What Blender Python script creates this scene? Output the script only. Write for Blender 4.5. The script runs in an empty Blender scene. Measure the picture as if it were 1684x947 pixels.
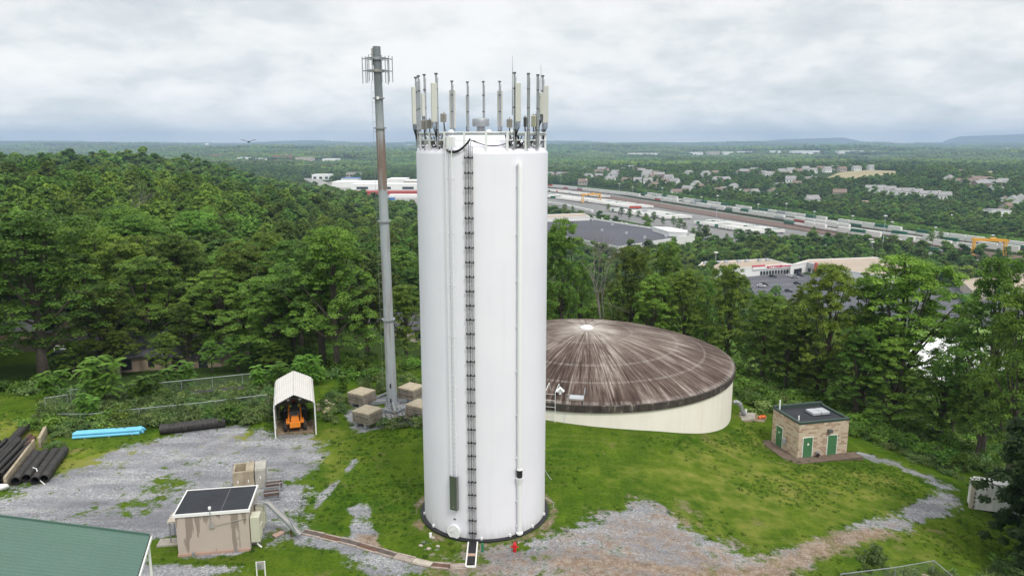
import bpy, math, random
import numpy as np
from mathutils import Vector, Matrix
random.seed(7); rng = np.random.default_rng(7)
S = bpy.context.scene
COL = S.collection
PI = math.pi
# ---------------------------------------------------------------- camera
CZ, FPX, PITCH = 26.0, 1222.0, math.radians(11.13)
cd = bpy.data.cameras.new('camera'); cam = bpy.data.objects.new('camera', cd); COL.objects.link(cam)
cd.sensor_width = 36.0; cd.lens = 36.0*FPX/1684.0; cd.clip_start = 0.5; cd.clip_end = 40000
cam.location = (0, 0, CZ); cam.rotation_euler = (PI/2-PITCH, 0, 0); S.camera = cam
# ---------------------------------------------------------------- sky and sun
SUN_EL, SUN_AZ = math.radians(52), math.radians(150)      # azimuth clockwise from +Y
w = bpy.data.worlds.new('World'); S.world = w; w.use_nodes = True
nt = w.node_tree; nt.nodes.clear(); L = nt.links
def nd(t, **k):
    n = nt.nodes.new(t)
    for a, b in k.items(): setattr(n, a, b)
    return n
def mth(op, a, b=None, c=None, clamp=False):
    n = nd('ShaderNodeMath', operation=op, use_clamp=clamp)
    for i, v in enumerate((a, b, c)):
        if v is None: continue
        if hasattr(v, 'links'): L.new(v, n.inputs[i])
        else: n.inputs[i].default_value = v
    return n.outputs[0]
out = nd('ShaderNodeOutputWorld'); bg = nd('ShaderNodeBackground'); bg.inputs[1].default_value = 0.1
sky = nd('ShaderNodeTexSky', sky_type='NISHITA'); sky.sun_disc = False
sky.sun_elevation = SUN_EL; sky.sun_rotation = SUN_AZ; sky.air_density = 1.0; sky.dust_density = 2.0
tc = nd('ShaderNodeTexCoord'); sp = nd('ShaderNodeSeparateXYZ'); L.new(tc.outputs['Generated'], sp.inputs[0])
zz = mth('MAXIMUM', sp.outputs[2], 0.0); den = mth('ADD', zz, 0.30)
cx_ = mth('DIVIDE', sp.outputs[0], den); cy_ = mth('DIVIDE', sp.outputs[1], den)
cmb = nd('ShaderNodeCombineXYZ'); L.new(cx_, cmb.inputs[0]); L.new(cy_, cmb.inputs[1])
def noise_w(scale, det, rough, off, dist=0.0):
    m = nd('ShaderNodeMapping'); m.inputs['Location'].default_value = off; L.new(cmb.outputs[0], m.inputs[0])
    m.inputs['Scale'].default_value = (1.0, 1.0, 1.0)
    n = nd('ShaderNodeTexNoise'); n.inputs['Scale'].default_value = scale; n.inputs['Detail'].default_value = det
    n.inputs['Roughness'].default_value = rough; n.inputs['Distortion'].default_value = dist
    L.new(m.outputs[0], n.inputs['Vector']); return n.outputs['Fac']
n1 = noise_w(1.1, 3, 0.5, (3.1, 1.7, 0)); n2 = noise_w(3.3, 9, 0.56, (0.4, 9.2, 0), 0.25); n3 = noise_w(7.5, 7, 0.55, (5.4, 2.2, 0), 0.15)
cl = mth('ADD', mth('ADD', mth('MULTIPLY', n1, 0.45), mth('MULTIPLY', n2, 0.40)), mth('MULTIPLY', n3, 0.17))
def ramp_w(fac, stops):
    r = nd('ShaderNodeValToRGB'); e = r.color_ramp.elements
    while len(e) > 1: e.remove(e[-1])
    e[0].position = stops[0][0]; e[0].color = (*stops[0][1], 1)
    for p, c in stops[1:]:
        x = e.new(p); x.color = (*c, 1)
    L.new(fac, r.inputs[0]); return r.outputs[0]
ccol = ramp_w(cl, [(0.37, (.52, .565, .585)), (0.43, (.60, .64, .655)), (0.485, (.69, .72, .73)), (0.53, (.79, .80, .80)), (0.60, (.88, .88, .87))])
elev = ramp_w(zz, [(0.0, (1.08, 1.08, 1.07)), (0.04, (1.02, 1.02, 1.02)), (0.10, (.98, .98, .98)), (0.22, (.92, .92, .92)), (0.36, (1.05, 1.04, 1.03)), (0.8, (1.6, 1.58, 1.55))])
vm = nd('ShaderNodeVectorMath', operation='MULTIPLY'); L.new(ccol, vm.inputs[0]); L.new(elev, vm.inputs[1])
vs = nd('ShaderNodeVectorMath', operation='SCALE'); L.new(vm.outputs[0], vs.inputs[0]); vs.inputs['Scale'].default_value = 10.0
mx = nd('ShaderNodeMixRGB'); mx.inputs[0].default_value = 0.93
L.new(sky.outputs[0], mx.inputs[1]); L.new(vs.outputs[0], mx.inputs[2])
L.new(mx.outputs[0], bg.inputs[0]); L.new(bg.outputs[0], out.inputs[0])
sl = bpy.data.lights.new('sun', 'SUN'); sl.energy = 1.5; sl.angle = math.radians(11); sl.color = (1, .96, .9)
sun = bpy.data.objects.new('sun', sl); COL.objects.link(sun)
sd = Vector((math.sin(SUN_AZ)*math.cos(SUN_EL), math.cos(SUN_AZ)*math.cos(SUN_EL), math.sin(SUN_EL)))
sun.rotation_euler = sd.to_track_quat('Z', 'Y').to_euler()
S.view_settings.view_transform = 'Standard'; S.view_settings.look = 'None'; S.view_settings.exposure = 0.32; S.view_settings.gamma = 1.0
S.render.engine = 'CYCLES'; cy = S.cycles
cy.max_bounces = 6; cy.diffuse_bounces = 4; cy.glossy_bounces = 2; cy.transmission_bounces = 3; cy.transparent_max_bounces = 6; cy.volume_bounces = 0
cy.use_denoising = True; cy.use_adaptive_sampling = True; cy.adaptive_threshold = 0.015
cy.caustics_reflective = False; cy.caustics_refractive = False

# ---------------------------------------------------------------- helpers: tagging and meshes
def tag(o, label=None, cat=None, group=None, kind=None):
    if label: o['label'] = label
    if cat: o['category'] = cat
    if group: o['group'] = group
    if kind: o['kind'] = kind
    return o
def thing(name, label, cat, loc=(0, 0, 0), rz=0.0, group=None):
    o = bpy.data.objects.new(name, None); COL.objects.link(o); o.empty_display_size = .3
    o.location = loc; o.rotation_euler = (0, 0, rz); return tag(o, label, cat, group)
def link(name, me, parent=None, loc=(0, 0, 0), rot=(0, 0, 0)):
    o = bpy.data.objects.new(name, me); COL.objects.link(o); o.location = loc; o.rotation_euler = rot
    if parent is not None: o.parent = parent
    return o
def copy_tree(o, parent=None):
    c = o.copy(); COL.objects.link(c); c.parent = parent
    for ch in [k for k in KIDS.get(o.name, o.children)]: copy_tree(ch, c)
    return c
KIDS = {}
class MB:
    """collects shapes, builds one mesh object"""
    def __init__(s): s.v = []; s.f = []
    def add(s, v, f):
        n = len(s.v); s.v += [tuple(p) for p in v]; s.f += [tuple(i+n for i in q) for q in f]; return s
    def box(s, c, d, rz=0.0, rx=0.0, ry=0.0, taper=1.0):
        M = Matrix.Rotation(rz, 3, 'Z') @ Matrix.Rotation(ry, 3, 'Y') @ Matrix.Rotation(rx, 3, 'X')
        v = []
        for z in (-.5, .5):
            t = taper if z > 0 else 1
            for x, y in ((-.5, -.5), (.5, -.5), (.5, .5), (-.5, .5)):
                v.append(M @ Vector((x*d[0]*t, y*d[1]*t, z*d[2])) + Vector(c))
        return s.add(v, [(3, 2, 1, 0), (4, 5, 6, 7), (0, 1, 5, 4), (1, 2, 6, 5), (2, 3, 7, 6), (3, 0, 4, 7)])
    def beam(s, p0, p1, w_, h_):
        p0 = Vector(p0); p1 = Vector(p1); d = p1-p0; l = d.length
        if l < 1e-6: return s
        q = d.to_track_quat('X', 'Z').to_matrix(); v = []
        for x in (0, l):
            for y, z in ((-.5, -.5), (.5, -.5), (.5, .5), (-.5, .5)): v.append(p0 + q @ Vector((x, y*w_, z*h_)))
        return s.add(v, [(0, 1, 2, 3), (7, 6, 5, 4), (0, 4, 5, 1), (1, 5, 6, 2), (2, 6, 7, 3), (3, 7, 4, 0)])
    def tube(s, pts, r, n=8, cap=True):
        pts = [Vector(p) for p in pts]; rs = r if isinstance(r, (list, tuple)) else [r]*len(pts)
        v = []; f = []
        up = Vector((0, 0, 1)); u = None
        for i, p in enumerate(pts):
            d = (pts[min(i+1, len(pts)-1)]-pts[max(i-1, 0)]).normalized()
            if u is None:
                u = d.cross(up) if abs(d.z) < .95 else d.cross(Vector((0, 1, 0)))
            u = (u - d*u.dot(d)).normalized(); w2 = d.cross(u)
            for k in range(n):
                a = 2*PI*k/n; v.append(p + (u*math.cos(a)+w2*math.sin(a))*rs[i])
        for i in range(len(pts)-1):
            for k in range(n):
                a, b = i*n+k, i*n+(k+1) % n; f.append((a, a+n, b+n, b))
        if cap: f.append(tuple(range(n))); f.append(tuple(reversed(range((len(pts)-1)*n, len(pts)*n))))
        return s.add(v, f)
    def lathe(s, prof, n=32, c=(0, 0, 0), a0=0.0, a1=2*PI):
        full = abs(a1-a0-2*PI) < 1e-6; m = n if full else n+1
        v = []; f = []
        for r, z in prof:
            for k in range(m):
                a = a0+(a1-a0)*k/n; v.append((c[0]+r*math.cos(a), c[1]+r*math.sin(a), c[2]+z))
        for i in range(len(prof)-1):
            for k in range(n):
                a, b = i*m+k, i*m+(k+1) % m; f.append((a, b, b+m, a+m))
        return s.add(v, f)
    def prism(s, poly, z0, z1):
        n = len(poly); v = [(x, y, z0) for x, y in poly]+[(x, y, z1) for x, y in poly]
        ar = sum(poly[i][0]*poly[(i+1) % n][1]-poly[(i+1) % n][0]*poly[i][1] for i in range(n))
        f = [tuple(reversed(range(n))), tuple(range(n, 2*n))]+[(i, (i+1) % n, (i+1) % n+n, i+n) for i in range(n)]
        if ar < 0: f = [tuple(reversed(q)) for q in f]
        return s.add(v, f)
    def extr(s, prof, y0, y1):
        """profile in x,z extruded along y"""
        n = len(prof); v = [(x, y0, z) for x, z in prof]+[(x, y1, z) for x, z in prof]
        f = [tuple(range(n)), tuple(reversed(range(n, 2*n)))]+[((i+1) % n, i, i+n, (i+1) % n+n) for i in range(n)]
        return s.add(v, f)
    def mesh(s, name, m, smooth=False):
        me = bpy.data.meshes.new(name); me.from_pydata(s.v, [], s.f)
        if m is not None: me.materials.append(m)
        if smooth:
            me.polygons.foreach_set('use_smooth', [True]*len(me.polygons))
            try: me.set_sharp_from_angle(angle=math.radians(40))
            except Exception: pass
        me.update(); return me
    def build(s, name, m, parent=None, smooth=False, loc=(0, 0, 0), rot=(0, 0, 0), bevel=0.0):
        o = link(name, s.mesh(name, m, smooth), parent, loc, rot)
        if bevel:
            b = o.modifiers.new('bevel', 'BEVEL'); b.width = bevel; b.segments = 1; b.limit_method = 'ANGLE'
        return o
def np_mesh(name, v, q, m, smooth=False, tint=None):
    """quads or triangles from arrays"""
    me = bpy.data.meshes.new(name); k = q.shape[1]
    me.vertices.add(len(v)); me.vertices.foreach_set('co', v.astype(np.float32).ravel())
    me.loops.add(q.size); me.loops.foreach_set('vertex_index', q.astype(np.int32).ravel())
    me.polygons.add(len(q)); me.polygons.foreach_set('loop_start', np.arange(0, q.size, k, dtype=np.int32))
    if smooth: me.polygons.foreach_set('use_smooth', np.ones(len(q), dtype=bool))
    if m is not None: me.materials.append(m)
    if tint is not None:
        a = me.attributes.new('tint', 'FLOAT', 'POINT'); a.data.foreach_set('value', tint.astype(np.float32))
    me.update(calc_edges=True); me.validate(); return me

# ---------------------------------------------------------------- helpers: materials
class G:
    def __init__(s, name):
        s.m = bpy.data.materials.new(name); s.m.use_nodes = True; s.t = s.m.node_tree; s.t.nodes.clear()
        s.out = s.n('ShaderNodeOutputMaterial'); s.tc = s.n('ShaderNodeTexCoord')
    def n(s, t, **k):
        x = s.t.nodes.new(t)
        for a, b in k.items(): setattr(x, a, b)
        return x
    def put(s, sock, v):
        if hasattr(v, 'links'): s.t.links.new(v, sock)
        elif isinstance(v, (tuple, list)) and len(v) == 3 and sock.type == 'RGBA': sock.default_value = (*v, 1)
        else: sock.default_value = v
    def vec(s, kind='Object', scale=(1, 1, 1), rot=(0, 0, 0)):
        if kind == 'World': src = s.n('ShaderNodeNewGeometry').outputs['Position']
        else: src = s.tc.outputs[kind]
        m = s.n('ShaderNodeMapping'); m.inputs['Scale'].default_value = scale; m.inputs['Rotation'].default_value = rot
        s.t.links.new(src, m.inputs[0]); return m.outputs[0]
    def noise(s, v, scale, det=4, rough=.55, dist=0.0, color=False):
        x = s.n('ShaderNodeTexNoise'); s.put(x.inputs['Vector'], v); x.inputs['Scale'].default_value = scale
        x.inputs['Detail'].default_value = det; x.inputs['Roughness'].default_value = rough; x.inputs['Distortion'].default_value = dist
        return x.outputs['Color' if color else 'Fac']
    def voro(s, v, scale, feat='F1', o='Distance', rand=1.0):
        x = s.n('ShaderNodeTexVoronoi', feature=feat); s.put(x.inputs['Vector'], v); x.inputs['Scale'].default_value = scale
        x.inputs['Randomness'].default_value = rand; return x.outputs[o]
    def ramp(s, f, stops, interp='LINEAR'):
        r = s.n('ShaderNodeValToRGB'); r.color_ramp.interpolation = interp; e = r.color_ramp.elements
        while len(e) > 1: e.remove(e[-1])
        for i, (p, c) in enumerate(stops):
            c = (c, c, c) if not isinstance(c, (tuple, list)) else c
            x = e[0] if i == 0 else e.new(p)
            x.position = p; x.color = (*c, 1)
        s.put(r.inputs[0], f); return r.outputs[0]
    def mix(s, f, a, b, mode='MIX'):
        x = s.n('ShaderNodeMixRGB', blend_type=mode); s.put(x.inputs[0], f); s.put(x.inputs[1], a); s.put(x.inputs[2], b); return x.outputs[0]
    def math(s, op, a, b=None, c=None, clamp=False):
        x = s.n('ShaderNodeMath', operation=op, use_clamp=clamp)
        for i, v in enumerate((a, b, c)):
            if v is not None: s.put(x.inputs[i], v)
        return x.outputs[0]
    def attr(s, name, o='Fac'):
        x = s.n('ShaderNodeAttribute', attribute_name=name); return x.outputs[o]
    def bump(s, h, dist=.02, strength=1.0, normal=None):
        x = s.n('ShaderNodeBump'); x.inputs['Distance'].default_value = dist; x.inputs['Strength'].default_value = strength
        s.put(x.inputs['Height'], h)
        if normal is not None: s.put(x.inputs['Normal'], normal)
        return x.outputs[0]
    def bsdf(s, color, rough=.7, metal=0.0, bump=None, spec=.5, alpha=None):
        p = s.n('ShaderNodeBsdfPrincipled'); s.put(p.inputs['Base Color'], color); s.put(p.inputs['Roughness'], rough)
        s.put(p.inputs['Metallic'], metal); p.inputs['Specular IOR Level'].default_value = spec
        if bump is not None: s.put(p.inputs['Normal'], bump)
        s.t.links.new(p.outputs[0], s.out.inputs[0]); s.p = p; return s.m
def plain(name, c, rough=.6, var=.12, scale=1.5, metal=0.0, bumpd=0.0, spec=.4, dirt=None, dirt_amt=.35):
    g = G(name); v = g.vec('Object')
    n = g.noise(v, scale, 6, .6); col = g.mix(g.ramp(n, [(.3, 0.0), (.7, 1.0)]), tuple(x*(1-var) for x in c), tuple(min(1, x*(1+var)) for x in c))
    if dirt:
        v2 = g.vec('Object', (1, 1, .25)); d = g.noise(v2, scale*1.7, 8, .65)
        col = g.mix(g.math('MULTIPLY', g.ramp(d, [(.48, 0.0), (.68, 1.0)]), dirt_amt), col, dirt)
    b = g.bump(g.noise(v, scale*12, 5, .6), bumpd) if bumpd else None
    return g.bsdf(col, rough, metal, b, spec)
M = {}
M['white_paint'] = plain('white_paint', (.82, .83, .84), .4, .015, .3, bumpd=0)
M['galv'] = plain('galvanised_steel', (.36, .38, .40), .5, .12, 2.0, metal=.5)
M['steel_dark'] = plain('dark_steel', (.12, .12, .125), .5, .2, 2)
M['black'] = plain('black_rubber', (.02, .02, .022), .6, .2, 2)
M['black_pipe'] = plain('black_corrugated_plastic', (.025, .023, .023), .55, .3, 3, bumpd=0, dirt=(.10, .085, .07), dirt_amt=.5)
M['cream'] = plain('cream_antenna', (.60, .60, .555), .5, .03, 1)
M['greybox'] = plain('grey_radio_box', (.38, .36, .34), .5, .1, 3)
M['concrete'] = plain('concrete', (.36, .33, .29), .9, .15, 1.2, bumpd=.01, dirt=(.14, .12, .10), dirt_amt=.5)
M['concrete_pale'] = plain('pale_concrete', (.50, .45, .38), .9, .12, 1.2, bumpd=.01, dirt=(.25, .21, .16), dirt_amt=.5)
M['wood'] = plain('weathered_wood', (.30, .25, .19), .85, .25, 3, bumpd=.01)
M['wood_dark'] = plain('dark_wood', (.10, .08, .07), .85, .3, 3, bumpd=.01)
M['rust'] = plain('rusty_iron', (.13, .07, .05), .85, .35, 2.5)
M['green_paint'] = plain('green_door_paint', (.07, .20, .09), .45, .08, 1)
M['green_trim'] = plain('green_trim', (.045, .07, .06), .5, .1, 1)
M['red_paint'] = plain('red_hydrant_paint', (.55, .02, .03), .4, .05, 1)
M['green_post'] = plain('green_marker', (.01, .20, .10), .5, .05, 1)
M['orange'] = plain('orange_machine_paint', (.80, .25, .02), .4, .1, 2, dirt=(.25, .12, .05), dirt_amt=.3)
M['tyre'] = plain('tyre_rubber', (.03, .03, .03), .8, .2, 4)
M['glass'] = plain('dark_glass', (.03, .035, .04), .1, .05, 1)
M['blue'] = plain('blue_pvc', (.17, .52, .72), .4, .06, 1)
M['blue_dark'] = plain('blue_plastic', (.03, .15, .55), .4, .06, 1)
M['cabinet'] = plain('cream_cabinet', (.55, .54, .43), .5, .04, 1)
M['tarroof'] = plain('dark_roofing', (.028, .031, .038), .85, .25, .8, bumpd=.005)
M['bark'] = plain('bark', (.085, .07, .055), .95, .3, 2.5, bumpd=.03)
M['deadwood'] = plain('grey_dead_wood', (.20, .18, .16), .95, .2, 2.5)
M['asphalt'] = plain('asphalt', (.10, .10, .115), .9, .15, .05)
M['yardpave'] = plain('pale_yard_paving', (.21, .205, .20), .9, .15, .02)
M['road'] = plain('pale_road', (.30, .29, .27), .9, .1, .03)
M['rail_bed'] = plain('rail_ballast', (.15, .10, .08), .95, .2, .2)
M['line'] = plain('road_paint', (.7, .7, .68), .7, .03, 1)
M['whitewall'] = plain('white_wall', (.84, .84, .82), .7, .04, .1)
M['tanroof'] = plain('tan_roof', (.42, .34, .27), .9, .08, .05)
M['greyroof'] = plain('grey_shingle_roof', (.30, .29, .29), .9, .15, .3)
M['brownroof'] = plain('brown_shingle_roof', (.22, .16, .13), .9, .15, .3)
M['redwall'] = plain('red_wall', (.40, .06, .05), .7, .06, .1)
M['brickred'] = plain('red_brick_wall', (.36, .16, .11), .8, .1, .1)
M['pinkpost'] = plain('pink_wood', (.45, .30, .24), .8, .1, 2)
M['timberpale'] = plain('pale_timber', (.42, .35, .25), .85, .15, 2, dirt=(.2, .16, .11), dirt_amt=.5)
M['yellow'] = plain('yellow_crane_paint', (.75, .38, .03), .5, .05, .1)
M['cgreen'] = plain('green_container', (.015, .13, .07), .5, .15, .1)
M['cred'] = plain('red_container', (.5, .07, .04), .5, .1, .1)
M['cwhite'] = plain('white_container', (.78, .77, .74), .5, .05, .1)
M['cgrey'] = plain('grey_container', (.45, .47, .50), .5, .1, .1)
M['cblue'] = plain('blue_container', (.05, .15, .4), .5, .1, .1)
M['carwhite'] = plain('white_car_paint', (.75, .76, .78), .25, .02, 1)
M['cardark'] = plain('dark_car_paint', (.03, .035, .045), .25, .02, 1)
M['carsilver'] = plain('silver_car_paint', (.4, .41, .43), .3, .02, 1, metal=.4)
M['feather'] = plain('dark_feathers', (.012, .011, .010), .8, .1, 3)
M['fieldgrass'] = plain('straw_field', (.33, .28, .16), .95, .18, .02)
M['meadow'] = plain('mown_meadow', (.15, .24, .045), .95, .18, .05)
M['signred'] = plain('red_sign_paint', (.62, .04, .08), .5, .02, 1)
M['orangecrate'] = plain('orange_plastic', (.75, .16, .05), .5, .1, 2)
M['tan'] = plain('tan_house_wall', (.36, .28, .21), .8, .08, 1)

def leaf_mat(name, dark, light, hue=.03):
    g = G(name); t = g.attr('tint')
    oi = g.n('ShaderNodeObjectInfo').outputs['Random']
    c = g.ramp(t, [(0.0, dark), (.55, tuple((a+b)/2 for a, b in zip(dark, light))), (1.0, light)])
    pn = g.noise(g.vec('World'), .011, 3, .6); c = g.mix(1.0, c, g.ramp(pn, [(.32, (.68, .78, .85)), (.5, (1, 1, 1)), (.68, (1.25, 1.12, .8))]), 'MULTIPLY')
    hs = g.n('ShaderNodeHueSaturation'); g.put(hs.inputs['Color'], c)
    g.put(hs.inputs['Hue'], g.math('MULTIPLY_ADD', oi, hue*1.4, .5-hue*.15)); g.put(hs.inputs['Value'], g.math('MULTIPLY_ADD', g.math('FRACT', g.math('MULTIPLY', oi, 7.31)), .85, .56))
    hs.inputs['Saturation'].default_value = 1.0
    p = g.n('ShaderNodeBsdfPrincipled'); g.put(p.inputs['Base Color'], hs.outputs[0]); p.inputs['Roughness'].default_value = .6; p.inputs['Specular IOR Level'].default_value = .25
    tr = g.n('ShaderNodeBsdfTranslucent'); g.put(tr.inputs[0], g.mix(1.0, hs.outputs[0], (1.0, 1.15, .5), 'MULTIPLY'))
    ms = g.n('ShaderNodeMixShader'); ms.inputs[0].default_value = .38
    g.t.links.new(p.outputs[0], ms.inputs[1]); g.t.links.new(tr.outputs[0], ms.inputs[2]); g.t.links.new(ms.outputs[0], g.out.inputs[0])
    return g.m
M['leaf'] = leaf_mat('oak_leaves', (.066, .118, .017), (.255, .355, .058), .03)
M['leaf_far'] = leaf_mat('far_leaves', (.068, .120, .017), (.25, .345, .05), .035)
M['leaf_light'] = leaf_mat('sumac_leaves', (.09, .19, .025), (.22, .36, .06), .01)
M['leaf_pine'] = leaf_mat('conifer_needles', (.015, .04, .018), (.06, .12, .04), .01)
M['weed'] = leaf_mat('weed_leaves', (.085, .135, .03), (.29, .34, .12), .04)
M['grassblade'] = leaf_mat('grass_blades', (.05, .105, .01), (.14, .21, .03), .03)
M['leaf_hedge'] = leaf_mat('hedge_leaves', (.10, .19, .02), (.22, .36, .06), .02)
M['leaf_dark'] = leaf_mat('dark_leaves', (.030, .062, .016), (.09, .15, .04), .01)

# ---------------------------------------------------------------- terrain height
def ray(px, py):
    a = (px-842)/FPX; b = (473.5-py)/FPX; c, s = math.cos(PITCH), math.sin(PITCH)
    return np.array([a, c+b*s, -s+b*c])
def atz(px, py, z): r = ray(px, py); return Vector(r*((z-CZ)/r[2]))+Vector((0, 0, CZ))
def atY(px, py, Y): r = ray(px, py); return Vector(r*(Y/r[1]))+Vector((0, 0, CZ))
V0 = -65.0
CP = [(-10, 30, 0), (0, 30, 0), (8, 40, 0), (-2, 45, 0), (-2, 54, 0), (-8, 49, 0), (5, 50, 0), (-20, 45, 0), (-20, 62, 0), (-40, 45, 0), (-40, 60, 0), (-60, 60, 0), (-62, 40, 0),
      (-12, 71, 0), (-30, 70, 0), (-45, 72, 0), (-60, 80, -1.2), (-30, 30, 0), (0, 10, 0), (-40, 0, 0), (30, 0, -2), (0, -80, 0), (-200, -80, -5), (200, -80, -15), (-150, 30, -6), (-90, 60, -3),
      (3.2, 65.6, .46), (7.3, 64.8, .17), (13.8, 65.7, -.67), (18.1, 68, -1.86), (20.7, 70.4, -2.57), (22.8, 73.5, -3.08), (8, 95, -1.5), (-5, 80, .2), (-8, 88, -.5), (-1, 66, .4),
      (27.5, 67.2, -4), (32.8, 68.5, -4.15), (26.5, 71.5, -4.05), (24.5, 69, -3.9), (31.5, 73, -4.3), (10, 50, -.6), (16, 55, -1.6), (22, 52, -2.3), (24, 60, -3.1), (12, 42, -.7), (22, 44, -1.9), (29.6, 47.5, -3.0),
      (36, 56, -4.6), (39, 59, -5), (37, 49, -4.8), (42, 70, -6), (50, 74, -7.6), (60, 60, -9), (44, 97, -8.5), (36, 108, -9), (25, 100, -5), (38, 80, -6), (31, 88, -5), (55, 40, -8), (70, 30, -12),
      (-43, 98, -4), (-51, 95, -4), (-72, 107, -4.5), (-60, 86, -2), (-20, 85, -.5), (-22, 100, -4), (-10, 110, -6), (-75, 130, -8), (-35, 125, -7), (-100, 150, -9),
      (5, 120, -12), (20, 140, -25), (50, 130, -24), (70, 110, -26), (90, 90, -28), (130, 60, -45), (0, 180, -28), (40, 200, -50), (100, 170, -58), (160, 110, -62),
      (-60, 180, -15), (-150, 200, -10), (-120, 260, -13), (-200, 340, -8), (-260, 330, -6), (-120, 330, -20), (-60, 280, -27), (-30, 350, -33), (10, 260, -48),
      (-350, 600, -16), (-250, 600, -26), (-150, 500, -28), (-60, 500, -45), (-300, 450, -13), (-500, 700, -5), (-430, 740, -5), (-345, 770, -7), (-230, 800, -40), (-190, 900, -54), (-300, 950, -42), (-120, 750, -56), (-260, 1100, -62), (-420, 900, -22),
      (-650, 750, -12), (-900, 700, -18), (-700, 1300, -25), (-480, 1250, -48), (-600, 300, -8), (-400, 150, -8),
      (80, 290, -72), (200, 290, -74), (300, 200, -74), (0, 450, -66), (120, 450, -74), (300, 450, -74), (600, 450, -74), (60, 700, -72), (300, 700, -74), (600, 700, -72), (1000, 500, -72), (-100, 1000, -70), (-200, 1200, -72), (-330, 1400, -72), (100, 1000, -74), (400, 1000, -72),
      (-500, 1900, -70), (0, 1500, -72), (-150, 1700, -72), (200, 1450, -72), (600, 1250, -52), (720, 1560, -42), (850, 1500, -40), (1000, 1200, -52), (300, 1700, -56), (0, 2100, -62), (500, 2000, -50), (900, 2100, -48), (1400, 1600, -48), (-600, 2600, -62), (0, 2800, -60), (900, 2800, -58), (2000, 2600, -55), (-1500, 2000, -40), (-2200, 800, -40), (2400, 800, -60), (-1200, 900, -20), (1500, 300, -65), (800, 0, -50), (-1200, -50, -20)]
CPa = np.array(CP, float)
def warp(p): return np.arcsinh(p/60.0)
def tps(d2): return np.where(d2 > 1e-12, d2*np.log(d2+1e-12), 0.0)
_w = warp(CPa[:, :2]); _n = len(CPa)
_A = np.zeros((_n+3, _n+3)); _d2 = ((_w[:, None]-_w[None])**2).sum(-1)
_A[:_n, :_n] = tps(_d2)+np.eye(_n)*2e-3; _A[:_n, _n] = 1; _A[:_n, _n+1:] = _w; _A[_n, :_n] = 1; _A[_n+1:, :_n] = _w.T
_c = np.linalg.solve(_A, np.concatenate([CPa[:, 2], np.zeros(3)]))
def T(x, y):
    x = np.atleast_1d(np.asarray(x, float)); y = np.atleast_1d(np.asarray(y, float)); sh = x.shape
    x = x.ravel(); y = y.ravel(); z = np.empty(len(x))
    for i in range(0, len(x), 40000):
        a = warp(np.stack([x[i:i+40000], y[i:i+40000]], 1)); d2 = ((a[:, None]-_w[None])**2).sum(-1)
        z[i:i+40000] = tps(d2) @ _c[:_n]+_c[_n]+a @ _c[_n+1:]
    z = np.clip(z, -65, 12); D = np.hypot(x, y)
    h = 12*np.sin(x/830+.6)*np.sin(y/1150+1.1)+9*np.sin((x+y)/610+2)+6*np.sin((x*.7-y)/370)
    h = np.clip(h+6, 0, 40)
    far = -65+h*.9*(.8+D/8000)+12*np.clip((D-9000)/6000, 0, 1)
    k = np.clip((D-2000)/1200, 0, 1); k = k*k*(3-2*k)
    return (z*(1-k)+far*k).reshape(sh)
def Tz(x, y): return float(T(x, y)[0])
def at(px, py, dz=0.0):
    r = ray(px, py); ts = 15*np.exp(np.linspace(0, 7.1, 900)); P = r[None]*ts[:, None]; g = T(P[:, 0], P[:, 1])+dz
    k = np.nonzero(CZ+P[:, 2] < g)[0]
    if len(k) == 0: return Vector(r*17000)+Vector((0, 0, CZ))
    lo, hi = ts[max(k[0]-1, 0)], ts[k[0]]
    for _ in range(22):
        m_ = (lo+hi)/2; p = r*m_
        if CZ+p[2] < Tz(p[0], p[1])+dz: hi = m_
        else: lo = m_
    p = r*hi; return Vector((p[0], p[1], CZ+p[2]))
def gnd(x, y, dz=0.0): return Vector((x, y, Tz(x, y)+dz))
# polygon tools in world space
def poly_sd(x, y, poly):
    """signed distance, positive inside"""
    P = np.array([(p[0], p[1]) for p in poly]); n = len(P); d = np.full(x.shape, 1e9); ins = np.zeros(x.shape, bool)
    for i in range(n):
        a, b = P[i], P[(i+1) % n]; e = b-a; t = np.clip(((x-a[0])*e[0]+(y-a[1])*e[1])/max(e@e, 1e-9), 0, 1)
        d = np.minimum(d, np.hypot(x-a[0]-t*e[0], y-a[1]-t*e[1]))
        c = ((a[1] > y) != (b[1] > y)) & (x < (b[0]-a[0])*(y-a[1])/((b[1]-a[1]) if b[1] != a[1] else 1e-9)+a[0]); ins ^= c
    return np.where(ins, d, -d)
def line_sd(x, y, pts, w_):
    P = np.array([(p[0], p[1]) for p in pts]); d = np.full(x.shape, 1e9)
    for i in range(len(P)-1):
        a, b = P[i], P[i+1]; e = b-a; t = np.clip(((x-a[0])*e[0]+(y-a[1])*e[1])/max(e@e, 1e-9), 0, 1)
        d = np.minimum(d, np.hypot(x-a[0]-t*e[0], y-a[1]-t*e[1]))
    return w_/2-d
def G_(pts): return [at(*p) for p in pts]
def sst(a, lo, hi): t = np.clip((a-lo)/(hi-lo), 0, 1); return t*t*(3-2*t)

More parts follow.
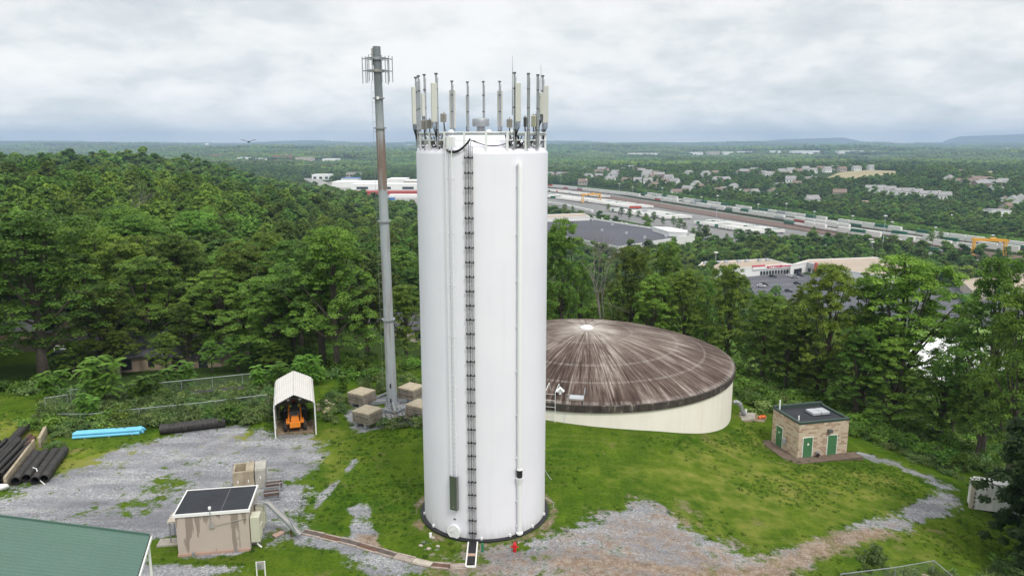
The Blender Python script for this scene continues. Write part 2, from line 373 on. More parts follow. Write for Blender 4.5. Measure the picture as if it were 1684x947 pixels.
# ================================================================ GROUND
def grow(a, step, k, lim):
    o = []
    while a < lim: step *= k; a += step; o.append(a)
    return o
xs = list(np.arange(-62, 62.01, .3)); xs = [-v for v in reversed(grow(62, .3, 1.06, 15500))]+xs+grow(62, .3, 1.06, 15500)
ys = list(np.arange(30, 100.01, .3)); ys = [-250, -180, -120, -80, -50, -25, -5, 8, 16, 22, 26, 28]+ys+grow(100, .3, 1.035, 16500)
xs = np.array(xs); ys = np.array(ys); NX, NY = len(xs), len(ys)
gx, gy = np.meshgrid(xs, ys); gxf, gyf = gx.ravel(), gy.ravel(); gz = T(gxf, gyf)
near = (abs(gxf) < 75) & (gyf > 20) & (gyf < 125); nx_, ny_ = gxf[near], gyf[near]
def blank(): return np.zeros(len(gxf))
gravel, dirt, dry, floor_, dark = blank(), blank(), blank(), blank(), blank()
def paint(ch, sdist, soft=1.0, val=1.0, sub=False):
    m_ = sst(sdist, -soft, soft)*val; a = ch[near]; ch[near] = np.clip(a-m_, 0, 1) if sub else np.maximum(a, m_)
yard = G_([(-60, 830), (0, 806), (40, 800), (110, 775), (150, 745), (230, 722), (330, 702), (400, 697), (452, 712), (520, 712), (545, 745), (520, 785), (505, 830), (500, 872), (465, 888), (430, 905), (400, 945), (300, 990), (-60, 1100)])
paint(gravel, poly_sd(nx_, ny_, yard), 2.2)
paint(gravel, poly_sd(nx_, ny_, G_([(235, 890), (290, 880), (300, 920), (420, 912), (380, 930), (250, 925)])), .5, 1, True)
paint(dry, poly_sd(nx_, ny_, G_([(100, 740), (230, 735), (330, 715), (420, 705), (430, 740), (330, 755), (200, 765), (110, 800), (30, 820), (60, 790)])), 1.5, .8)
paint(dry, poly_sd(nx_, ny_, G_([(0, 690), (60, 690), (90, 720), (60, 760), (0, 760), (-60, 740)])), 1.5, .8)
paint(gravel, poly_sd(nx_, ny_, G_([(0, 725), (70, 715), (60, 735), (0, 750)])), .8, .55)
paint(gravel, poly_sd(nx_, ny_, G_([(450, 712), (522, 712), (520, 740), (470, 738)])), .6)
paint(dirt, poly_sd(nx_, ny_, G_([(452, 690), (518, 690), (518, 712), (454, 716)])), .4)
paint(gravel, poly_sd(nx_, ny_, G_([(572, 835), (598, 825), (617, 830), (612, 860), (622, 893), (600, 898), (575, 885)])), .35)
paint(dirt, poly_sd(nx_, ny_, G_([(580, 878), (618, 880), (628, 902), (590, 896)])), .3)
paint(gravel, line_sd(nx_, ny_, G_([(585, 757), (560, 785), (530, 815), (512, 850)]), .7), .5, .9)
paint(gravel, line_sd(nx_, ny_, G_([(495, 880), (560, 895), (620, 915), (690, 935), (780, 950)]), 2.2), .8, .8)
paint(gravel, poly_sd(nx_, ny_, G_([(420, 880), (480, 878), (470, 905), (415, 915)])), .8, .8)
paint(gravel, poly_sd(nx_, ny_, G_([(560, 925), (700, 915), (780, 935), (780, 990), (600, 990)])), 1.2, .75)
front = G_([(705, 893), (740, 900), (790, 893), (860, 890), (905, 868), (940, 868), (985, 845), (1040, 825), (1082, 815), (1096, 832), (1130, 850), (1170, 880), (1235, 905), (1300, 912), (1340, 900), (1320, 947), (1260, 1000), (690, 1000), (700, 940)])
paint(gravel, poly_sd(nx_, ny_, front), 2.0); paint(dirt, poly_sd(nx_, ny_, front)*1.0+np.sin(nx_*.9)*np.sin(ny_*1.1), 2.5, .52)
paint(gravel, line_sd(nx_, ny_, G_([(1425, 750), (1470, 762), (1520, 782), (1552, 800), (1560, 825), (1500, 850), (1430, 868), (1380, 890), (1280, 925)]), 2.6), 1.2, 1.0); paint(gravel, line_sd(nx_, ny_, G_([(1552, 800), (1590, 850)]), 1.2), 1.5, .5)
paint(dirt, poly_sd(nx_, ny_, G_([(905, 912), (1000, 900), (1100, 920), (1250, 912), (1400, 882), (1480, 860), (1440, 885), (1340, 925), (1300, 985), (900, 985)])), 2.2, .8)
paint(gravel, line_sd(nx_, ny_, G_([(1330, 905), (1400, 880), (1470, 858), (1540, 835)]), 2.6), .9, .85)
paint(dirt, line_sd(nx_, ny_, G_([(930, 925), (1040, 930), (1150, 945), (1260, 940), (1340, 905), (1400, 882), (1450, 875)]), 2.0), 1.2, .95)
paint(dirt, poly_sd(nx_, ny_, G_([(920, 895), (1000, 900), (1040, 920), (960, 930), (915, 910)])), 1.0, .6)
ring = np.abs(np.hypot(nx_+1.95, ny_-49.5)-4.9); paint(dirt, .22-ring+.25*np.sin(nx_*2.1)*np.sin(ny_*1.7), .3, .7)
paint(dirt, poly_sd(nx_, ny_, G_([(1105, 825), (1135, 820), (1150, 850), (1120, 868)])), 1.0, .55)
paint(gravel, poly_sd(nx_, ny_, G_([(566, 668), (580, 655), (640, 650), (700, 655), (700, 700), (640, 703), (590, 712), (572, 700)])), .5)
paint(dirt, poly_sd(nx_, ny_, G_([(1212, 682), (1225, 680), (1262, 684), (1258, 694), (1225, 693)])), .3)
paint(dry, poly_sd(nx_, ny_, G_([(960, 790), (1100, 735), (1240, 700), (1260, 760), (1400, 765), (1520, 790), (1500, 840), (1380, 870), (1250, 900), (1160, 870), (1100, 810), (1020, 800)])), 4, .5)
paint(dry, poly_sd(nx_, ny_, G_([(480, 720), (560, 700), (600, 760), (540, 800)])), 1.5, .5)
paint(dry, poly_sd(nx_, ny_, G_([(1400, 860), (1540, 840), (1640, 940), (1500, 990), (1400, 930)])), 3, .3)
# the wood floor: behind the yard fence, and down the slope right of the lawn
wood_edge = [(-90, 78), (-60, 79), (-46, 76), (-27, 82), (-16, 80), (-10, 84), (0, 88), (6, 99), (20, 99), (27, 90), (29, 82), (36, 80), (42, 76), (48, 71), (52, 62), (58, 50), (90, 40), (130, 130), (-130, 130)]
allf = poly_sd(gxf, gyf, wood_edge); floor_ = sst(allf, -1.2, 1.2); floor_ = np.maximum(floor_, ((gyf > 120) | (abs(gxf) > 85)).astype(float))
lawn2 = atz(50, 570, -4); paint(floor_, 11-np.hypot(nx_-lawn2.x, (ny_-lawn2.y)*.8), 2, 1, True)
rut = blank()
for pts_, w_ in (([(478, 725), (470, 750), (420, 790), (330, 800), (200, 790), (90, 800), (0, 822)], .7), ([(505, 722), (500, 755), (450, 800), (380, 822), (260, 812), (120, 822), (0, 845)], .7), ([(400, 705), (330, 740), (230, 770), (120, 795)], .6), ([(430, 715), (350, 755), (240, 790)], .6)): paint(rut, line_sd(nx_, ny_, G_(pts_), w_), .7, .8)
paint(dark, poly_sd(nx_, ny_, G_([(60, 830), (150, 815), (290, 825), (290, 870), (240, 885), (120, 860)])), 1.5, .8); paint(dark, poly_sd(nx_, ny_, G_([(380, 770), (450, 740), (520, 750), (480, 800)])), 1.5, .6); paint(dark, poly_sd(nx_, ny_, G_([(700, 925), (860, 895), (900, 930), (820, 960), (700, 960)])), 1.2, .6); paint(dark, poly_sd(nx_, ny_, G_([(1380, 885), (1420, 870), (1440, 880), (1400, 898)])), .8, .8)
idx = (np.arange(NY-1)[:, None]*NX+np.arange(NX-1)[None]).ravel(); quads = np.stack([idx, idx+1, idx+NX+1, idx+NX], 1)
gme = np_mesh('ground', np.stack([gxf, gyf, gz], 1), quads, None, smooth=True)
for nme, ch in (('gravel', gravel), ('dirt', dirt), ('dry', dry), ('wood', floor_), ('rut', rut), ('dark', dark)):
    a = gme.attributes.new(nme, 'FLOAT', 'POINT'); a.data.foreach_set('value', ch.astype(np.float32))
g = G('ground'); P = g.vec('World')
nL = g.noise(P, .09, 4, .5); nM = g.noise(P, .55, 5, .6); nS = g.noise(P, 4.0, 4, .65); nF = g.noise(P, 22, 3, .7)
Pm = g.vec('World', (1, .16, 1), (0, 0, math.radians(28))); mow = g.noise(Pm, .8, 4, .6); Pb = g.vec('World', (.3, 2.2, 1), (0, 0, math.radians(-14))); mow2 = g.noise(Pb, .5, 4, .6)
grass = g.ramp(nM, [(.28, (.027, .078, .005)), (.45, (.052, .120, .007)), (.58, (.088, .158, .010)), (.72, (.140, .190, .024))])
grass = g.mix(g.ramp(nL, [(.35, .0), (.62, .55)]), grass, (.135, .185, .016))
grass = g.mix(g.ramp(mow, [(.38, .5), (.62, 0.0)]), grass, (.032, .080, .006))
grass = g.mix(g.ramp(mow2, [(.50, .0), (.70, .55)]), grass, (.15, .18, .03))
grass = g.mix(g.ramp(nS, [(.32, .55), (.58, 0.0)]), grass, (.020, .048, .004))
grass = g.mix(g.ramp(nF, [(.52, .0), (.72, .6)]), grass, (.16, .23, .05)); grass = g.mix(g.ramp(nF, [(.30, .6), (.46, .0)]), grass, (.015, .04, .003))
drym = g.math('ADD', g.attr('dry'), g.math('MULTIPLY_ADD', nM, 1.0, -.62)); grass = g.mix(g.math('MULTIPLY', g.ramp(drym, [(.1, 0.0), (.65, 1.0)]), .8), grass, g.mix(g.ramp(nM, [(.4, 0.0), (.62, 1.0)]), (.15, .205, .022), (.25, .245, .06)))
bare = g.noise(P, .33, 7, .72); grass = g.mix(g.ramp(bare, [(.60, 0.0), (.68, .65)]), grass, (.22, .17, .09))
stone = g.voro(P, 9.0, 'F1', 'Color'); sv = g.n('ShaderNodeSeparateColor'); g.put(sv.inputs[0], stone)
stone2 = g.voro(P, 22.0, 'F1', 'Color'); sv2 = g.n('ShaderNodeSeparateColor'); g.put(sv2.inputs[0], stone2)
grav = g.ramp(sv.outputs[0], [(0.0, (.13, .135, .15)), (.5, (.29, .30, .325)), (.85, (.42, .425, .44)), (1.0, (.64, .63, .61))])
grav = g.mix(.45, grav, g.ramp(sv2.outputs[0], [(0, (.12, .125, .14)), (.6, (.36, .365, .38)), (1, (.70, .69, .67))]))
Pt = g.vec('World', (.22, 1.3, 1), (0, 0, math.radians(-12)))
grav = g.mix(g.ramp(g.noise(Pt, .5, 5, .6), [(.40, .0), (.60, .62)]), grav, (.15, .15, .175))
grav = g.mix(g.ramp(g.noise(P, .7, 5, .7), [(.55, .0), (.72, .45)]), grav, (.27, .22, .18))
grav = g.mix(g.math('MULTIPLY', g.attr('rut'), g.ramp(nM, [(.4, .2), (.6, .75)])), grav, (.44, .435, .43)); grav = g.mix(g.math('MULTIPLY', g.attr('dark'), g.ramp(g.noise(Pt, .9, 6, .7), [(.35, .2), (.6, .8)])), grav, (.135, .135, .155))
dirtc = g.ramp(g.noise(P, 1.6, 7, .7), [(.3, (.14, .10, .07)), (.5, (.25, .175, .12)), (.7, (.38, .30, .23))])
dirtc = g.mix(g.ramp(sv.outputs[1], [(.72, .0), (.9, .6)]), dirtc, (.38, .35, .32))
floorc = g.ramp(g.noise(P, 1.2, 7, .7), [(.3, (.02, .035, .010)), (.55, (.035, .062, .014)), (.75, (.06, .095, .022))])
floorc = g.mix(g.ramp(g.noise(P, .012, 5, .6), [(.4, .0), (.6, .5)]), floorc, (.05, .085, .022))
brk = g.math('ADD', g.math('MULTIPLY', g.noise(P, .9, 7, .72), 1.5), g.math('MULTIPLY', nS, .5))          # ~1.0 mean
gpat = g.ramp(g.noise(P, .16, 5, .62), [(.44, 0.0), (.66, .50)]); gpat = g.math('ADD', gpat, g.ramp(g.noise(P, .55, 5, .65), [(.49, 0.0), (.62, .24)])); gm = g.ramp(g.math('ADD', g.math('SUBTRACT', g.math('MULTIPLY', g.attr('gravel'), .92), gpat), g.math('MULTIPLY_ADD', brk, 1.35, -1.33)), [(.36, 0.0), (.62, 1.0)])
dm = g.math('MULTIPLY', g.ramp(g.math('ADD', g.attr('dirt'), g.math('MULTIPLY_ADD', brk, 1.3, -1.30)), [(.30, 0.0), (.80, 1.0)]), .9)
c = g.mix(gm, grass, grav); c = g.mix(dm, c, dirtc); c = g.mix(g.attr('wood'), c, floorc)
h = g.mix(gm, g.math('MULTIPLY', g.math('ADD', nF, nS), .8), g.voro(P, 11, 'F1'))
gb = g.bump(h, .06, .8, g.bump(nM, .25, .5))
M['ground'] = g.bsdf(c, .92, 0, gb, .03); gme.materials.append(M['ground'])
ground = link('ground', gme); tag(ground, kind='structure')

# draped sheets: roads, car parks, fields
CLEAR = []          # (polygon, margin) kept free of trees
def drape(name, poly, m, off=.35, step=12.0, kind='structure', clear=4.0, label=None):
    x0, x1 = min(p[0] for p in poly), max(p[0] for p in poly); y0, y1 = min(p[1] for p in poly), max(p[1] for p in poly)
    import bmesh
    bm = bmesh.new(); vs_ = [bm.verts.new((p[0], p[1], 0)) for p in poly]; bm.faces.new(vs_); bm.normal_update()
    for ax, (a, b) in enumerate(((x0, x1), (y0, y1))):
        n = int((b-a)/step)
        for i in range(1, n+1):
            no = (1, 0, 0) if ax == 0 else (0, 1, 0); co = (a+(b-a)*i/(n+1),)*2+(0,)
            bmesh.ops.bisect_plane(bm, geom=bm.verts[:]+bm.edges[:]+bm.faces[:], plane_co=co, plane_no=no)
    X = np.array([v.co[:] for v in bm.verts]); zt = T(X[:, 0], X[:, 1])+off
    for v, z in zip(bm.verts, zt): v.co.z = z
    bmesh.ops.recalc_face_normals(bm, faces=bm.faces[:])
    if sum(f.normal.z for f in bm.faces) < 0: bmesh.ops.reverse_faces(bm, faces=bm.faces[:])
    me = bpy.data.meshes.new(name); bm.to_mesh(me); bm.free(); me.materials.append(m); o = link(name, me); tag(o, kind=kind)
    if clear is not None: CLEAR.append(([tuple(p[:2]) for p in poly], clear))
    return o
def strip(pts, w_):
    P_ = [Vector((p[0], p[1])) for p in pts]; l, r = [], []
    for i, p in enumerate(P_):
        d = (P_[min(i+1, len(P_)-1)]-P_[max(i-1, 0)]).normalized(); n = Vector((-d.y, d.x)); l.append(p+n*w_/2); r.append(p-n*w_/2)
    return [tuple(p) for p in l]+[tuple(p) for p in reversed(r)]
VG = lambda pts, z=V0: [tuple(atz(x, y, z)[:2]) for x, y in pts]
drape('rail_yard', VG([(880, 309), (960, 312), (1040, 326), (1160, 345), (1290, 366), (1420, 386), (1540, 405), (1700, 424), (1700, 440), (1560, 424), (1440, 410), (1330, 402), (1290, 408), (1180, 398), (1100, 378), (1000, 358), (880, 335)]), M['yardpave'], .3, 30)
drape('rail_track', VG([(940, 314), (1040, 328), (1160, 347.5), (1290, 368), (1420, 388), (1540, 405), (1690, 424), (1690, 434), (1540, 414), (1420, 397), (1290, 376), (1160, 355), (1040, 335), (950, 320)]), M['rail_bed'], .9, 30, clear=None)
drape('yard_road', VG([(880, 340), (950, 352), (1020, 368), (1110, 388), (1180, 400), (1200, 402), (1196, 405), (1105, 392), (1015, 372), (945, 356), (880, 345)]), M['road'], .7, 30)
drape('car_park', VG([(1225, 456), (1300, 449), (1345, 455), (1420, 462), (1520, 480), (1560, 520), (1500, 545), (1420, 545), (1330, 520), (1250, 500)]), M['asphalt'], .3, 20, clear=2)
drape('car_park', VG([(1500, 470), (1640, 478), (1690, 500), (1690, 550), (1560, 560), (1500, 530)]), M['asphalt'], .45, 20, clear=2)
drape('meadow', VG([(1490, 545), (1600, 538), (1690, 545), (1690, 560), (1500, 558)]), M['meadow'], .55, 20, clear=1)
drape('meadow', VG([(900, 346), (960, 356), (1060, 378), (1130, 392), (1215, 405), (1210, 412), (1120, 400), (1040, 384), (950, 364), (900, 356)]), M['meadow'], .45, 20, clear=1)
drape('road', VG([(1400, 412), (1470, 428), (1560, 428), (1690, 440), (1690, 446), (1560, 434), (1465, 434), (1395, 416)]), M['road'], .5, 20, clear=1)
drape('road', VG([(1180, 432), (1300, 421), (1400, 412), (1400, 416), (1300, 426), (1180, 438)]), M['asphalt'], .5, 20, clear=1)
drape('highway', strip([atz(509, 294, V0), atz(530, 303, V0), atz(562, 316, V0), atz(600, 333, V0), atz(640, 350, V0)], 34), M['road'], .8, 30, clear=6)
drape('car_park', VG([(540, 300), (700, 296), (700, 345), (640, 345), (580, 322)]), M['road'], .5, 40, clear=2)
fieldp = [at(*q) for q in ((1352, 298), (1380, 285), (1430, 281), (1490, 283), (1470, 290), (1400, 296), (1385, 300))]
drape('field', [tuple(p[:2]) for p in fieldp], M['fieldgrass'], 1.5, 40, clear=35)
fieldq = [at(*q) for q in ((1608, 292), (1612, 283), (1668, 281), (1660, 288))]
drape('field', [tuple(p[:2]) for p in fieldq], M['fieldgrass'], 1.5, 40, clear=12)

for pp in ([(880, 305), (960, 306), (1040, 313), (1160, 329), (1290, 347), (1420, 366), (1540, 384), (1700, 404), (1700, 444), (1560, 424), (1460, 410), (1400, 402), (1330, 396), (1290, 396), (1180, 402), (1100, 396), (1000, 376), (880, 352)], [(495, 291), (545, 298), (700, 298), (700, 356), (640, 356), (575, 334), (530, 316), (498, 303)], [(1140, 452), (1240, 462), (1345, 465), (1420, 480), (1520, 500), (1690, 500), (1690, 580), (1450, 580), (1240, 520)]):
    CLEAR.append((VG(pp), 1))

# ================================================================ TREE KITS
def leaves(centers, radii, n, size, jitter=.35, flat=.65, tintbase=None, up=.75):
    """leaf quads scattered over clumps"""
    k = len(centers); c = np.repeat(centers, n, 0); r = np.repeat(radii, n)
    d = rng.normal(size=(k*n, 3)); d /= np.linalg.norm(d, axis=1)[:, None]; d[:, 2] = np.where(d[:, 2] < -.2, -d[:, 2]*.6, d[:, 2])
    rad = r*(rng.uniform(.45, 1.05, k*n))
    p = c+d*rad[:, None]*np.array([1, 1, flat])
    nn = d*.9+np.array([0, 0, up])+rng.normal(size=d.shape)*jitter; nn /= np.linalg.norm(nn, axis=1)[:, None]
    a = rng.normal(size=d.shape); u = np.cross(nn, a); u /= np.linalg.norm(u, axis=1)[:, None]; v = np.cross(nn, u)
    s = size*rng.uniform(.6, 1.35, k*n)[:, None]
    V = np.stack([p-u*s*.5, p-v*s*.36, p+u*s*.5, p+v*s*.36], 1).reshape(-1, 3); Q = np.arange(k*n*4).reshape(-1, 4)
    tb = rng.uniform(0, 1, k) if tintbase is None else tintbase
    t = np.clip(np.repeat(tb, n)*.6+rng.uniform(0, .55, k*n)-.08, 0, 1); return V, Q, np.repeat(t, 4)
def ico(sub=1):
    import bmesh
    bm = bmesh.new(); bmesh.ops.create_icosphere(bm, subdivisions=sub, radius=1); v = np.array([x.co[:] for x in bm.verts]); f = np.array([[y.index for y in x.verts] for x in bm.faces]); bm.free(); return v, f
ICO1, ICO2 = ico(1), ico(2)
def crown_shape(h, r, lobes, base=.32):
    """clump centres in a lumpy broadleaf crown; returns lobe centres, clumps, radii"""
    LC, CC, CR = [], [], []
    for i in range(lobes):
        t = (i+.5)/lobes; z = h*(base+.10+(.86-base)*t); prof = math.sin(PI*min(1, max(.0, (z/h-base)/(1.02-base)))**.75)
        a = i*2.4+rng.uniform(-.5, .5); rr = r*prof*rng.uniform(.42, .78); lr = r*rng.uniform(.33, .52)
        LC.append((rr*math.cos(a), rr*math.sin(a), z, lr))
    LC.append((rng.uniform(-.1, .1)*r, rng.uniform(-.1, .1)*r, h*.84, r*.42)); LC.append((0, 0, h*.62, r*.5))
    for x, y, z, lr in LC:
        m_ = int(11+lr*4)
        for _ in range(m_):
            d = rng.normal(size=3); d /= np.linalg.norm(d); d[2] = abs(d[2])*1.1-.35
            CC.append((x+d[0]*lr, y+d[1]*lr, min(z+d[2]*lr*.8, h-.3))); CR.append(rng.uniform(.5, 1.0)*max(.7, lr*.38))
    return LC, np.array(CC), np.array(CR)
def limbs(LC, h, r0, n=7, wob=.25, m_=None):
    mb = MB(); z0 = h*.30
    trunk = [(0, 0, -1.2), (0.02, 0, .3), (.1*wob, .05, z0*.5), (.3*wob, -.1, z0), (.2*wob, .1, h*.5), (0, 0, h*.8)]
    mb.tube(trunk, [r0*1.35, r0*1.12, r0*.9, r0*.78, r0*.45, r0*.1], n)
    for x, y, z, lr in LC:
        s0 = z0*rng.uniform(.75, 1.25) if z > z0*1.3 else z*.7; s0 = min(s0+max(0, (z-h*.55))*.4, z*.85)
        t = max(.15, 1-s0/h); a = Vector((.2*wob, 0, s0)); b = Vector((x, y, z)); m1 = a.lerp(b, .45)+Vector((0, 0, -(b-a).length*.10))+Vector(rng.normal(size=3)*.2)
        mb.tube([a, m1, b, b+(b-a).normalized()*lr*.5], [r0*.42*t+.05, r0*.26*t+.04, .07, .02], 5, cap=False)
    return mb
def broadleaf(h, r, lobes, n, size, mat, trunk_r, name, base=.32):
    LC, CC, CR = crown_shape(h, r, lobes, base)
    V, Q, t = leaves(CC, CR, n, size, .35, .8)
    return np_mesh('crown', V, Q, mat, tint=t), limbs(LC, h, trunk_r).mesh('trunk', M['bark'], True)
def blobcore(CC, CR, k=.8, sub=ICO1):
    v, f = sub; V, F = [], []
    for i, (c, r) in enumerate(zip(CC, CR)):
        V.append(v*r*k*np.array([1, 1, .8])*(1+rng.uniform(-.18, .18, (len(v), 1)))+c); F.append(f+i*len(v))
    return np.concatenate(V), np.concatenate(F)
TREES0 = [broadleaf(16+1.1*i, 5.0+.35*(i % 4), 15+i % 4, 95, .24, M['leaf'], .36+.03*i, 'near', (.12, .2, .1, .3, .14, .26, .1, .16)[i]) for i in range(8)]
DARKT = broadleaf(14, 4.6, 22, 110, .27, M['leaf_dark'], .3, 'dark', -.04)
TREES1 = [broadleaf(14+1.2*i, 4.9+.4*(i % 3), 10, 34, .58, M['leaf'], .3, 'mid', .12) for i in range(5)]
def far_crown(h, r, mat='leaf_far'):
    LC, CC, CR = crown_shape(h, r, 5, .25)
    V, Q, t = leaves(CC, CR*1.05, 7, 1.25, .3)
    bv, bf = blobcore(np.array([l[:3] for l in LC]), np.array([l[3] for l in LC])*1.0)
    Q2 = np.concatenate([Q[:, [0, 1, 2]], Q[:, [0, 2, 3]], bf+len(V)]); V2 = np.concatenate([V, bv]); t2 = np.concatenate([t, np.full(len(bv), .35)+rng.uniform(-.1, .1, len(bv))])
    return np_mesh('canopy', V2, Q2, M[mat], tint=t2)
FAR = [far_crown(12+1.3*i, 5.2+.5*(i % 3)) for i in range(5)]
HEDGE = [far_crown(11, 5.2, 'leaf_hedge') for i in range(2)]
def far_patch(w_=150):
    V, F, t = [], [], []; n = 0
    for i in range(120):
        x, y = rng.uniform(-w_/2, w_/2, 2); r = rng.uniform(5, 9); hh = rng.uniform(6, 13)
        for _ in range(2):
            v = ICO1[0]*r*np.array([1, 1, .8])*(1+rng.uniform(-.2, .2, (12 if len(ICO1[0]) == 12 else len(ICO1[0]), 1)))+np.array([x+rng.uniform(-3, 3), y+rng.uniform(-3, 3), hh-r*.45])
            V.append(v); F.append(ICO1[1]+n); n += len(v); t.append(np.full(len(v), rng.uniform(.0, .8)))
            r *= .7; hh += 2
    return np_mesh('canopy', np.concatenate(V), np.concatenate(F), M['leaf_far'], tint=np.concatenate(t))
PATCH = [far_patch() for _ in range(3)]

def place_tree(kit, x, y, h=None, label='', group=None, name='broadleaf_tree', width=None, rz=None, lean=0.0, z=None, cat='tree'):
    cr, tr = kit; h0 = KH[cr.name]
    t = thing(name, label, cat, (x, y, Tz(x, y) if z is None else z), random.uniform(0, 6.28) if rz is None else rz, group)
    s = (h/h0[0]) if h else random.uniform(.85, 1.15); sw = s if width is None else width/(2*h0[1])
    t.scale = (sw, sw, s); t.rotation_euler[0] = lean
    link('trunk', tr, t); link('crown', cr, t); return t
KH = {}
def kh(me):
    v = np.empty(len(me.vertices)*3, np.float32); me.vertices.foreach_get('co', v); v = v.reshape(-1, 3); KH[me.name] = (float(np.percentile(v[:, 2], 99.5)), float(np.percentile(np.hypot(v[:, 0], v[:, 1]), 97)))
for a, b in TREES0+TREES1+[DARKT]: kh(a)
# bare tree
def bare(h):
    mb = MB()
    def br(p, d, l, r, k):
        q = p+d*l; mb.tube([p, p.lerp(q, .5)+Vector(rng.normal(size=3)*l*.05), q], [r, r*.75, r*.5], 5 if k > 2 else 3, cap=False)
        if k == 0: return
        for _ in range(3 if k > 1 else 4):
            nd_ = (d+Vector(rng.normal(size=3)*.42)+Vector((0, 0, .12))).normalized(); br(q if _ else p.lerp(q, .7), nd_, l*rng.uniform(.6, .8), r*.5, k-1)
    br(Vector((0, 0, -.5)), Vector((0, 0, 1)), h*.36, .26, 5); return mb.mesh('branches', M['deadwood'])
# bush and sumac meshes
def bush_mesh(r, n, size, mat, k=9):
    CC = rng.normal(size=(k, 3))*np.array([r*.42, r*.42, r*.22])+np.array([0, 0, r*.42]); CC[:, 2] = np.clip(CC[:, 2], r*.15, r)
    V, Q, t = leaves(CC, np.full(k, r*.42), n, size, .5, .8); return np_mesh('foliage', V, Q, mat, tint=t)
BUSH = [bush_mesh(1.0, 60, .16, M['weed']) for _ in range(3)]+[bush_mesh(1.0, 60, .17, M['leaf_light']) for _ in range(1)]+[bush_mesh(1.0, 70, .15, M['leaf']) for _ in range(2)]
def sumac(h):
    mb = MB(); V, Q, t = [], [], []; n = 0
    for s in range(3 if h > 2.4 else 1):
        bx_, by_ = rng.uniform(-.5, .5, 2)*(h > 2.4); top = Vector((bx_*2.2, by_*2.2, h*rng.uniform(.75, 1)))
        mb.tube([(bx_*.3, by_*.3, -.1), (bx_, by_, h*.45), top], [.05, .04, .02], 5, cap=False)
        for lay in range(3):
            c = Vector((bx_, by_, h*.45)).lerp(top, lay/2)
            for i in range(9):
                a = 2*PI*i/9+lay*.5+rng.uniform(-.4, .4); Ln = rng.uniform(.55, 1.1)*(h*.20+.30); el = rng.uniform(-.25, .9); c = Vector((bx_, by_, h*.35)).lerp(top, min(1, max(0, lay/2+rng.uniform(-.2, .1))))
                for j in range(9):
                    f = (j+1)/9; px = Ln*f; pz = el*f*Ln-.55*f*f*Ln
                    for sd_ in (-1, 1):
                        d = Vector((math.cos(a), math.sin(a), 0)); sdv = Vector((-d.y, d.x, 0))*sd_
                        p = c+d*px+Vector((0, 0, pz)); q = p+sdv*(.20+.12*math.sin(f*3))*(.5+h*.2)+Vector((0, 0, -.05)); wd = d*.05*(.6+h*.25)
                        V += [p-wd, (p+q)/2-wd*1.6, q, (p+q)/2+wd*1.6]; Q.append((n, n+1, n+2, n+3)); n += 4; tt = rng.uniform(.3, 1); t += [tt]*4
    return np_mesh('fronds', np.array([tuple(v) for v in V]), np.array(Q), M['leaf_light'], tint=np.array(t)), mb.mesh('stems', M['bark'])
SUM = [sumac(3.9), sumac(2.6), sumac(2.0)]
# weed tuft / grass tuft meshes
def blades(n, hh, spread, wd, mat, lean=.5):
    a = rng.uniform(0, 2*PI, n); r = spread*np.sqrt(rng.uniform(0, 1, n)); b = np.stack([r*np.cos(a), r*np.sin(a), np.zeros(n)], 1)
    la = rng.uniform(0, 2*PI, n); H = hh*rng.uniform(.5, 1.1, n); ln = lean*H*rng.uniform(.2, 1, n)
    tip = b+np.stack([ln*np.cos(la), ln*np.sin(la), H], 1); s = np.stack([-np.sin(la), np.cos(la), np.zeros(n)], 1)*wd*.5
    mid = (b+tip)/2+np.array([0, 0, 1])*(H*.12)[:, None]
    V = np.stack([b-s, b+s, mid+s*.8, tip, mid-s*.8], 1)
    V = np.stack([b-s, b+s, mid+s*.8, mid-s*.8], 1).reshape(-1, 3), np.stack([mid-s*.8, mid+s*.8, tip, tip], 1).reshape(-1, 3)
    V1 = V[0]; V2 = np.stack([mid-s*.8, mid+s*.8, tip+s*.05, tip-s*.05], 1).reshape(-1, 3)
    VV = np.concatenate([V1, V2]); QQ = np.arange(len(VV)).reshape(-1, 4); t = np.repeat(np.tile(rng.uniform(0, 1, n), 2), 4)
    return np_mesh('blades', VV, QQ, mat, tint=t)
TUFT = [blades(26, .16, .22, .035, M['grassblade'], 1.0), blades(26, .24, .2, .035, M['grassblade'], 1.0)]
WEED = [blades(60, .75, .38, .07, M['weed'], .8), blades(60, .5, .4, .07, M['weed'], .9), BUSH[0], BUSH[1]]
FLOORB = [BUSH[0], BUSH[4], BUSH[5], BUSH[3]]

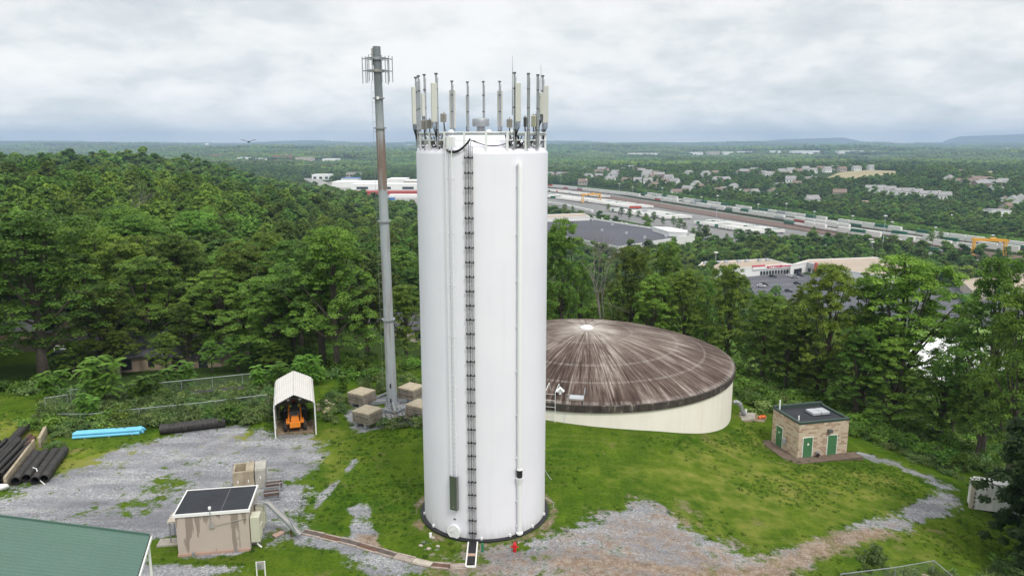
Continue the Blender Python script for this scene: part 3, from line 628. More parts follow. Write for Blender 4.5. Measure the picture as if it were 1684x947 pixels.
SRC = {}
def source(me):
    if me.name not in SRC: SRC[me.name] = bpy.data.objects.new('canopy_source', me)      # never linked: only read by the scatter
    return SRC[me.name]
def scatter(name, label, pts, scales, meshes, kind='stuff', cat=None, group=None, zs=None, idx=None, tilt=0.0):
    """one stuff object: geometry nodes put one of the meshes on each point"""
    n = len(pts); me = bpy.data.meshes.new(name); me.vertices.add(n); me.vertices.foreach_set('co', np.asarray(pts, np.float32).ravel())
    rot = np.stack([rng.uniform(-tilt, tilt, n), rng.uniform(-tilt, tilt, n), rng.uniform(0, 2*PI, n)], 1); sc = np.repeat(np.asarray(scales)[:, None], 3, 1)
    if zs is not None: sc[:, 2] *= zs
    for nm, dt, ar in (('rot', 'FLOAT_VECTOR', rot), ('scl', 'FLOAT_VECTOR', sc)):
        a = me.attributes.new(nm, dt, 'POINT'); a.data.foreach_set('vector', ar.astype(np.float32).ravel())
    a = me.attributes.new('pick', 'INT', 'POINT'); a.data.foreach_set('value', (rng.integers(0, len(meshes), n) if idx is None else idx).astype(np.int32))
    o = link(name, me); tag(o, label, cat, group, kind)
    t = bpy.data.node_groups.new('scatter_'+name, 'GeometryNodeTree'); t.interface.new_socket('Geometry', in_out='INPUT', socket_type='NodeSocketGeometry'); t.interface.new_socket('Geometry', in_out='OUTPUT', socket_type='NodeSocketGeometry')
    N = t.nodes.new; gi, go = N('NodeGroupInput'), N('NodeGroupOutput'); iop = N('GeometryNodeInstanceOnPoints'); j = N('GeometryNodeJoinGeometry')
    for m_ in reversed(meshes):
        oi = N('GeometryNodeObjectInfo'); oi.inputs['Object'].default_value = source(m_); oi.inputs['As Instance'].default_value = True; t.links.new(oi.outputs['Geometry'], j.inputs[0])
    def na(nm, dt):
        x = N('GeometryNodeInputNamedAttribute'); x.data_type = dt; x.inputs['Name'].default_value = nm; return x.outputs[0]
    t.links.new(gi.outputs[0], iop.inputs['Points']); t.links.new(j.outputs[0], iop.inputs['Instance']); iop.inputs['Pick Instance'].default_value = True
    t.links.new(na('pick', 'INT'), iop.inputs['Instance Index']); t.links.new(na('rot', 'FLOAT_VECTOR'), iop.inputs['Rotation']); t.links.new(na('scl', 'FLOAT_VECTOR'), iop.inputs['Scale'])
    t.links.new(iop.outputs[0], go.inputs[0]); md = o.modifiers.new('scatter', 'NODES'); md.node_group = t
    return o
def jgrid(x0, x1, y0, y1, s, jit=.42):
    x = np.arange(x0, x1, s); y = np.arange(y0, y1, s); X, Y = np.meshgrid(x, y); X = X+((np.arange(len(y)) % 2)*s*.5)[:, None]
    return (X+rng.uniform(-jit, jit, X.shape)*s).ravel(), (Y+rng.uniform(-jit, jit, X.shape)*s).ravel()
def free(x, y):
    ok = np.ones(x.shape, bool)
    for poly, mgn in CLEAR:
        P_ = np.array([(p[0], p[1]) for p in poly]); b = (x > P_[:, 0].min()-mgn) & (x < P_[:, 0].max()+mgn) & (y > P_[:, 1].min()-mgn) & (y < P_[:, 1].max()+mgn)
        if b.any():
            d = poly_sd(x[b], y[b], poly); ok[np.nonzero(b)[0][d > -mgn]] = False
    return ok
def rect_clear(cx0, cy0, hw, hd, rz=0.0, mgn=2.0):
    c, s = math.cos(rz), math.sin(rz); CLEAR.append(([(cx0+c*a-s*b, cy0+s*a+c*b) for a, b in ((-hw, -hd), (hw, -hd), (hw, hd), (-hw, hd))], mgn))

# ================================================================ WATER TOWER
TX, TY, TR, TH = -1.95, 49.5, 4.30, 25.35
g = G('tower_paint'); v = g.vec('Object'); n = g.noise(v, .25, 4, .5); v2 = g.vec('Object', (1.2, 1.2, .06)); st = g.noise(v2, 1.5, 6, .6)
c = g.mix(g.ramp(n, [(.35, .0), (.65, 1.0)]), (.79, .785, .86), (.83, .82, .89)); c = g.mix(g.ramp(st, [(.56, 0.0), (.78, .26)]), c, (.60, .61, .63)); sk0 = g.n('ShaderNodeSeparateXYZ'); g.put(sk0.inputs[0], v); sk1 = g.math('ADD', g.math('MULTIPLY', sk0.outputs[2], -.9), g.math('MULTIPLY', g.noise(g.vec('Object', (3, 3, .5)), 1.6, 6, .6), 1.6)); c = g.mix(g.ramp(sk1, [(.10, 0.0), (.75, .40)]), c, (.44, .42, .37))
br = g.n('ShaderNodeTexBrick'); br.inputs['Scale'].default_value = 1.0; br.inputs['Mortar Size'].default_value = .006; br.inputs['Brick Width'].default_value = 6.0; br.inputs['Row Height'].default_value = 2.42; br.inputs['Mortar Smooth'].default_value = .3
sep = g.n('ShaderNodeSeparateXYZ'); g.put(sep.inputs[0], v); an = g.math('MULTIPLY', g.math('ARCTAN2', sep.outputs[0], sep.outputs[1]), TR); cb = g.n('ShaderNodeCombineXYZ'); g.put(cb.inputs[0], an); g.put(cb.inputs[1], sep.outputs[2]); g.put(br.inputs['Vector'], cb.outputs[0])
b = g.bump(br.outputs['Fac'], .004, .6, g.bump(g.noise(v, .9, 2, .4), .02, .35)); M['tower'] = g.bsdf(g.mix(g.math('MULTIPLY', br.outputs['Fac'], .10), c, (.5, .51, .53)), .42, 0, b, .35)
tower = thing('water_tower', 'tall white cylindrical steel water tower with antennas round its top', 'water tower', (TX, TY, 0))
prof = [(TR, .12), (TR, TH-.12), (TR-.02, TH), (TR-.17, TH+.16), (TR-.2, TH+.2)]+[(r_, TH+.2+1.15*(1-(r_/(TR-.2))**1.6)) for r_ in np.linspace(TR-.25, .01, 12)]
MB().lathe(prof, 128).build('shell', M['tower'], tower, smooth=True)
mb = MB().lathe([(TR-.1, .0), (TR+.30, .0), (TR+.30, .12), (TR-.1, .13)], 96); mb.build('base_ring', M['black'], tower)
mb = MB()
ach = MB().box((0, 0, 0), (.12, .14, .16)).mesh('anchor_chair', M['white_paint'])
for k in range(14):
    a = 2*PI*k/14+.21; link('anchor_chair', ach, tower, (math.cos(a)*(TR+.05), math.sin(a)*(TR+.05), .2), (0, 0, a))
def ty(X, off=0.0): return TY-math.sqrt(max(.01, (TR+off)**2-(X-TX)**2))
def tang(X): return math.atan2(X-TX, -(ty(X)-TY))     # rotation about z facing outwards
# railing on the rim
rr = TR-.12
for z in (1.05, .58): MB().tube([(rr*math.cos(a), rr*math.sin(a), TH+.15+z) for a in np.linspace(0, 2*PI, 97)], .035, 6, cap=False).build('rail', M['white_paint'], tower)
MB().lathe([(rr-.01, .88), (rr+.03, .88), (rr+.03, 1.0), (rr-.01, 1.0)], 96, (0, 0, TH+.15)).build('rail_band', M['galv'], tower)
post = MB().box((0, 0, .55), (.09, .13, 1.15)).mesh('railing_post', M['white_paint'])
for k in range(20):
    a = 2*PI*(k+.3)/20; link('railing_post', post, tower, (rr*math.cos(a), rr*math.sin(a), TH+.12), (0, 0, a))
# roof vent drum
vX = atY(791, 200, TY).x-TX
vent = MB().lathe([(.001, .0), (.25, 0), (.25, .35), (.52, .35), (.55, .40), (.55, .80), (.52, .84), (.001, .92)], 32); vent.build('roof_vent', M['galv'], tower, smooth=True, loc=(vX, -.4, TH+1.25))
for dx, dy, r_ in ((-1.9, -1.6, .22), (.5, -2.2, .2), (1.9, -1.6, .22)): MB().lathe([(r_, -.3), (r_, .2), (r_*.7, .36), (.001, .4)], 16).build('roof_hatch', M['white_paint'], tower, smooth=True, loc=(dx, dy, TH+1.0))
# cable ladder down the front
cX = -2.58; cY = ty(cX); ca = -tang(cX)
cable = thing('cable_ladder', 'black cable ladder running down the front of the white tower', 'cable ladder', (cX, cY-.02, 0), -math.atan2(TX-cX, TY-cY)*-1)
cable.rotation_euler.z = math.atan2(-(TX-cX), (TY-cY))
zt = TH+.35; zb = .35
for x in (-.235, .235): MB().beam((x, -.10, zb), (x, -.10, zt), .022, .04).build('side_rail', M['greybox'], cable)
rung = MB(); rung.box((0, -.13, 0), (.54, .05, .07)); rung.box((0, -.16, .05), (.10, .08, .12)); rung.box((-.24, -.15, .03), (.06, .06, .13)); rung.box((.24, -.15, .03), (.06, .06, .13)); rung = rung.mesh('clamp_bar', M['black'])
k = 0; z = zb+.25
while z < zt: link('clamp_bar', rung, cable, (0, 0, z)); z += .905
for x, r_, m_ in ((-.17, .013, 'steel_dark'), (-.10, .012, 'galv'), (-.02, .021, 'black'), (.06, .012, 'greybox'), (.12, .014, 'steel_dark'), (.18, .012, 'galv')):
    z1 = zt+random.uniform(0, .25); MB().tube([(x*.8, -.02, zb-.45), (x, -.16, zb+.5), (x, -.16, zt-1.0), (x*.8, -.05, z1), (x*.6, .3, z1+.25)], r_, 5).build('cable', M[m_], cable)
# the swag of cables along the rim
def ring_pt(X, z, off=.06): return (X, ty(X, off), z)
swag = MB()
for q in range(4):
    pts = []
    for i in range(15):
        f = i/14; X = -4.0+(cX+.1+4.0)*f; pts.append(ring_pt(X, TH-.05+1.0*(f-.30)**2*1.6+q*.04+.02, .10))
    swag.tube(pts, .022, 5)
tag(swag.build('rim_cable', M['black'], None), 'black cables sagging along the tower rim left of the cable ladder', 'cable')
for X0, X1 in ((cX+.1, .2), (.3, 1.3), (1.2, 2.0)):
    mb = MB()
    for q in range(3):
        mb.tube([(X0+(X1-X0)*i/10, ty(X0+(X1-X0)*i/10, -.35), TH+.72-.32*math.sin(PI*i/10)*(1+q*.12)+q*.03) for i in range(11)], .025, 5)
    tag(mb.build('roof_cable', M['black']), {.2: 'black cable loop behind the rail, right beside the cable ladder', 1.3: 'black cable loop hanging behind the rail in the middle', 2.0: 'black cable loop behind the rail nearest the right antennas'}[X1], 'cable')
# white ladder, its green guard, manhole, overflow pipe
lX = -3.75; lr = math.atan2(-(TX-lX), (TY-ty(lX)))
lad = thing('access_ladder', 'thin white climbing ladder on the left of the tower above a green guard', 'ladder', (lX, ty(lX), 0), lr)
for x in (-.2, .2): MB().beam((x, -.16, 3.2), (x, -.16, TH+.9), .04, .05).build('stringer', M['white_paint'], lad)
st_ = MB().beam((-.2, -.16, 0), (.2, -.16, 0), .025, .025).mesh('rung', M['white_paint'])
for i in range(70): link('rung', st_, lad, (0, 0, 3.4+.32*i))
MB().tube([(.0, -.2, 3.3), (0, -.2, TH+.6)], .012, 4).build('safety_cable', M['galv'], lad)
for z in np.arange(4, TH, 3.3): MB().beam((-.2, 0, z), (-.2, -.16, z), .05, .05).beam((.2, 0, z), (.2, -.16, z), .05, .05).build('bracket', M['white_paint'], lad)
gz1 = atY(747, 783, ty(lX)-.2).z; gz0 = atY(747, 838, ty(lX)-.2).z
M['guard'] = plain('green_grey_steel_guard', (.10, .125, .09), .4, .1, 2, metal=.2); M['guard_side'] = plain('grey_guard_side', (.17, .18, .17), .4, .1, 2)
gd = MB(); gd.box((-.02, -.26, (gz0+gz1)/2), (.46, .04, gz1-gz0)); gd.build('guard_panel', M['guard'], lad)
MB().box((.26, -.17, (gz0+gz1)/2), (.05, .22, gz1-gz0)).box((-.26, -.17, (gz0+gz1)/2), (.03, .2, gz1-gz0)).build('guard_side', M['guard_side'], lad)
MB().box((.0, -.285, gz0+.22), (.1, .01, .05)).build('plate', M['galv'], lad)
mX = atY(748, 872, ty(-3.4)).x; mZ = atY(748, 872, ty(mX)).z; mr = math.atan2(-(TX-mX), (TY-ty(mX)))
mh = thing('manhole', 'round white bolted manhole cover low on the tower left of the cable ladder', 'manhole', (mX, ty(mX), mZ), mr)
def disc(r0, r1, y0, y1, n=28): return [(r0, y0), (r1, y0), (r1, y1), (r0, y1)]
mo = MB().lathe([(.36, .0), (.44, .0), (.44, .16), (.36, .16)], 28); mo.v = [(x, -z, y) for x, y, z in mo.v]; mo.build('neck', M['white_paint'], mh)
mo = MB().lathe([(.5, .16), (.5, .20), (.001, .22)], 28); mo.v = [(x, -z, y) for x, y, z in mo.v]; mo.build('cover', M['white_paint'], mh)
MB().tube([(-.22, -.26, -.05), (-.05, -.32, .12), (.12, -.26, .3)], .025, 5).build('handle', M['white_paint'], mh)
for k in range(12):
    a = 2*PI*k/12; MB().box((.44*math.cos(a), -.22, .44*math.sin(a)), (.05, .05, .05)).build('bolt', M['white_paint'], mh)
MB().box((0, -.02, .85), (.16, .02, .1)).build('nameplate', M['steel_dark'], mh)
oX = atY(855, 500, ty(.45)).x; oY = ty(oX)-.30
zt_ = atY(853, 268, oY).z; zm1 = atY(855, 772, oY).z; zm0 = atY(855, 784, oY).z; zc = atY(855, 797, oY).z
ov = thing('overflow_pipe', 'white overflow pipe with a black screen gap down the right front of the tower', 'pipe', (oX, oY, 0))
MB().tube([(-.05, .5, zt_-.35), (-.05, .22, zt_-.12), (-.03, .02, zt_-.05), (0, 0, zt_-.25), (0, 0, zm1)], .155, 14).build('upper_pipe', M['white_paint'], ov, smooth=True)
MB().tube([(0, 0, zm0), (0, 0, zm1)], .19, 14).build('screen', M['black'], ov)
MB().tube([(0, 0, zc), (0, 0, zm0-.03)], [.15, .26], 14).build('funnel', M['white_paint'], ov, smooth=True)
MB().tube([(0, 0, .2), (0, 0, zc+.02)], .155, 14).build('lower_pipe', M['white_paint'], ov, smooth=True)
MB().lathe([(.001, .3), (.24, .3), (.24, .38), (.001, .38)], 14).build('flange', M['white_paint'], ov); MB().lathe([(.13, 0), (.21, 0), (.21, .06), (.13, .06)], 14).build('collar', M['white_paint'], ov, loc=(0, 0, zm1))
bk = MB().box((-.16, .14, 0), (.14, .28, .06)).mesh('bracket', M['white_paint'])
for z in (.8, 2.6)+tuple(np.arange(zm1+.8, zt_-.8, 2.95)): link('bracket', bk, ov, (0, 0, z))

# antenna masts on the rim: (pixel x of pole, pixel y of pole top, front/back, panel (dx, top, bottom, width) or None, whip top)
def mast(px, pyt, side, panel, label, whip=None, pole_r=.055, facing=0.0):
    R_ = TR-.02 if side < 0 else TR-.35
    X = atY(px, 190, TY+side*2.5).x
    for _ in range(4): sx = max(-1, min(1, (X-TX)/R_)); Y = TY+side*R_*math.sqrt(max(0, 1-sx*sx)); X = atY(px, 190, Y).x
    X = max(TX-R_-.25, min(TX+R_+.25, X)); zt = atY(px, pyt, Y).z; z0 = TH+.25
    t = thing('antenna_mast', label, 'antenna', (X, Y, z0), 0, 'antenna masts round the tower rim')
    MB().tube([(0, 0, 0), (0, 0, zt-z0)], pole_r, 8).build('pole', M['galv'], t, smooth=True)
    MB().tube([(.09, 0, .1), (.09, 0, zt-z0-.2)], .022, 5).build('conduit', M['galv'], t)
    MB().box((0, 0, zt-z0+.02), (.2, .2, .09)).build('cap', M['steel_dark'], t)
    for f in (.25, .55, .8): MB().box((0, 0, (zt-z0)*f), (.17, .15, .08)).build('clamp', M['steel_dark'], t)
    MB().beam((0, 0, .15), ((TX-X)*.12, (TY-Y)*.12, .15), .08, .08).beam((0, 0, .8), ((TX-X)*.12, (TY-Y)*.12, .5), .05, .05).build('bracket', M['white_paint'], t)
    if whip: MB().tube([(-.12, 0, (zt-z0)*.45), (-.12, 0, zt-z0-.2), (-.12, 0, atY(px, whip, Y).z-z0)], [.035, .02, .008], 6).build('whip', M['galv'], t)
    if panel:
        x0, x1, y0, y1, dy = panel; Yp = Y+dy; a = atY(x0, y0, Yp); b_ = atY(x1, y1, Yp); w_ = b_.x-a.x
        p = MB().box(((a.x+b_.x)/2-X, dy, (a.z+b_.z)/2-z0), (w_*.93, .18, a.z-b_.z), facing, taper=.98).build('antenna_panel', M['cream'], t, bevel=.03)
        for f in (.2, .8): MB().beam((0, 0, b_.z-z0+(a.z-b_.z)*f), ((a.x+b_.x)/2-X, dy, b_.z-z0+(a.z-b_.z)*f), .07, .07).build('arm', M['galv'], t)
        mb = MB()
        for q in range(4): xx = (a.x+b_.x)/2-X+(q-1.5)*w_*.2; mb.tube([(xx, dy, b_.z-z0+.02), (xx, dy*.9, b_.z-z0-.25), (xx*.4, dy*.3, max(.05, b_.z-z0-.7)), (xx*.2, .12, .0)], .02, 4)
        mb.build('cable_tail', M['black'], t)
    return t
mast(685.1, 128.6, -1, (676.3, 684.8, 143, 205, -.25), 'grey mast with the leftmost long cream panel beyond the tower edge', facing=.5)
mast(689.5, 126, 1, None, 'bare grey mast close behind the leftmost cream panel')
mast(699, 124, 1, (692, 699.5, 153.5, 192, -.3), 'grey mast with a short cream panel, second panel from the left', facing=.6)
mast(718.3, 122.3, -1, (708, 719.7, 136.5, 201.5, -.25), 'grey mast with a wide cream panel near the left rail corner', facing=.35)
mast(743.8, 134.6, 1, (738, 750.2, 148.5, 211, .28), 'grey mast in front of a cream panel facing away, left of the vent')
mast(769.2, 136, 1, (766, 770, 158, 208, .25), 'grey mast with a narrow panel edge, just left of the round vent')
mast(795.2, 135.4, 1, None, 'bare grey mast standing right behind the round roof vent')
mast(821.8, 135, 1, (817, 827.3, 149.5, 208, .28), 'grey mast in front of a cream panel facing away, right of the vent')
mast(846, 120.8, -1, (847.2, 857, 136.5, 201, -.22), 'tall grey mast with long whip and wide cream panel, right front', 91.5)
mast(868.7, 122.3, -1, None, 'bare tall grey mast between the two right panel groups', pole_r=.08)
mast(884.1, 124.4, -1, (886.8, 893.5, 153, 189, .2), 'grey mast with a short cream panel near the right tower edge', pole_r=.08)
mast(892.2, 126, 1, (893.5, 901.8, 141, 202.5, -.5), 'grey mast with thin whip and the rightmost long cream panel', 106, facing=-.25)
def radio(px, py0, py1, w_, label, off, m_='greybox', n=1):
    Y = ty(max(TX-TR+.1, min(TX+TR-.1, atY(px, py1, 45.5).x)), off); a = atY(px, py0, Y); b_ = atY(px, py1, Y); h = a.z-b_.z
    t = thing('radio_unit', label, 'radio unit', (b_.x, Y, b_.z), 0, 'grey radio units by the antenna masts')
    MB().box((0, 0, h/2), (w_, .3, h)).build('housing', M[m_], t, bevel=.02); fin = MB().box((0, -.17, h/2), (w_*.06, .05, h*.9)).mesh('cooling_fin', M[m_])
    for i in range(6): link('cooling_fin', fin, t, ((i-2.5)*w_*.15, 0, 0))
    MB().tube([(0, .1, -.02), (.05, .15, -.35), (.1, .3, -.7)], .03, 5).build('cable_tail', M['black'], t); MB().beam((0, .1, h*.3), (0, .3, h*.3), .06, .06).build('arm', M['galv'], t); MB().tube([(0, .3, TH+.1-b_.z), (0, .3, h+.1)], .04, 6).build('pole', M['galv'], t)
radio(729.5, 187, 201, .36, 'grey radio unit low behind the wide left panel, right one of three', -.15)
radio(706, 197, 212, .34, 'grey radio unit between the two left masts', -.1)
radio(697, 198, 213, .3, 'darker grey radio unit at the far left rail', -.1, 'greybox')
radio(838, 196, 210, .36, 'grey radio unit left of the tall whip mast', -.2)
radio(863.5, 193, 209, .2, 'dark grey radio unit left of the bare right mast', -.2, 'steel_dark')
radio(877.5, 190, 209, .3, 'pale radio unit between the right masts', -.2, 'cabinet')
radio(881, 190, 208, .26, 'grey radio unit at the right end of the rim', -.3)
jb = atY(741.5, 226, ty(-3.6)-.1)
t = thing('junction_box', 'white junction box on the tower railing left of the cable ladder', 'junction box', (jb.x, jb.y, TH+.2), lr)
MB().box((0, 0, .42), (.5, .26, .62)).build('housing', M['white_paint'], t, bevel=.01); MB().box((-.28, 0, .42), (.05, .25, .6)).build('door', M['greybox'], t)

for X0, X1, lab in ((TX-TR+.2, TX-TR+2.0, 'tangle of black cables behind the rail under the left antennas'), (TX+TR-2.9, TX+TR-.5, 'tangle of black cables behind the rail under the right antennas')):
    t = thing('cable_tangle', lab, 'cables', (0, 0, 0))
    for q in range(20):
        X = rng.uniform(X0, X1); x2 = min(X1, max(X0, X+rng.uniform(-.8, .8))); o1 = rng.uniform(-.9, -.15); o2 = rng.uniform(-.6, -.15); z = rng.uniform(.25, .95); z2 = rng.uniform(.1, .9)
        pts = [(X, ty(X, o1), TH+.2+z), ((X*2+x2)/3, ty((X*2+x2)/3, o1), TH+.15+min(z, z2)*.5), ((X+2*x2)/3, ty((X+2*x2)/3, o2), TH+.12+min(z, z2)*.6), (x2, ty(x2, o2), TH+.2+z2)]
        MB().tube(pts, rng.uniform(.018, .04), 5).build('cable', M['black' if q % 4 else 'greybox'], t)
    for q in range(4):
        X = X0+(X1-X0)*(q+.5)/4; MB().box((X, ty(X, -.5), TH+.62), (.26, .18, .34)).build('splice_box', M['greybox' if q % 2 else 'steel_dark'], t)

# ================================================================ MONOPOLE
pb = atz(645, 664, 0); PY = pb.y; ptop = atY(619.3, 77, PY)
g = G('weathered_pole'); v = g.vec('Object'); n = g.noise(g.vec('Object', (2.2, 2.2, .12)), 1.6, 8, .65); sz = g.n('ShaderNodeSeparateXYZ'); g.put(sz.inputs[0], v)
hz = g.math('DIVIDE', sz.outputs[2], 36.0); band = g.ramp(hz, [(.0, .0), (.12, .04), (.28, .13), (.44, .06), (.50, -.05), (.59, -.1), (.60, .30), (.66, .42), (.74, .22), (.80, -.02), (.82, -.2)])
rm = g.ramp(g.math('ADD', n, band), [(.58, 0.0), (.82, .9)]); base = g.mix(g.noise(v, .8, 4, .5), (.33, .36, .385), (.42, .45, .47))
base = g.mix(g.ramp(hz, [(.76, 0.0), (.84, 1.0)]), base, (.20, .22, .235))
c = g.mix(rm, base, g.mix(g.noise(v, 3, 5, .6), (.16, .10, .07), (.24, .17, .13))); M['pole'] = g.bsdf(c, .6, .15, None, .3)
pole = thing('monopole', 'tall grey steel monopole with rust streaks and an antenna frame on top', 'monopole', (pb.x, PY, 0))
lx = (ptop.x-pb.x)/ptop.z; LE = lambda z: lx*z; HP = ptop.z
cuts = [0]+[atY(640, 524, PY).z, atY(632, 363, PY).z, atY(626, 210, PY).z]+[HP]; rad = [.53, .50, .46, .42, .36]
for i in range(4):
    z0, z1 = cuts[i], cuts[i+1]; MB().tube([(LE(z0), 0, z0), (LE(z1), 0, z1)], [rad[i]-(.02 if i else 0), rad[i+1]], 18).build('shaft', M['pole'], pole, smooth=True)
    if i: MB().lathe([(rad[i]-.1, -.12), (rad[i]+.17, -.12), (rad[i]+.17, .02), (rad[i]-.1, .02)], 24, (LE(z0), 0, z0)).build('flange', M['galv'], pole)
MB().lathe([(.3, 0), (.78, 0), (.78, .1), (.3, .1)], 24).build('base_plate', M['galv'], pole)
for zc_ in (atY(645, 632, PY).z, atY(645, 656, PY).z):
    MB().box((-.03, -.50, zc_), (.17, .12, .5)).build('hand_hole', M['black'], pole, bevel=.05)
peg = MB().beam((0, 0, 0), (-.28, 0, 0), .03, .03).mesh('climbing_peg', M['galv']); mb = MB()
z = 8.0
while z < HP-2.0: link('climbing_peg', peg, pole, (LE(z)-.34-.12*(1-z/HP), 0, z)); z += .9
MB().tube([(LE(2)-.85, 0, 2), (LE(HP-3)-.62, 0, HP-3)], .012, 4).build('safety_cable', M['galv'], pole)
for zc_, s in ((atY(622, 97, PY).z, 0), (atY(622, 117, PY).z, 1)):
    MB().lathe([(.3, -.12), (.5, -.12), (.5, .12), (.3, .12)], 16, (LE(zc_), 0, zc_)).build('collar', M['greybox' if s else 'galv'], pole)
    for k in range(3):
        a = PI/2+2*PI*k/3+.15; d = Vector((math.cos(a), math.sin(a), 0)); q = Vector((-d.y, d.x, 0)); c0 = Vector((LE(zc_), 0, zc_))
        MB().beam(c0+d*.3, c0+d*.98, .14, .12).beam(c0+d*.4+q*.1, c0+d*.98+q*.65, .06, .06).beam(c0+d*.4-q*.1, c0+d*.98-q*.65, .06, .06).build('arm', M['galv'], pole)
        MB().tube([c0+d*.98-q*1.02, c0+d*.98+q*1.02], .05, 6).build('cross_bar', M['galv'], pole)
zlo, zhi = atY(622, 138, PY).z, atY(622, 92, PY).z
for k in range(3):
    a = PI/2+2*PI*k/3+.15; d = Vector((math.cos(a), math.sin(a), 0)); q = Vector((-d.y, d.x, 0))
    for s in (-.95, -.32, .32, .95):
        c0 = Vector((LE(zhi), 0, 0))+d*1.04+q*s; MB().tube([c0+Vector((0, 0, zlo+(s > 0)*.15)), c0+Vector((0, 0, zhi-(s < 0)*.1))], .042, 6).build('mount_pipe', M['galv'], pole)
MB().box((LE(HP)-.42, 0, HP-.9), (.16, .2, 1.5)).box((LE(HP)-.55, 0, HP-.7), (.08, .05, .08)).box((LE(HP)-.55, 0, HP-1.1), (.08, .05, .08)).build('bracket', M['greybox'], pole)
cz_ = atY(623, 162, PY).z; MB().lathe([(.3, -.05), (.55, -.05), (.55, .06), (.3, .06)], 16, (LE(cz_), 0, cz_)).build('collar', M['galv'], pole); MB().box((LE(cz_), -.5, cz_), (.2, .2, .25)).build('beacon', M['whitewall'], pole)
# steel cross frame at its foot and the ballast stacks
SA = atz(597.4, 653, .9)-atz(575, 648, .9); yaw = math.atan2(SA.y, SA.x)
fr = thing('cross_frame', 'grey steel cross frame bolted round the monopole foot', 'steel frame', (pb.x, PY, 0), yaw)
for a in (0, PI/2, PI, -PI/2):
    d = Vector((math.cos(a+.78), math.sin(a+.78), 0)); MB().beam(d*.6+Vector((0, 0, .30)), d*3.1+Vector((0, 0, .25)), .22, .32).build('beam', M['galv'], fr)
for s in (1, -1):
    MB().beam((-2.2, 2.2*s, .2), (2.2, 2.2*s, .2), .16, .22).build('beam', M['galv'], fr); MB().beam((2.2*s, -2.05, .2), (2.2*s, 2.05, .2), .16, .2).build('beam', M['galv'], fr)
slabs = []
M['slabtop'] = plain('tan_slab', (.43, .37, .27), .9, .12, 1.5, bumpd=.01, dirt=(.26, .2, .13), dirt_amt=.5)
M['slabgrey'] = plain('grey_slab', (.27, .235, .195), .9, .2, 1.8, bumpd=.01, dirt=(.10, .08, .06), dirt_amt=.7)
for (px, py, nl, lab, pink) in ((595, 641, 5, 'stack of concrete slabs farthest left, behind, of the four round the monopole', 0), (603.5, 671, 5, 'stack of concrete slabs nearest the camera, left of the monopole foot', 1),
                                (676.5, 633, 5, 'stack of concrete slabs behind right of the monopole, half hidden by the tower', 1), (690, 661, 5, 'stack of concrete slabs in front right of the monopole, cut by the tower edge', 0)):
    H_ = .45+.235*nl; c0 = atz(px, py, H_)
    t = thing('ballast_stack', lab, 'slab stack', (c0.x, c0.y, 0), yaw, 'ballast stacks round the monopole')
    MB().box((-.55, 0, .2), (.25, 2.0, .36)).box((.55, 0, .2), (.25, 2.0, .36)).build('bearer', M['galv'], t)
    for i in range(nl):
        MB().box((rng.uniform(-.05, .05), rng.uniform(-.05, .05), .50+.235*i+(0 if i < nl-1 else .0)), (1.98, 1.98, .19), rng.uniform(-.02, .02)).build('slab', M['slabtop' if i == nl-1 else 'slabgrey'], t, bevel=.02)
        if i < nl-1:
            for s in (-.8, .8): MB().box((s, 0, .615+.235*i), (.12, 1.9, .05)).build('spacer', M['wood_dark'], t)
# heap of folded steel step frames
rack = []
for i in range(9):
    p = atz(633+i*5.6, 690+rng.uniform(-4, 5), 0)
    t = thing('step_frame', 'rusty welded steel step frame lying in the heap by the monopole', 'steel frame', (p.x, p.y, .05), yaw+rng.uniform(-.4, .4), 'heap of steel step frames'); t.rotation_euler[0] = rng.uniform(.3, 1.1)
    m_ = M['wood'] if i % 3 else M['galv']
    for s in (-.3, .3): MB().beam((s, 0, 0), (s, 0, 1.15), .05, .05).build('side_bar', m_, t)
    for z in (.1, .6, 1.1): MB().beam((-.3, 0, z), (.3, 0, z), .05, .04).build('tread', m_, t)

# ================================================================ DOMED RESERVOIR
RX, RY, RR, RZ = 8.4, 81.0, 16.2, 2.2
g = G('streaked_dome'); v = g.vec('Object'); sp_ = g.n('ShaderNodeSeparateXYZ'); g.put(sp_.inputs[0], v)
ang = g.math('ARCTAN2', sp_.outputs[1], sp_.outputs[0]); rad_ = g.math('POWER', g.math('ADD', g.math('MULTIPLY', sp_.outputs[0], sp_.outputs[0]), g.math('MULTIPLY', sp_.outputs[1], sp_.outputs[1])), .5)
def streak(ka, kr, sc, det, off=0.0):
    cb = g.n('ShaderNodeCombineXYZ'); g.put(cb.inputs[0], g.math('MULTIPLY', ang, ka)); g.put(cb.inputs[1], g.math('MULTIPLY_ADD', rad_, kr, off)); return g.noise(cb.outputs[0], sc, det, .62)
s1 = streak(9, .10, 1.6, 8); s2 = streak(30, .14, 1.6, 8, 5.0); s3 = streak(90, .3, 1.4, 6, 9.0); blot = g.noise(v, .30, 6, .6)
rf = g.math('DIVIDE', rad_, RR)
f = g.math('ADD', g.math('ADD', g.math('MULTIPLY', s1, .30), g.math('MULTIPLY', s2, .42)), g.math('ADD', g.math('MULTIPLY', s3, .26), g.math('MULTIPLY', blot, .14)))
f = g.math('ADD', f, g.math('MULTIPLY_ADD', g.noise(v, .17, 4, .55), .22, -.11)); f = g.math('ADD', f, g.ramp(rf, [(0.0, .16), (.08, .12), (.30, .03), (.6, .0), (1.0, -.015)]))
col = g.ramp(f, [(.44, (.030, .018, .014)), (.52, (.070, .047, .039)), (.58, (.125, .092, .078)), (.64, (.23, .19, .165)), (.72, (.52, .48, .435))])
wob = g.math('MULTIPLY_ADD', s3, .02, g.math('MULTIPLY_ADD', g.noise(v, .5, 3), .018, -.019))
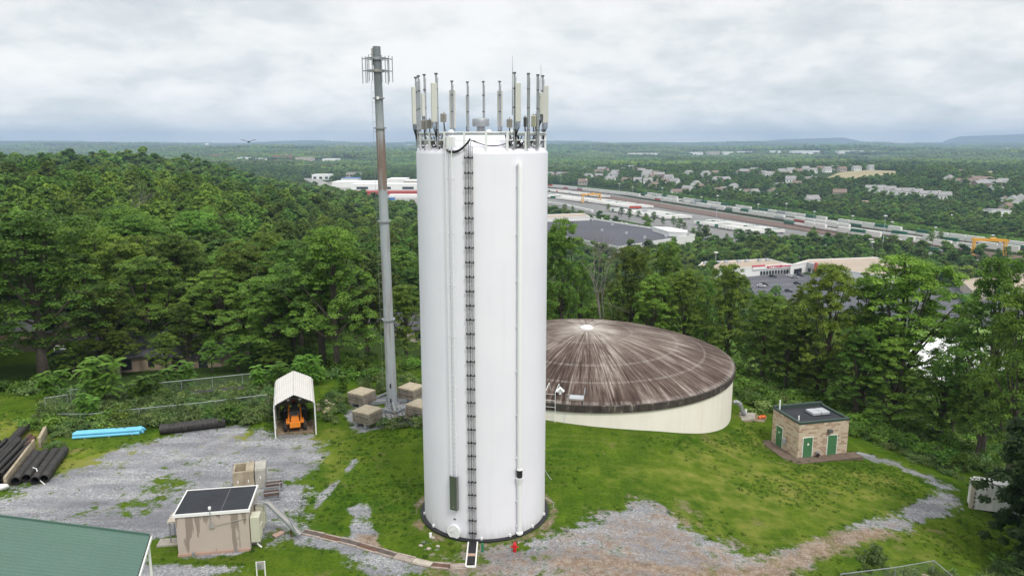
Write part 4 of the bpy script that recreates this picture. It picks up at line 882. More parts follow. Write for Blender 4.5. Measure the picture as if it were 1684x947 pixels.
def ringline(r0, wd):
    d = g.math('ABSOLUTE', g.math('SUBTRACT', g.math('ADD', rf, wob), r0)); return g.ramp(d, [(0, .75), (wd, .6), (wd*1.9, 0.0)])
for r0, wd in ((.305, .006), (.615, .008), (.80, .006), (.985, .010)): col = g.mix(g.math('MULTIPLY', ringline(r0, wd), g.ramp(s2, [(.40, .08), (.62, .72)])), col, (.36, .33, .30))
segs = g.math('ABSOLUTE', g.math('SUBTRACT', g.math('FRACT', g.math('MULTIPLY_ADD', ang, 24/(2*PI), .3)), .5)); sw_ = g.math('DIVIDE', .006*6, g.math('ADD', rf, .08))
col = g.mix(g.math('MULTIPLY', g.math('LESS_THAN', segs, g.math('MULTIPLY', sw_, .45)), g.ramp(s2, [(.40, 0.0), (.62, .75)])), col, (.38, .35, .32))
M['dome'] = g.bsdf(col, .9, 0, g.bump(f, .02, .5), .2)
g = G('dark_rim'); v = g.vec('Object'); n = g.noise(g.vec('Object', (1, 1, .3)), 1.4, 8, .68); M['rim'] = g.bsdf(g.ramp(n, [(.35, (.028, .022, .02)), (.56, (.07, .055, .048)), (.70, (.30, .27, .23))]), .9)
g = G('cream_wall'); v = g.vec('Object'); n = g.noise(g.vec('Object', (1, 1, .15)), 1.1, 7, .6); sp_ = g.n('ShaderNodeSeparateXYZ'); g.put(sp_.inputs[0], v)
c = g.mix(g.ramp(n, [(.5, 0.0), (.8, .45)]), (.92, .865, .79), (.74, .66, .55)); M['creamwall'] = g.bsdf(c, .8, 0, g.bump(g.noise(v, 2, 4), .01, .3))
res = thing('reservoir', 'low round cream water reservoir with a brown streaked dome roof', 'reservoir', (RX, RY, RZ))
MB().lathe([(RR-.18, -7.5), (RR-.18, -.66)], 128).build('wall', M['creamwall'], res, smooth=True)
MB().lathe([(RR-.3, -.68), (RR, -.68), (RR+.02, 0), (RR-.1, .05)], 128).build('rim_band', M['rim'], res)
MB().lathe([(RR-.1, .05)]+[(r_, .05+3.2*(1-(r_/RR)**1.9)) for r_ in np.linspace(RR-.4, .0, 26)], 128).build('dome_roof', M['dome'], res, smooth=True)
MB().lathe([(.75, -.1), (.75, .16), (.55, .30), (.3, .36), (.001, .38)], 20, (0, 0, 3.22)).build('vent_cap', M['whitewall'], res, smooth=True)
def onrim(px, py):
    r = ray(px, py); a = r[0]**2+r[1]**2; b = -2*(r[0]*RX+r[1]*RY); cc = RX*RX+RY*RY-RR*RR; t_ = (-b-math.sqrt(max(0, b*b-4*a*cc)))/2/a; return Vector(r*t_)+Vector((0, 0, CZ))
hp = onrim(943, 660); ha = math.atan2(hp.y-RY, hp.x-RX)+PI/2
t = thing('roof_hatch', 'grey hatch with white guard rails on the reservoir edge', 'roof hatch', (hp.x, hp.y, RZ), ha)
MB().box((.25, 1.35, .42), (1.5, 1.2, .35)).build('curb', M['concrete_pale'], t); MB().box((.25, 1.35, .64), (1.6, 1.3, .07), 0, .12).build('lid', M['cgrey'], t)
t.scale = (.82, .82, .75)
rail_ = lambda p, q: MB().tube([p, q], .022, 6).build('rail', M['cgrey'], t)
for p, q in (((-.85, .2, .0), (-.85, .2, 1.3)), ((1.15, .1, 0), (1.15, .1, 1.3)), ((1.15, 1.9, .3), (1.15, 1.9, 1.7)), ((-.85, .2, 1.3), (1.15, .1, 1.3)), ((-.85, .2, .75), (1.15, .1, .75)), ((1.15, .1, 1.3), (1.15, 1.9, 1.7)), ((-.85, .2, .0), (-1.0, -.12, -3.0))): rail_(p, q)
lp = onrim(904, 660); la = math.atan2(lp.y-RY, lp.x-RX)+PI/2
t = thing('reservoir_ladder', 'white ladder top on the reservoir edge beside the tower', 'ladder', (lp.x, lp.y, RZ), la)
for s in (-.4, .55): MB().tube([(s, -.1, -2), (s, -.1, 1.15), (s, 1.3, 1.55), (s, 1.8, .7)], .028, 6).build('side_rail', M['white_paint'], t)
for z in (-1.5, -.9, -.3, .35, .95): MB().tube([(-.4, -.1, z), (.55, -.1, z)], .02, 5).build('rung', M['white_paint'], t)
pv = onrim(921, 650); t = thing('vent_cowl', 'small white mushroom vent between the ladder and hatch on the reservoir', 'vent', (pv.x+.1, pv.y+1.4, RZ+.35), 0)
MB().tube([(0, 0, -.2), (0, 0, .45)], .14, 10).build('pipe', M['white_paint'], t); MB().tube([(-.3, 0, .4), (0, 0, .75), (.3, 0, .4)], .17, 10).build('cowl', M['white_paint'], t, smooth=True)
# outlet pipe on its pad, red patch fitting
op = onrim(1208, 660); g0 = at(1222, 684); pz = g0.z
t = thing('outlet_pipe', 'grey steel pipe bending down from the reservoir wall onto a pad', 'pipe', (g0.x, g0.y, pz), 0)
k0 = atY(1206, 661, g0.y-.1)-g0; k1 = atY(1214, 661, g0.y)-g0; k2 = atY(1219, 668, g0.y)-g0; k3 = atY(1220, 676, g0.y)-g0; k4 = atY(1226, 681, g0.y)-g0; k5 = atY(1228, 678, g0.y)-g0
MB().tube([k0, k0.lerp(k1, .7), k1, k2, k3, k4.lerp(k3, .4), k4], .21, 12).build('pipe', M['galv'], t, smooth=True)
for p, q in ((k0, k1), (k1, k2), (k3, k4)):
    d = (q-p).normalized(); MB().tube([p+(q-p)*.5-d*.05, p+(q-p)*.5+d*.05], .30, 12).build('flange', M['galv'], t)
MB().tube([k4, k4+Vector((0, 0, .55))], .13, 10).build('riser', M['white_paint'], t)
pd = [tuple(at(x, y)[:2]) for x, y in ((1204, 690), (1241, 692), (1242, 684), (1206, 676))]
tag(MB().prism(pd, pz-.8, pz+.07).build('concrete_pad', M['concrete'], None), 'concrete pad under the outlet pipe beside the reservoir', 'concrete pad')
rp = at(1252, 688); t = thing('orange_fitting', 'orange plastic pipe fitting lying on red dirt by the pad', 'pipe fitting', (rp.x, rp.y, rp.z), .4)
MB().tube([(-.4, 0, .16), (.35, 0, .16)], .15, 10).build('barrel', M['orangecrate'], t, smooth=True); MB().tube([(.0, 0, .2), (.0, 0, .42)], .11, 8).build('branch', M['orangecrate'], t); MB().tube([(.35, 0, .16), (.45, 0, .16)], .2, 10).build('flange', M['orangecrate'], t)

# ================================================================ BLOCK BUILDING (right)
B0, B1, B2 = atz(1311, 754, -4), atz(1392, 745, -4), atz(1268, 725, -4)
ex = (B1-B0).normalized(); by_ = math.atan2(ex.y, ex.x); BW, BD, BH = (B1-B0).length, (B2-B0).length, 3.5
g = G('split_block'); v = g.vec('Object'); spx = g.n('ShaderNodeSeparateXYZ'); g.put(spx.inputs[0], v)
cb = g.n('ShaderNodeCombineXYZ'); g.put(cb.inputs[0], g.math('ADD', spx.outputs[0], spx.outputs[1])); g.put(cb.inputs[1], spx.outputs[2])
br = g.n('ShaderNodeTexBrick'); br.inputs['Scale'].default_value = 1; br.inputs['Brick Width'].default_value = .41; br.inputs['Row Height'].default_value = .205; br.inputs['Mortar Size'].default_value = .012; g.put(br.inputs['Vector'], cb.outputs[0]); br.inputs['Color1'].default_value = (0, 0, 0, 1); br.inputs['Color2'].default_value = (1, 1, 1, 1); br.inputs['Mortar'].default_value = (.5, .5, .5, 1)
cell = g.n('ShaderNodeSeparateColor'); g.put(cell.inputs[0], br.outputs['Color'])
c = g.ramp(cell.outputs[0], [(0.0, (.60, .49, .37)), (.36, (.54, .41, .30)), (.52, (.40, .26, .18)), (.66, (.62, .52, .40)), (.86, (.34, .22, .15))], 'CONSTANT')
c = g.mix(g.math('MULTIPLY', br.outputs['Fac'], .8), c, (.52, .44, .35))
c = g.mix(.25, c, (.58, .46, .36)); M['block'] = g.bsdf(c, .9, 0, g.bump(g.math('SUBTRACT', g.noise(v, 8, 4), br.outputs['Fac']), .02, .6))
bb = thing('pump_house', 'small tan block pump house with green doors and a dark flat roof', 'pump house', (B0.x, B0.y, -4.05), by_)
rc = (BW/2, BD/2)
MB().box((BW/2, BD/2, BH/2), (BW, BD, BH)).build('wall', M['block'], bb, bevel=.01)
MB().box((BW/2, BD/2, BH+.01), (BW-.5, BD-.5, .04)).build('roof', M['tarroof'], bb)
mb = MB(); th = .28
for c0, d0 in (((BW/2, th/2-.03, BH+.10), (BW+.06, th, .2)), ((BW/2, BD-th/2+.03, BH+.19), (BW+.06, th, .38)), ((th/2-.03, BD/2, BH+.097), (th, BD-.5, .2)), ((BW-th/2+.03, BD/2, BH+.097), (th, BD-.5, .2))): mb.box(c0, d0)
mb.build('parapet', M['green_trim'], bb)
for i in (0, 1): MB().box((3.05+i*.98, 2.25, BH+.2), (.92, 1.25, .3)).build('roof_light', M['cgrey'], bb, bevel=.04)
MB().box((3.55, 2.25, BH+.06), (2.1, 1.4, .09)).build('roof_light_curb', M['tarroof'], bb)
MB().tube([(.35, 3.9, BH), (.35, 3.9, BH+1.1)], .075, 8).build('vent_pipe', M['whitewall'], bb); MB().tube([(.55, 1.0, BH), (.55, 1.0, BH+.5)], .07, 8).build('vent_pipe', M['whitewall'], bb)
def door(x, y, face, wd=.98, hh=2.05, sign=True):
    dd = MB(); fr_ = MB()
    if face == 'f':
        MB().box((x, -.012, hh/2+.06), (wd+.16, .05, hh+.12)).build('door_frame', M['whitewall'], bb); d = MB().box((x, -.045, hh/2+.06), (wd, .04, hh)).build('door', M['green_paint'], bb)
        MB().box((x+wd*.38, -.09, 1.05), (.1, .08, .1)).build('handle', M['galv'], d)
        if sign: MB().box((x+.02, -.072, 1.45), (.17, .01, .22)).build('notice', M['whitewall'], d)
    else:
        MB().box((-.012, y, hh/2+.06), (.05, wd+.16, hh+.12)).build('door_frame', M['whitewall'], bb); d = MB().box((-.045, y, hh/2+.06), (.04, wd, hh)).build('door', M['green_paint'], bb)
        MB().box((-.09, y-wd*.38, 1.05), (.08, .1, .1)).build('handle', M['galv'], d)
        if sign: MB().box((-.072, y, 1.55), (.01, .22, .17)).build('notice', M['whitewall'], d)
door(1.02, 0, 'f', sign=True); door(3.72, 0, 'f', sign=False); door(0, 3.1, 's', sign=True)
MB().box((3.3, -.16, 2.62), (.42, .3, .32)).build('wall_lamp', M['steel_dark'], bb); MB().box((-.12, 2.15, 1.0), (.2, .5, .6)).build('meter_box', M['cgrey'], bb, bevel=.03)
hy = MB().tube([(2.05, -.3, 0), (2.05, -.3, .55)], .07, 8).tube([(1.85, -.3, .35), (2.25, -.3, .35)], .08, 8); hy.build('test_valve', M['black'], bb); MB().lathe([(.001, 0), (.22, 0), (.22, .06), (.001, .1)], 12, (2.05, -.3, .62)).build('valve_cap', M['galv'], bb)
tag(MB().box((BW/2-.25, -.62, -.30), (BW+2.3, 1.24, .86)).box((-.72, BD/2+.1, -.302), (1.24, BD+.2, .86)).build('apron_slab', plain('brown_concrete', (.15, .11, .085), .95, .2, 1.5), None, loc=(B0.x, B0.y, -4.05), rot=(0, 0, by_)), 'dark brown concrete apron round the tan pump house', 'concrete apron')

# ================================================================ WHITE CONTAINER AND DARK CONIFER (right edge)
wb0 = at(1598, 836); t = thing('storage_container', 'weathered white metal container half hidden by the dark conifer', 'container', (wb0.x, wb0.y, wb0.z-.05), -.30)
tt = atY(1604, 791, wb0.y).z-wb0.z
M['oldwhite'] = plain('old_white_paint', (.74, .74, .73), .6, .05, 1, dirt=(.25, .2, .15), dirt_amt=.25)
MB().box((2.6, .65, tt/2), (4.9, 1.2, tt)).build('body', M['oldwhite'], t, bevel=.02)
for i in range(9): MB().box((.45+.54*i, .03, tt/2), (.06, .05, tt-.1)).build('rib', M['oldwhite'], t)
MB().box((-.06, .12, tt/2-.05), (.30, .3, tt+.05)).build('corner_post', M['concrete_pale'], t); MB().box((-.02, .7, tt/2), (.1, 1.0, tt*.9)).build('door', M['oldwhite'], t)
for z in (.3, .7, 1.1, 1.5): MB().box((.12, -.02, z), (.12, .08, .1)).build('hinge', M['rust'], t)
MB().beam((.6, .0, tt), (1.1, .5, tt-.35), .08, .08).build('bent_strip', M['rust'], t)

# ================================================================ CONCRETE SHED (lower left) with its cabinets and cable tray
h_ = 2.8; q = [atz(*a, h_) for a in ((285.3, 848.7), (410, 838.9), (425.3, 798.5), (309.5, 807.5))]
sa = math.atan2((q[1]-q[0]).y, (q[1]-q[0]).x); SW, SD = 4.55, 3.45
g = G('stained_panel'); v = g.vec('Object'); n = g.noise(g.vec('Object', (1.6, 1.6, .22)), 1.5, 7, .55); n2 = g.noise(v, .8, 5, .6); spz = g.n('ShaderNodeSeparateXYZ'); g.put(spz.inputs[0], v)
hgt = g.ramp(g.math('DIVIDE', spz.outputs[2], 2.8), [(0, -.06), (.5, .0), (1, .10)]); drip = g.ramp(g.math('ADD', n, hgt), [(.575, 0.0), (.60, .75), (.9, .85)])
c = g.mix(n2, (.46, .38, .33), (.53, .46, .40)); c = g.mix(drip, c, (.22, .175, .14)); M['stained'] = g.bsdf(c, .9, 0, g.bump(g.noise(v, 12, 4), .008, .5))
sh = thing('equipment_shed', 'stained pinkish concrete equipment shed with a flat black roof', 'shed', (q[0].x, q[0].y, 0), sa)
MB().box((SW/2, SD/2, h_/2-.05), (SW-.12, SD-.12, h_-.2)).build('wall', M['stained'], sh, bevel=.02)
MB().box((SW/2, SD/2, h_+.03), (SW-.04, SD-.04, .05)).build('roof', M['tarroof'], sh)
mb = MB()
for c0, d0 in (((SW/2, 0, h_), (SW+.12, .07, .2)), ((SW/2, SD, h_), (SW+.12, .07, .2)), ((0, SD/2, h_-.003), (.07, SD-.07, .2)), ((SW, SD/2, h_-.003), (.07, SD-.07, .2))): mb.box(c0, d0)
mb.build('fascia', M['whitewall'], sh); MB().box((SW*.62, SD/2, h_+.062), (.04, SD-.1, .012), .0).build('roof_seam', M['steel_dark'], sh)
MB().box((SW/2, .0, .08), (SW-.1, .10, .16)).build('skirt', M['pinkpost'], sh)
for x in (1.0, 3.6): MB().box((x, -.08, .12), (.14, .16, .3)).build('tie_down', M['galv'], sh)
MB().tube([(2.2, -.06, 1.9), (2.2, -.06, 3.15)], .03, 6).build('lamp_pole', M['galv'], sh); MB().lathe([(.001, 0), (.09, 0), (.09, .16), (.001, .2)], 8, (2.2, -.06, 3.12)).build('lamp', M['whitewall'], sh)
MB().box((2.25, -.04, 1.95), (.3, .08, .25)).build('outlet_box', M['greybox'], sh); MB().tube([(2.5, -.02, 1.95), (4.3, -.02, 2.3), (4.45, -.02, 2.3)], .018, 5).build('conduit', M['greybox'], sh)
for (x, y, z, a, b, c2, nm) in ((SW+.28, .55, 1.35, .58, .85, 1.75, 'cooling_unit'), (SW+.28, 2.35, 1.25, .5, .85, 1.6, 'cooling_unit')):
    u_ = MB().box((x, y, z), (a, b, c2)).build(nm, M['cabinet'], sh, bevel=.02); MB().box((x+a/2+.03, y+.05, z-.2), (.08, b*.7, .8)).build('grille', M['cabinet'], u_)
MB().tube([(SW+.35, .25, .5), (SW+.36, .3, .25), (SW+.6, .2, .05)], .05, 6).build('drain', M['whitewall'], sh)
def local(o, p): return (Matrix.Translation(o.location) @ Matrix.Rotation(o.rotation_euler.z, 4, 'Z')).inverted() @ p
tray = thing('cable_tray', 'sloping grey cable tray from the shed down to the trench', 'cable tray', (atz(425, 826, 2.35).x, atz(425, 826, 2.35).y, 0), 0)
tr0 = tray.location.copy(); pA = atz(415, 826, 2.35)-tr0; pB = atz(441, 826, 2.35)-tr0; pC = atz(494, 878, .25)-tr0; pM = atz(478, 862, .9)-tr0
off = (pC-pB).cross(Vector((0, 0, 1))).normalized()*.2
for s in (-1, 1):
    MB().beam(pA+Vector((0, .2*s, 0)), pB+off*s, .06, .14).build('side_rail', M['galv'], tray); MB().beam(pB+off*s, pC+off*s, .06, .14).build('side_rail', M['galv'], tray)
MB().beam(pB, pC, .36, .05).beam(pA, pB, .36, .05).build('cover', M['greybox'], tray)
MB().beam(Vector((pM.x, pM.y, 0)), pM, .08, .08).build('support_post', M['rust'], tray); MB().beam(pM+off*1.0+Vector((0, 0, .55)), pM+off*1.0+(pC-pM).normalized()*1.6+Vector((0, 0, -.75)), .05, .05).build('hand_bar', M['galv'], tray)
sb = atz(276, 842, 0.0); t = thing('doorstep_slab', 'pale concrete landing slab projecting left of the shed', 'landing', (0, 0, 0))
sl_ = atz(283, 843, 1.55); MB().box((-.45, 2.2, 1.6), (.9, 1.3, .12)).build('canopy', M['concrete_pale'], t); t.location = (q[0].x, q[0].y, 0); t.rotation_euler.z = sa
for y in (1.7, 2.7): MB().beam((-.8, y, 0), (-.8, y, 1.6), .07, .07).build('post', M['galv'], t)
ps = atz(279, 892, 0); tag(MB().box((0, 0, .04), (1.4, .9, .12)).build('paving_slab', M['concrete'], None, loc=(ps.x, ps.y, 0), rot=(0, 0, sa)), 'brown concrete slab in the grass left of the shed', 'slab')
# concrete vault boxes and steel racks behind the shed
v0 = atz(382, 777.5, 1.5); v1 = atz(417, 773.5, 1.5); va = math.atan2((v1-v0).y, (v1-v0).x); Wd = (v1-v0).length; 
M['vault'] = plain('stained_vault_concrete', (.40, .34, .25), .9, .15, 1.2, dirt=(.22, .17, .11), dirt_amt=.6); M['vault2'] = plain('grey_vault_concrete', (.42, .40, .36), .9, .12, 1.2, dirt=(.25, .23, .2), dirt_amt=.5)
t = thing('concrete_vault', 'open topped tan concrete vault behind the shed, the left of two', 'concrete vault', (v0.x, v0.y, 0), va)
Dp = 1.75
for c0, d0 in (((Wd/2, .07, .75), (Wd, .14, 1.5)), ((Wd/2, Dp-.07, .75), (Wd, .14, 1.5)), ((.07, Dp/2, .72), (.14, Dp-.28, 1.44)), ((Wd-.3, Dp/2, .75), (.6, Dp-.28, 1.5))): MB().box(c0, d0).build('side_wall', M['vault'], t, bevel=.015)
MB().box((Wd/2, Dp/2, .5), (Wd-.3, Dp-.3, .1)).build('floor_slab', M['vault'], t)
for i in range(2): MB().box((.35+i*.75, -.02, .72), (.08, .05, .2)).build('lifting_eye', M['whitewall'], t)
v2 = atz(418.5, 773, 1.52); v3 = atz(436, 772, 1.52); W2 = (v3-v2).length
t = thing('concrete_vault', 'closed grey concrete vault, the right one of two behind the shed', 'concrete vault', (v2.x, v2.y, 0), va)
MB().box((W2/2, Dp/2, .75), (W2, Dp, 1.5)).build('body', M['vault2'], t, bevel=.02); MB().box((W2/2, Dp/2, 1.53), (W2+.02, Dp*.9, .06)).build('lid', M['vault2'], t, bevel=.01); MB().box((W2*.5, -.02, .9), (.08, .05, .2)).build('lifting_eye', M['whitewall'], t)
for (px, py, wd, dp, lab) in ((451, 797, 1.25, .9, 'grey steel rack frame with rusty bars behind the shed, the farther one'), (447, 812, 1.15, .9, 'grey steel rack frame with rusty bars behind the shed, the nearer one')):
    c0 = atz(px, py, .3); t = thing('steel_rack', lab, 'rack', (c0.x, c0.y, 0), va, 'steel racks behind the shed')
    for z in (.12, .62):
        for s in (-1, 1): MB().beam((-wd/2, s*dp/2, z), (wd/2, s*dp/2, z), .06, .08).beam((s*wd/2, -dp/2, z), (s*wd/2, dp/2, z), .05, .07).build('rail', M['galv'], t)
    for sx in (-1, 1):
        for sy in (-1, 1): MB().beam((sx*wd/2, sy*dp/2, 0), (sx*wd/2, sy*dp/2, .9), .07, .07).build('post', M['galv'], t)
    for i in range(4): MB().beam((-wd/2, -dp/2+dp*(i+.5)/4, .40), (wd/2, -dp/2+dp*(i+.5)/4, .40), .1, .06).build('shelf_bar', M['rust'], t)
bp_ = atz(458, 879, 0); tag(MB().box((0, 0, .06), (.75, .4, .08), .9).build('loose_board', M['pinkpost'], None, loc=tuple(bp_)), 'pale board lying on rubble under the cable tray', 'board')

# cable trench from the tray to the tower
tp = [atz(*p, 0) for p in ((498, 874), (530, 881), (560, 888), (590, 896), (620, 905), (650, 914), (680, 922), (710, 929), (740, 932), (768, 931))]
tz_ = lambda p, dz: Vector((p.x, p.y, Tz(p.x, p.y)+dz))
t = thing('cable_trench', 'pink concrete kerbed cable trench crossing the lawn to the tower', 'cable trench', (tp[0].x, tp[0].y, 0))
M['kerbpink'] = plain('pinkish_concrete', (.37, .31, .27), .9, .25, 1.0, dirt=(.16, .12, .09), dirt_amt=.7)
o_ = t.location.copy(); full = []
for a, b in zip(tp[:-1], tp[1:]):
    k = max(1, int((b-a).length/1.05)); full += [a.lerp(b, i/k) for i in range(k)]
full.append(tp[-1])
for i, (a, b) in enumerate(zip(full[:-1], full[1:])):
    d = (b-a).normalized(); n = Vector((-d.y, d.x, 0)); a2 = a+d*.02; b2 = b-d*.02; z = -.02+rng.uniform(-.05, .02); n = (n+d*rng.uniform(-.05, .05)).normalized()
    for s in (-1, 1): MB().beam(tz_(a2+n*.27*s, z)-o_, tz_(b2+n*.27*s, z+rng.uniform(-.02, .02))-o_, .12, .2).build('kerb_stone', M['kerbpink'], t)
    if i % 5 == 2 or i < 5: MB().beam(tz_(a2, -.02)-o_, tz_(b2, -.02)-o_, .38, .1).build('cover_board', M['rust' if i % 2 else 'wood_dark'], t)
    else: MB().beam(tz_(a2, .01)-o_, tz_(b2, .0)-o_, .40, .14).build('cover_slab', M['kerbpink' if i % 3 else 'concrete_pale'], t)
tr1 = atz(779, 905, 0); t = thing('cable_trough', 'white framed trough with black covers at the foot of the cable ladder', 'cable trough', (cX, 0, 0))
y0, y1 = atz(779, 933, 0).y, ty(cX)-.35
for s in (-.3, .3): MB().beam((s, y0, .06), (s, y1, .06), .08, .14).build('side_board', M['whitewall'], t)
MB().beam((-.3, y0, .06), (.3, y0, .06), .08, .14).build('end_board', M['whitewall'], t)
L_ = y1-y0
for a, b in ((.10, .40), (.52, 1.0)): MB().box((0, y0+L_*(a+b)/2, .06), (.44, L_*(b-a), .1)).build('cover', M['black'], t)
MB().box((0, y0+L_*.46, .07), (.5, .3, .09)).build('cross_board', M['pinkpost'], t)

# ================================================================ HYDRANT, MARKER, SLAB
hp_ = atz(846.5, 908, 0); t = thing('fire_hydrant', 'red fire hydrant in front of the white tower', 'fire hydrant', (hp_.x, hp_.y, .0))
MB().lathe([(.17, 0), (.17, .05), (.115, .06), (.105, .5), (.14, .52), (.14, .56), (.12, .60), (.08, .70), (.04, .73), (.04, .79), (.001, .79)], 16).build('barrel', M['red_paint'], t, smooth=True)
for d, r_ in (((1, 0), .055), ((-1, 0), .055), ((0, -1), .075)): MB().tube([(d[0]*.08, d[1]*.08, .40), (d[0]*.2, d[1]*.2, .40)], r_, 8).build('outlet', M['red_paint'], t); MB().tube([(d[0]*.2, d[1]*.2, .40), (d[0]*.24, d[1]*.24, .40)], r_*1.25, 6).build('cap', M['red_paint'], t)
gp = atz(793.5, 907, 0); t = thing('marker_post', 'short green marker post by the foot of the tower', 'marker post', (gp.x, gp.y, 0)); MB().tube([(0, 0, -.05), (0, 0, .58)], .075, 10).build('post', M['green_post'], t); MB().lathe([(.001, .64), (.06, .62), (.085, .57), (.085, .55)], 10).build('cap', M['green_post'], t)
tag(MB().prism([tuple(atz(x, y, 0)[:2]) for x, y in ((851, 893), (862, 908), (876, 903), (864, 889))], -.1, .06).build('splash_slab', M['concrete_pale'], None), 'square concrete splash slab right of the hydrant', 'slab')
dpst = atz(430, 950, 0); t = thing('meter_panel', 'small grey meter panel on two white posts at the bottom edge', 'meter panel', (dpst.x, dpst.y, 0), .2)
for s in (-.24, .24): MB().beam((s, 0, 0), (s, 0, 1.1), .07, .07).build('post', M['whitewall'], t)
MB().box((0, .0, .85), (.42, .1, .5)).build('panel', M['greybox'], t); MB().box((-.05, -.07, .85), (.2, .06, .3)).build('meter', M['galv'], t)
p0 = atz(905, 830, 0); t = thing('bent_cable', 'white wires hanging loose off the right side of the tower', 'cable', tuple(p0)); t.location = (TX+TR, TY-.8, 0)
MB().tube([(-.02, 0, 3.4), (.25, 0, 2.9), (.45, 0, 2.7)], .02, 5).tube([(-.02, -.3, 1.5), (.35, -.3, 1.25), (.6, -.3, 1.1), (.55, -.3, .8)], .02, 5).build('wire', M['cgrey'], t)

# ================================================================ CARPORT AND TRACTOR
c0 = atz(453.5, 721, 0); c1 = atz(520, 714, 0); cya = math.atan2((c1-c0).y, (c1-c0).x); CW = (c1-c0).length; CL = 7.0; CE, CPk = 3.25, 3.95
M['metalroof'] = plain('pale_metal_sheet', (.66, .63, .60), .45, .04, .8)
cp = thing('carport', 'open ended cream metal carport sheltering an orange tractor', 'carport', (c0.x, c0.y, 0), cya)
arch = [(0, 0), (0, CE-.35), (.12, CE-.1), (.35, CE+.03), (CW/2, CPk), (CW-.35, CE+.03), (CW-.12, CE-.1), (CW, CE-.35), (CW, 0)]
for i in range(4):
    y = CL*i/3; MB().tube([(x, y, z) for x, z in arch], .045 if i else .06, 6, cap=False).build('frame_hoop', M['white_paint'], cp)
ribs = 34
def sheet(name, p, q, y0, y1, n, along=True):
    """ribbed sheet between profile points p and q (x,z), ribs along y, spread over n ribs"""
    mb = MB(); P_ = Vector((p[0], 0, p[1])); Q_ = Vector((q[0], 0, q[1])); nn = (Q_-P_).cross(Vector((0, 1, 0))).normalized()*-1; vs_ = []
    for i in range(n*4+1):
        f = i/(n*4); k = i % 4; b = P_.lerp(Q_, f)+nn*(.03 if k in (1, 2) else .0); vs_ += [b+Vector((0, y0, 0)), b+Vector((0, y1, 0))]
    mb.add(vs_, [(2*i, 2*i+1, 2*i+3, 2*i+2) for i in range(n*4)]); vb = [v_-nn*.02 for v_ in vs_]; mb.add(vb, [(2*i, 2*i+2, 2*i+3, 2*i+1) for i in range(n*4)]); return mb.build(name, M['metalroof'], cp)
def xrib(name, p, q, y0, y1):
    """sheet whose ribs run up the slope"""
    mb = MB(); P_ = Vector((p[0], 0, p[1])); Q_ = Vector((q[0], 0, q[1])); nn = (Q_-P_).cross(Vector((0, 1, 0))).normalized()*-1; n = 22; vs_ = []
    for i in range(n*4+1):
        y = y0+(y1-y0)*i/(n*4); o = nn*(.035 if (i % 4) in (1, 2) else 0); vs_ += [P_+Vector((0, y, 0))+o, Q_+Vector((0, y, 0))+o]
    mb.add(vs_, [(2*i, 2*i+2, 2*i+3, 2*i+1) for i in range(n*4)]); return mb.build(name, M['metalroof'], cp)
sheet('roof_sheet', (.35, CE+.08), (CW/2, CPk+.05), -.15, CL+.15, 8); sheet('roof_sheet', (CW/2, CPk+.05), (CW-.35, CE+.08), -.15, CL+.15, 8)
for a, b in (((-.02, CE-.35), (.12, CE-.07)), ((.12, CE-.07), (.35, CE+.08)), ((CW-.35, CE+.08), (CW-.12, CE-.07)), ((CW-.12, CE-.07), (CW+.02, CE-.35))): sheet('eave_bend', a, b, -.15, CL+.15, 1)
sheet('side_sheet', (-.03, .5), (-.03, CE-.35), -.05, CL, 8); sheet('side_sheet', (CW+.03, CE-.35), (CW+.03, .5), -.05, CL, 8)
mb = MB(); mb.add([(0, CL, .6), (CW, CL, .6), (CW, CL, CE-.2), (CW-.35, CL, CE), (CW/2, CL, CPk), (.35, CL, CE), (0, CL, CE-.2)], [(0, 1, 2, 3, 4, 5, 6)]); mb.build('end_sheet', M['metalroof'], cp)
MB().box((.35, 4.6, 1.6), (.25, .12, 2.8), ry=.08).build('plank', M['wood'], cp)
tc0 = c0.lerp(c1, .49); dirv = Vector((-math.sin(cya), math.cos(cya), 0))
tr_ = thing('backhoe_loader', 'orange backhoe tractor parked inside the carport facing out', 'tractor', tuple(tc0+dirv*.75), cya)
MB().extr([(-.36, .55), (.36, .55), (.36, 1.25), (.28, 1.42), (-.28, 1.42), (-.36, 1.25)], .35, 1.9).build('hood', M['orange'], tr_, bevel=.03)
MB().box((0, .22, .78), (.95, .30, .52)).box((0, .30, 1.15), (.72, .14, .3)).build('bumper', M['orange'], tr_, bevel=.03)
MB().box((0, .315, 1.05), (.42, .05, .44)).build('grille', M['black'], tr_); MB().box((0, .27, 1.22), (.16, .04, .1)).build('headlight', M['whitewall'], tr_)
MB().box((0, 1.25, 1.44), (.5, 1.1, .05)).build('hood_top', M['steel_dark'], tr_)
for sx, y, r_, wd in ((-.86, .75, .48, .3), (.86, .75, .48, .3), (-.9, 2.9, .75, .42), (.9, 2.9, .75, .42)):
    wv = MB().tube([(-wd/2, 0, 0), (-wd*.35, 0, 0), (wd*.35, 0, 0), (wd/2, 0, 0)], [r_*.85, r_, r_, r_*.85], 20).build('wheel', M['tyre'], tr_, smooth=True, loc=(sx, y, r_)); MB().tube([(-wd*.53, 0, 0), (wd*.53, 0, 0)], r_*.45, 14).build('rim', M['orange'], wv)
for s in (-1, 1):
    MB().box((s*.62, .75, .95), (.35, .8, .28)).build('side_tank', M['orange'], tr_, bevel=.04); MB().box((s*.78, 2.5, 1.62), (.4, 1.3, .08)).build('fender', M['steel_dark'], tr_)
    MB().beam((s*.55, 1.0, 1.0), (s*.5, 2.3, 1.9), .14, .22).build('loader_arm', M['orange'], tr_)
MB().box((0, 2.0, 1.2), (1.0, 1.3, .8)).build('chassis', M['steel_dark'], tr_)
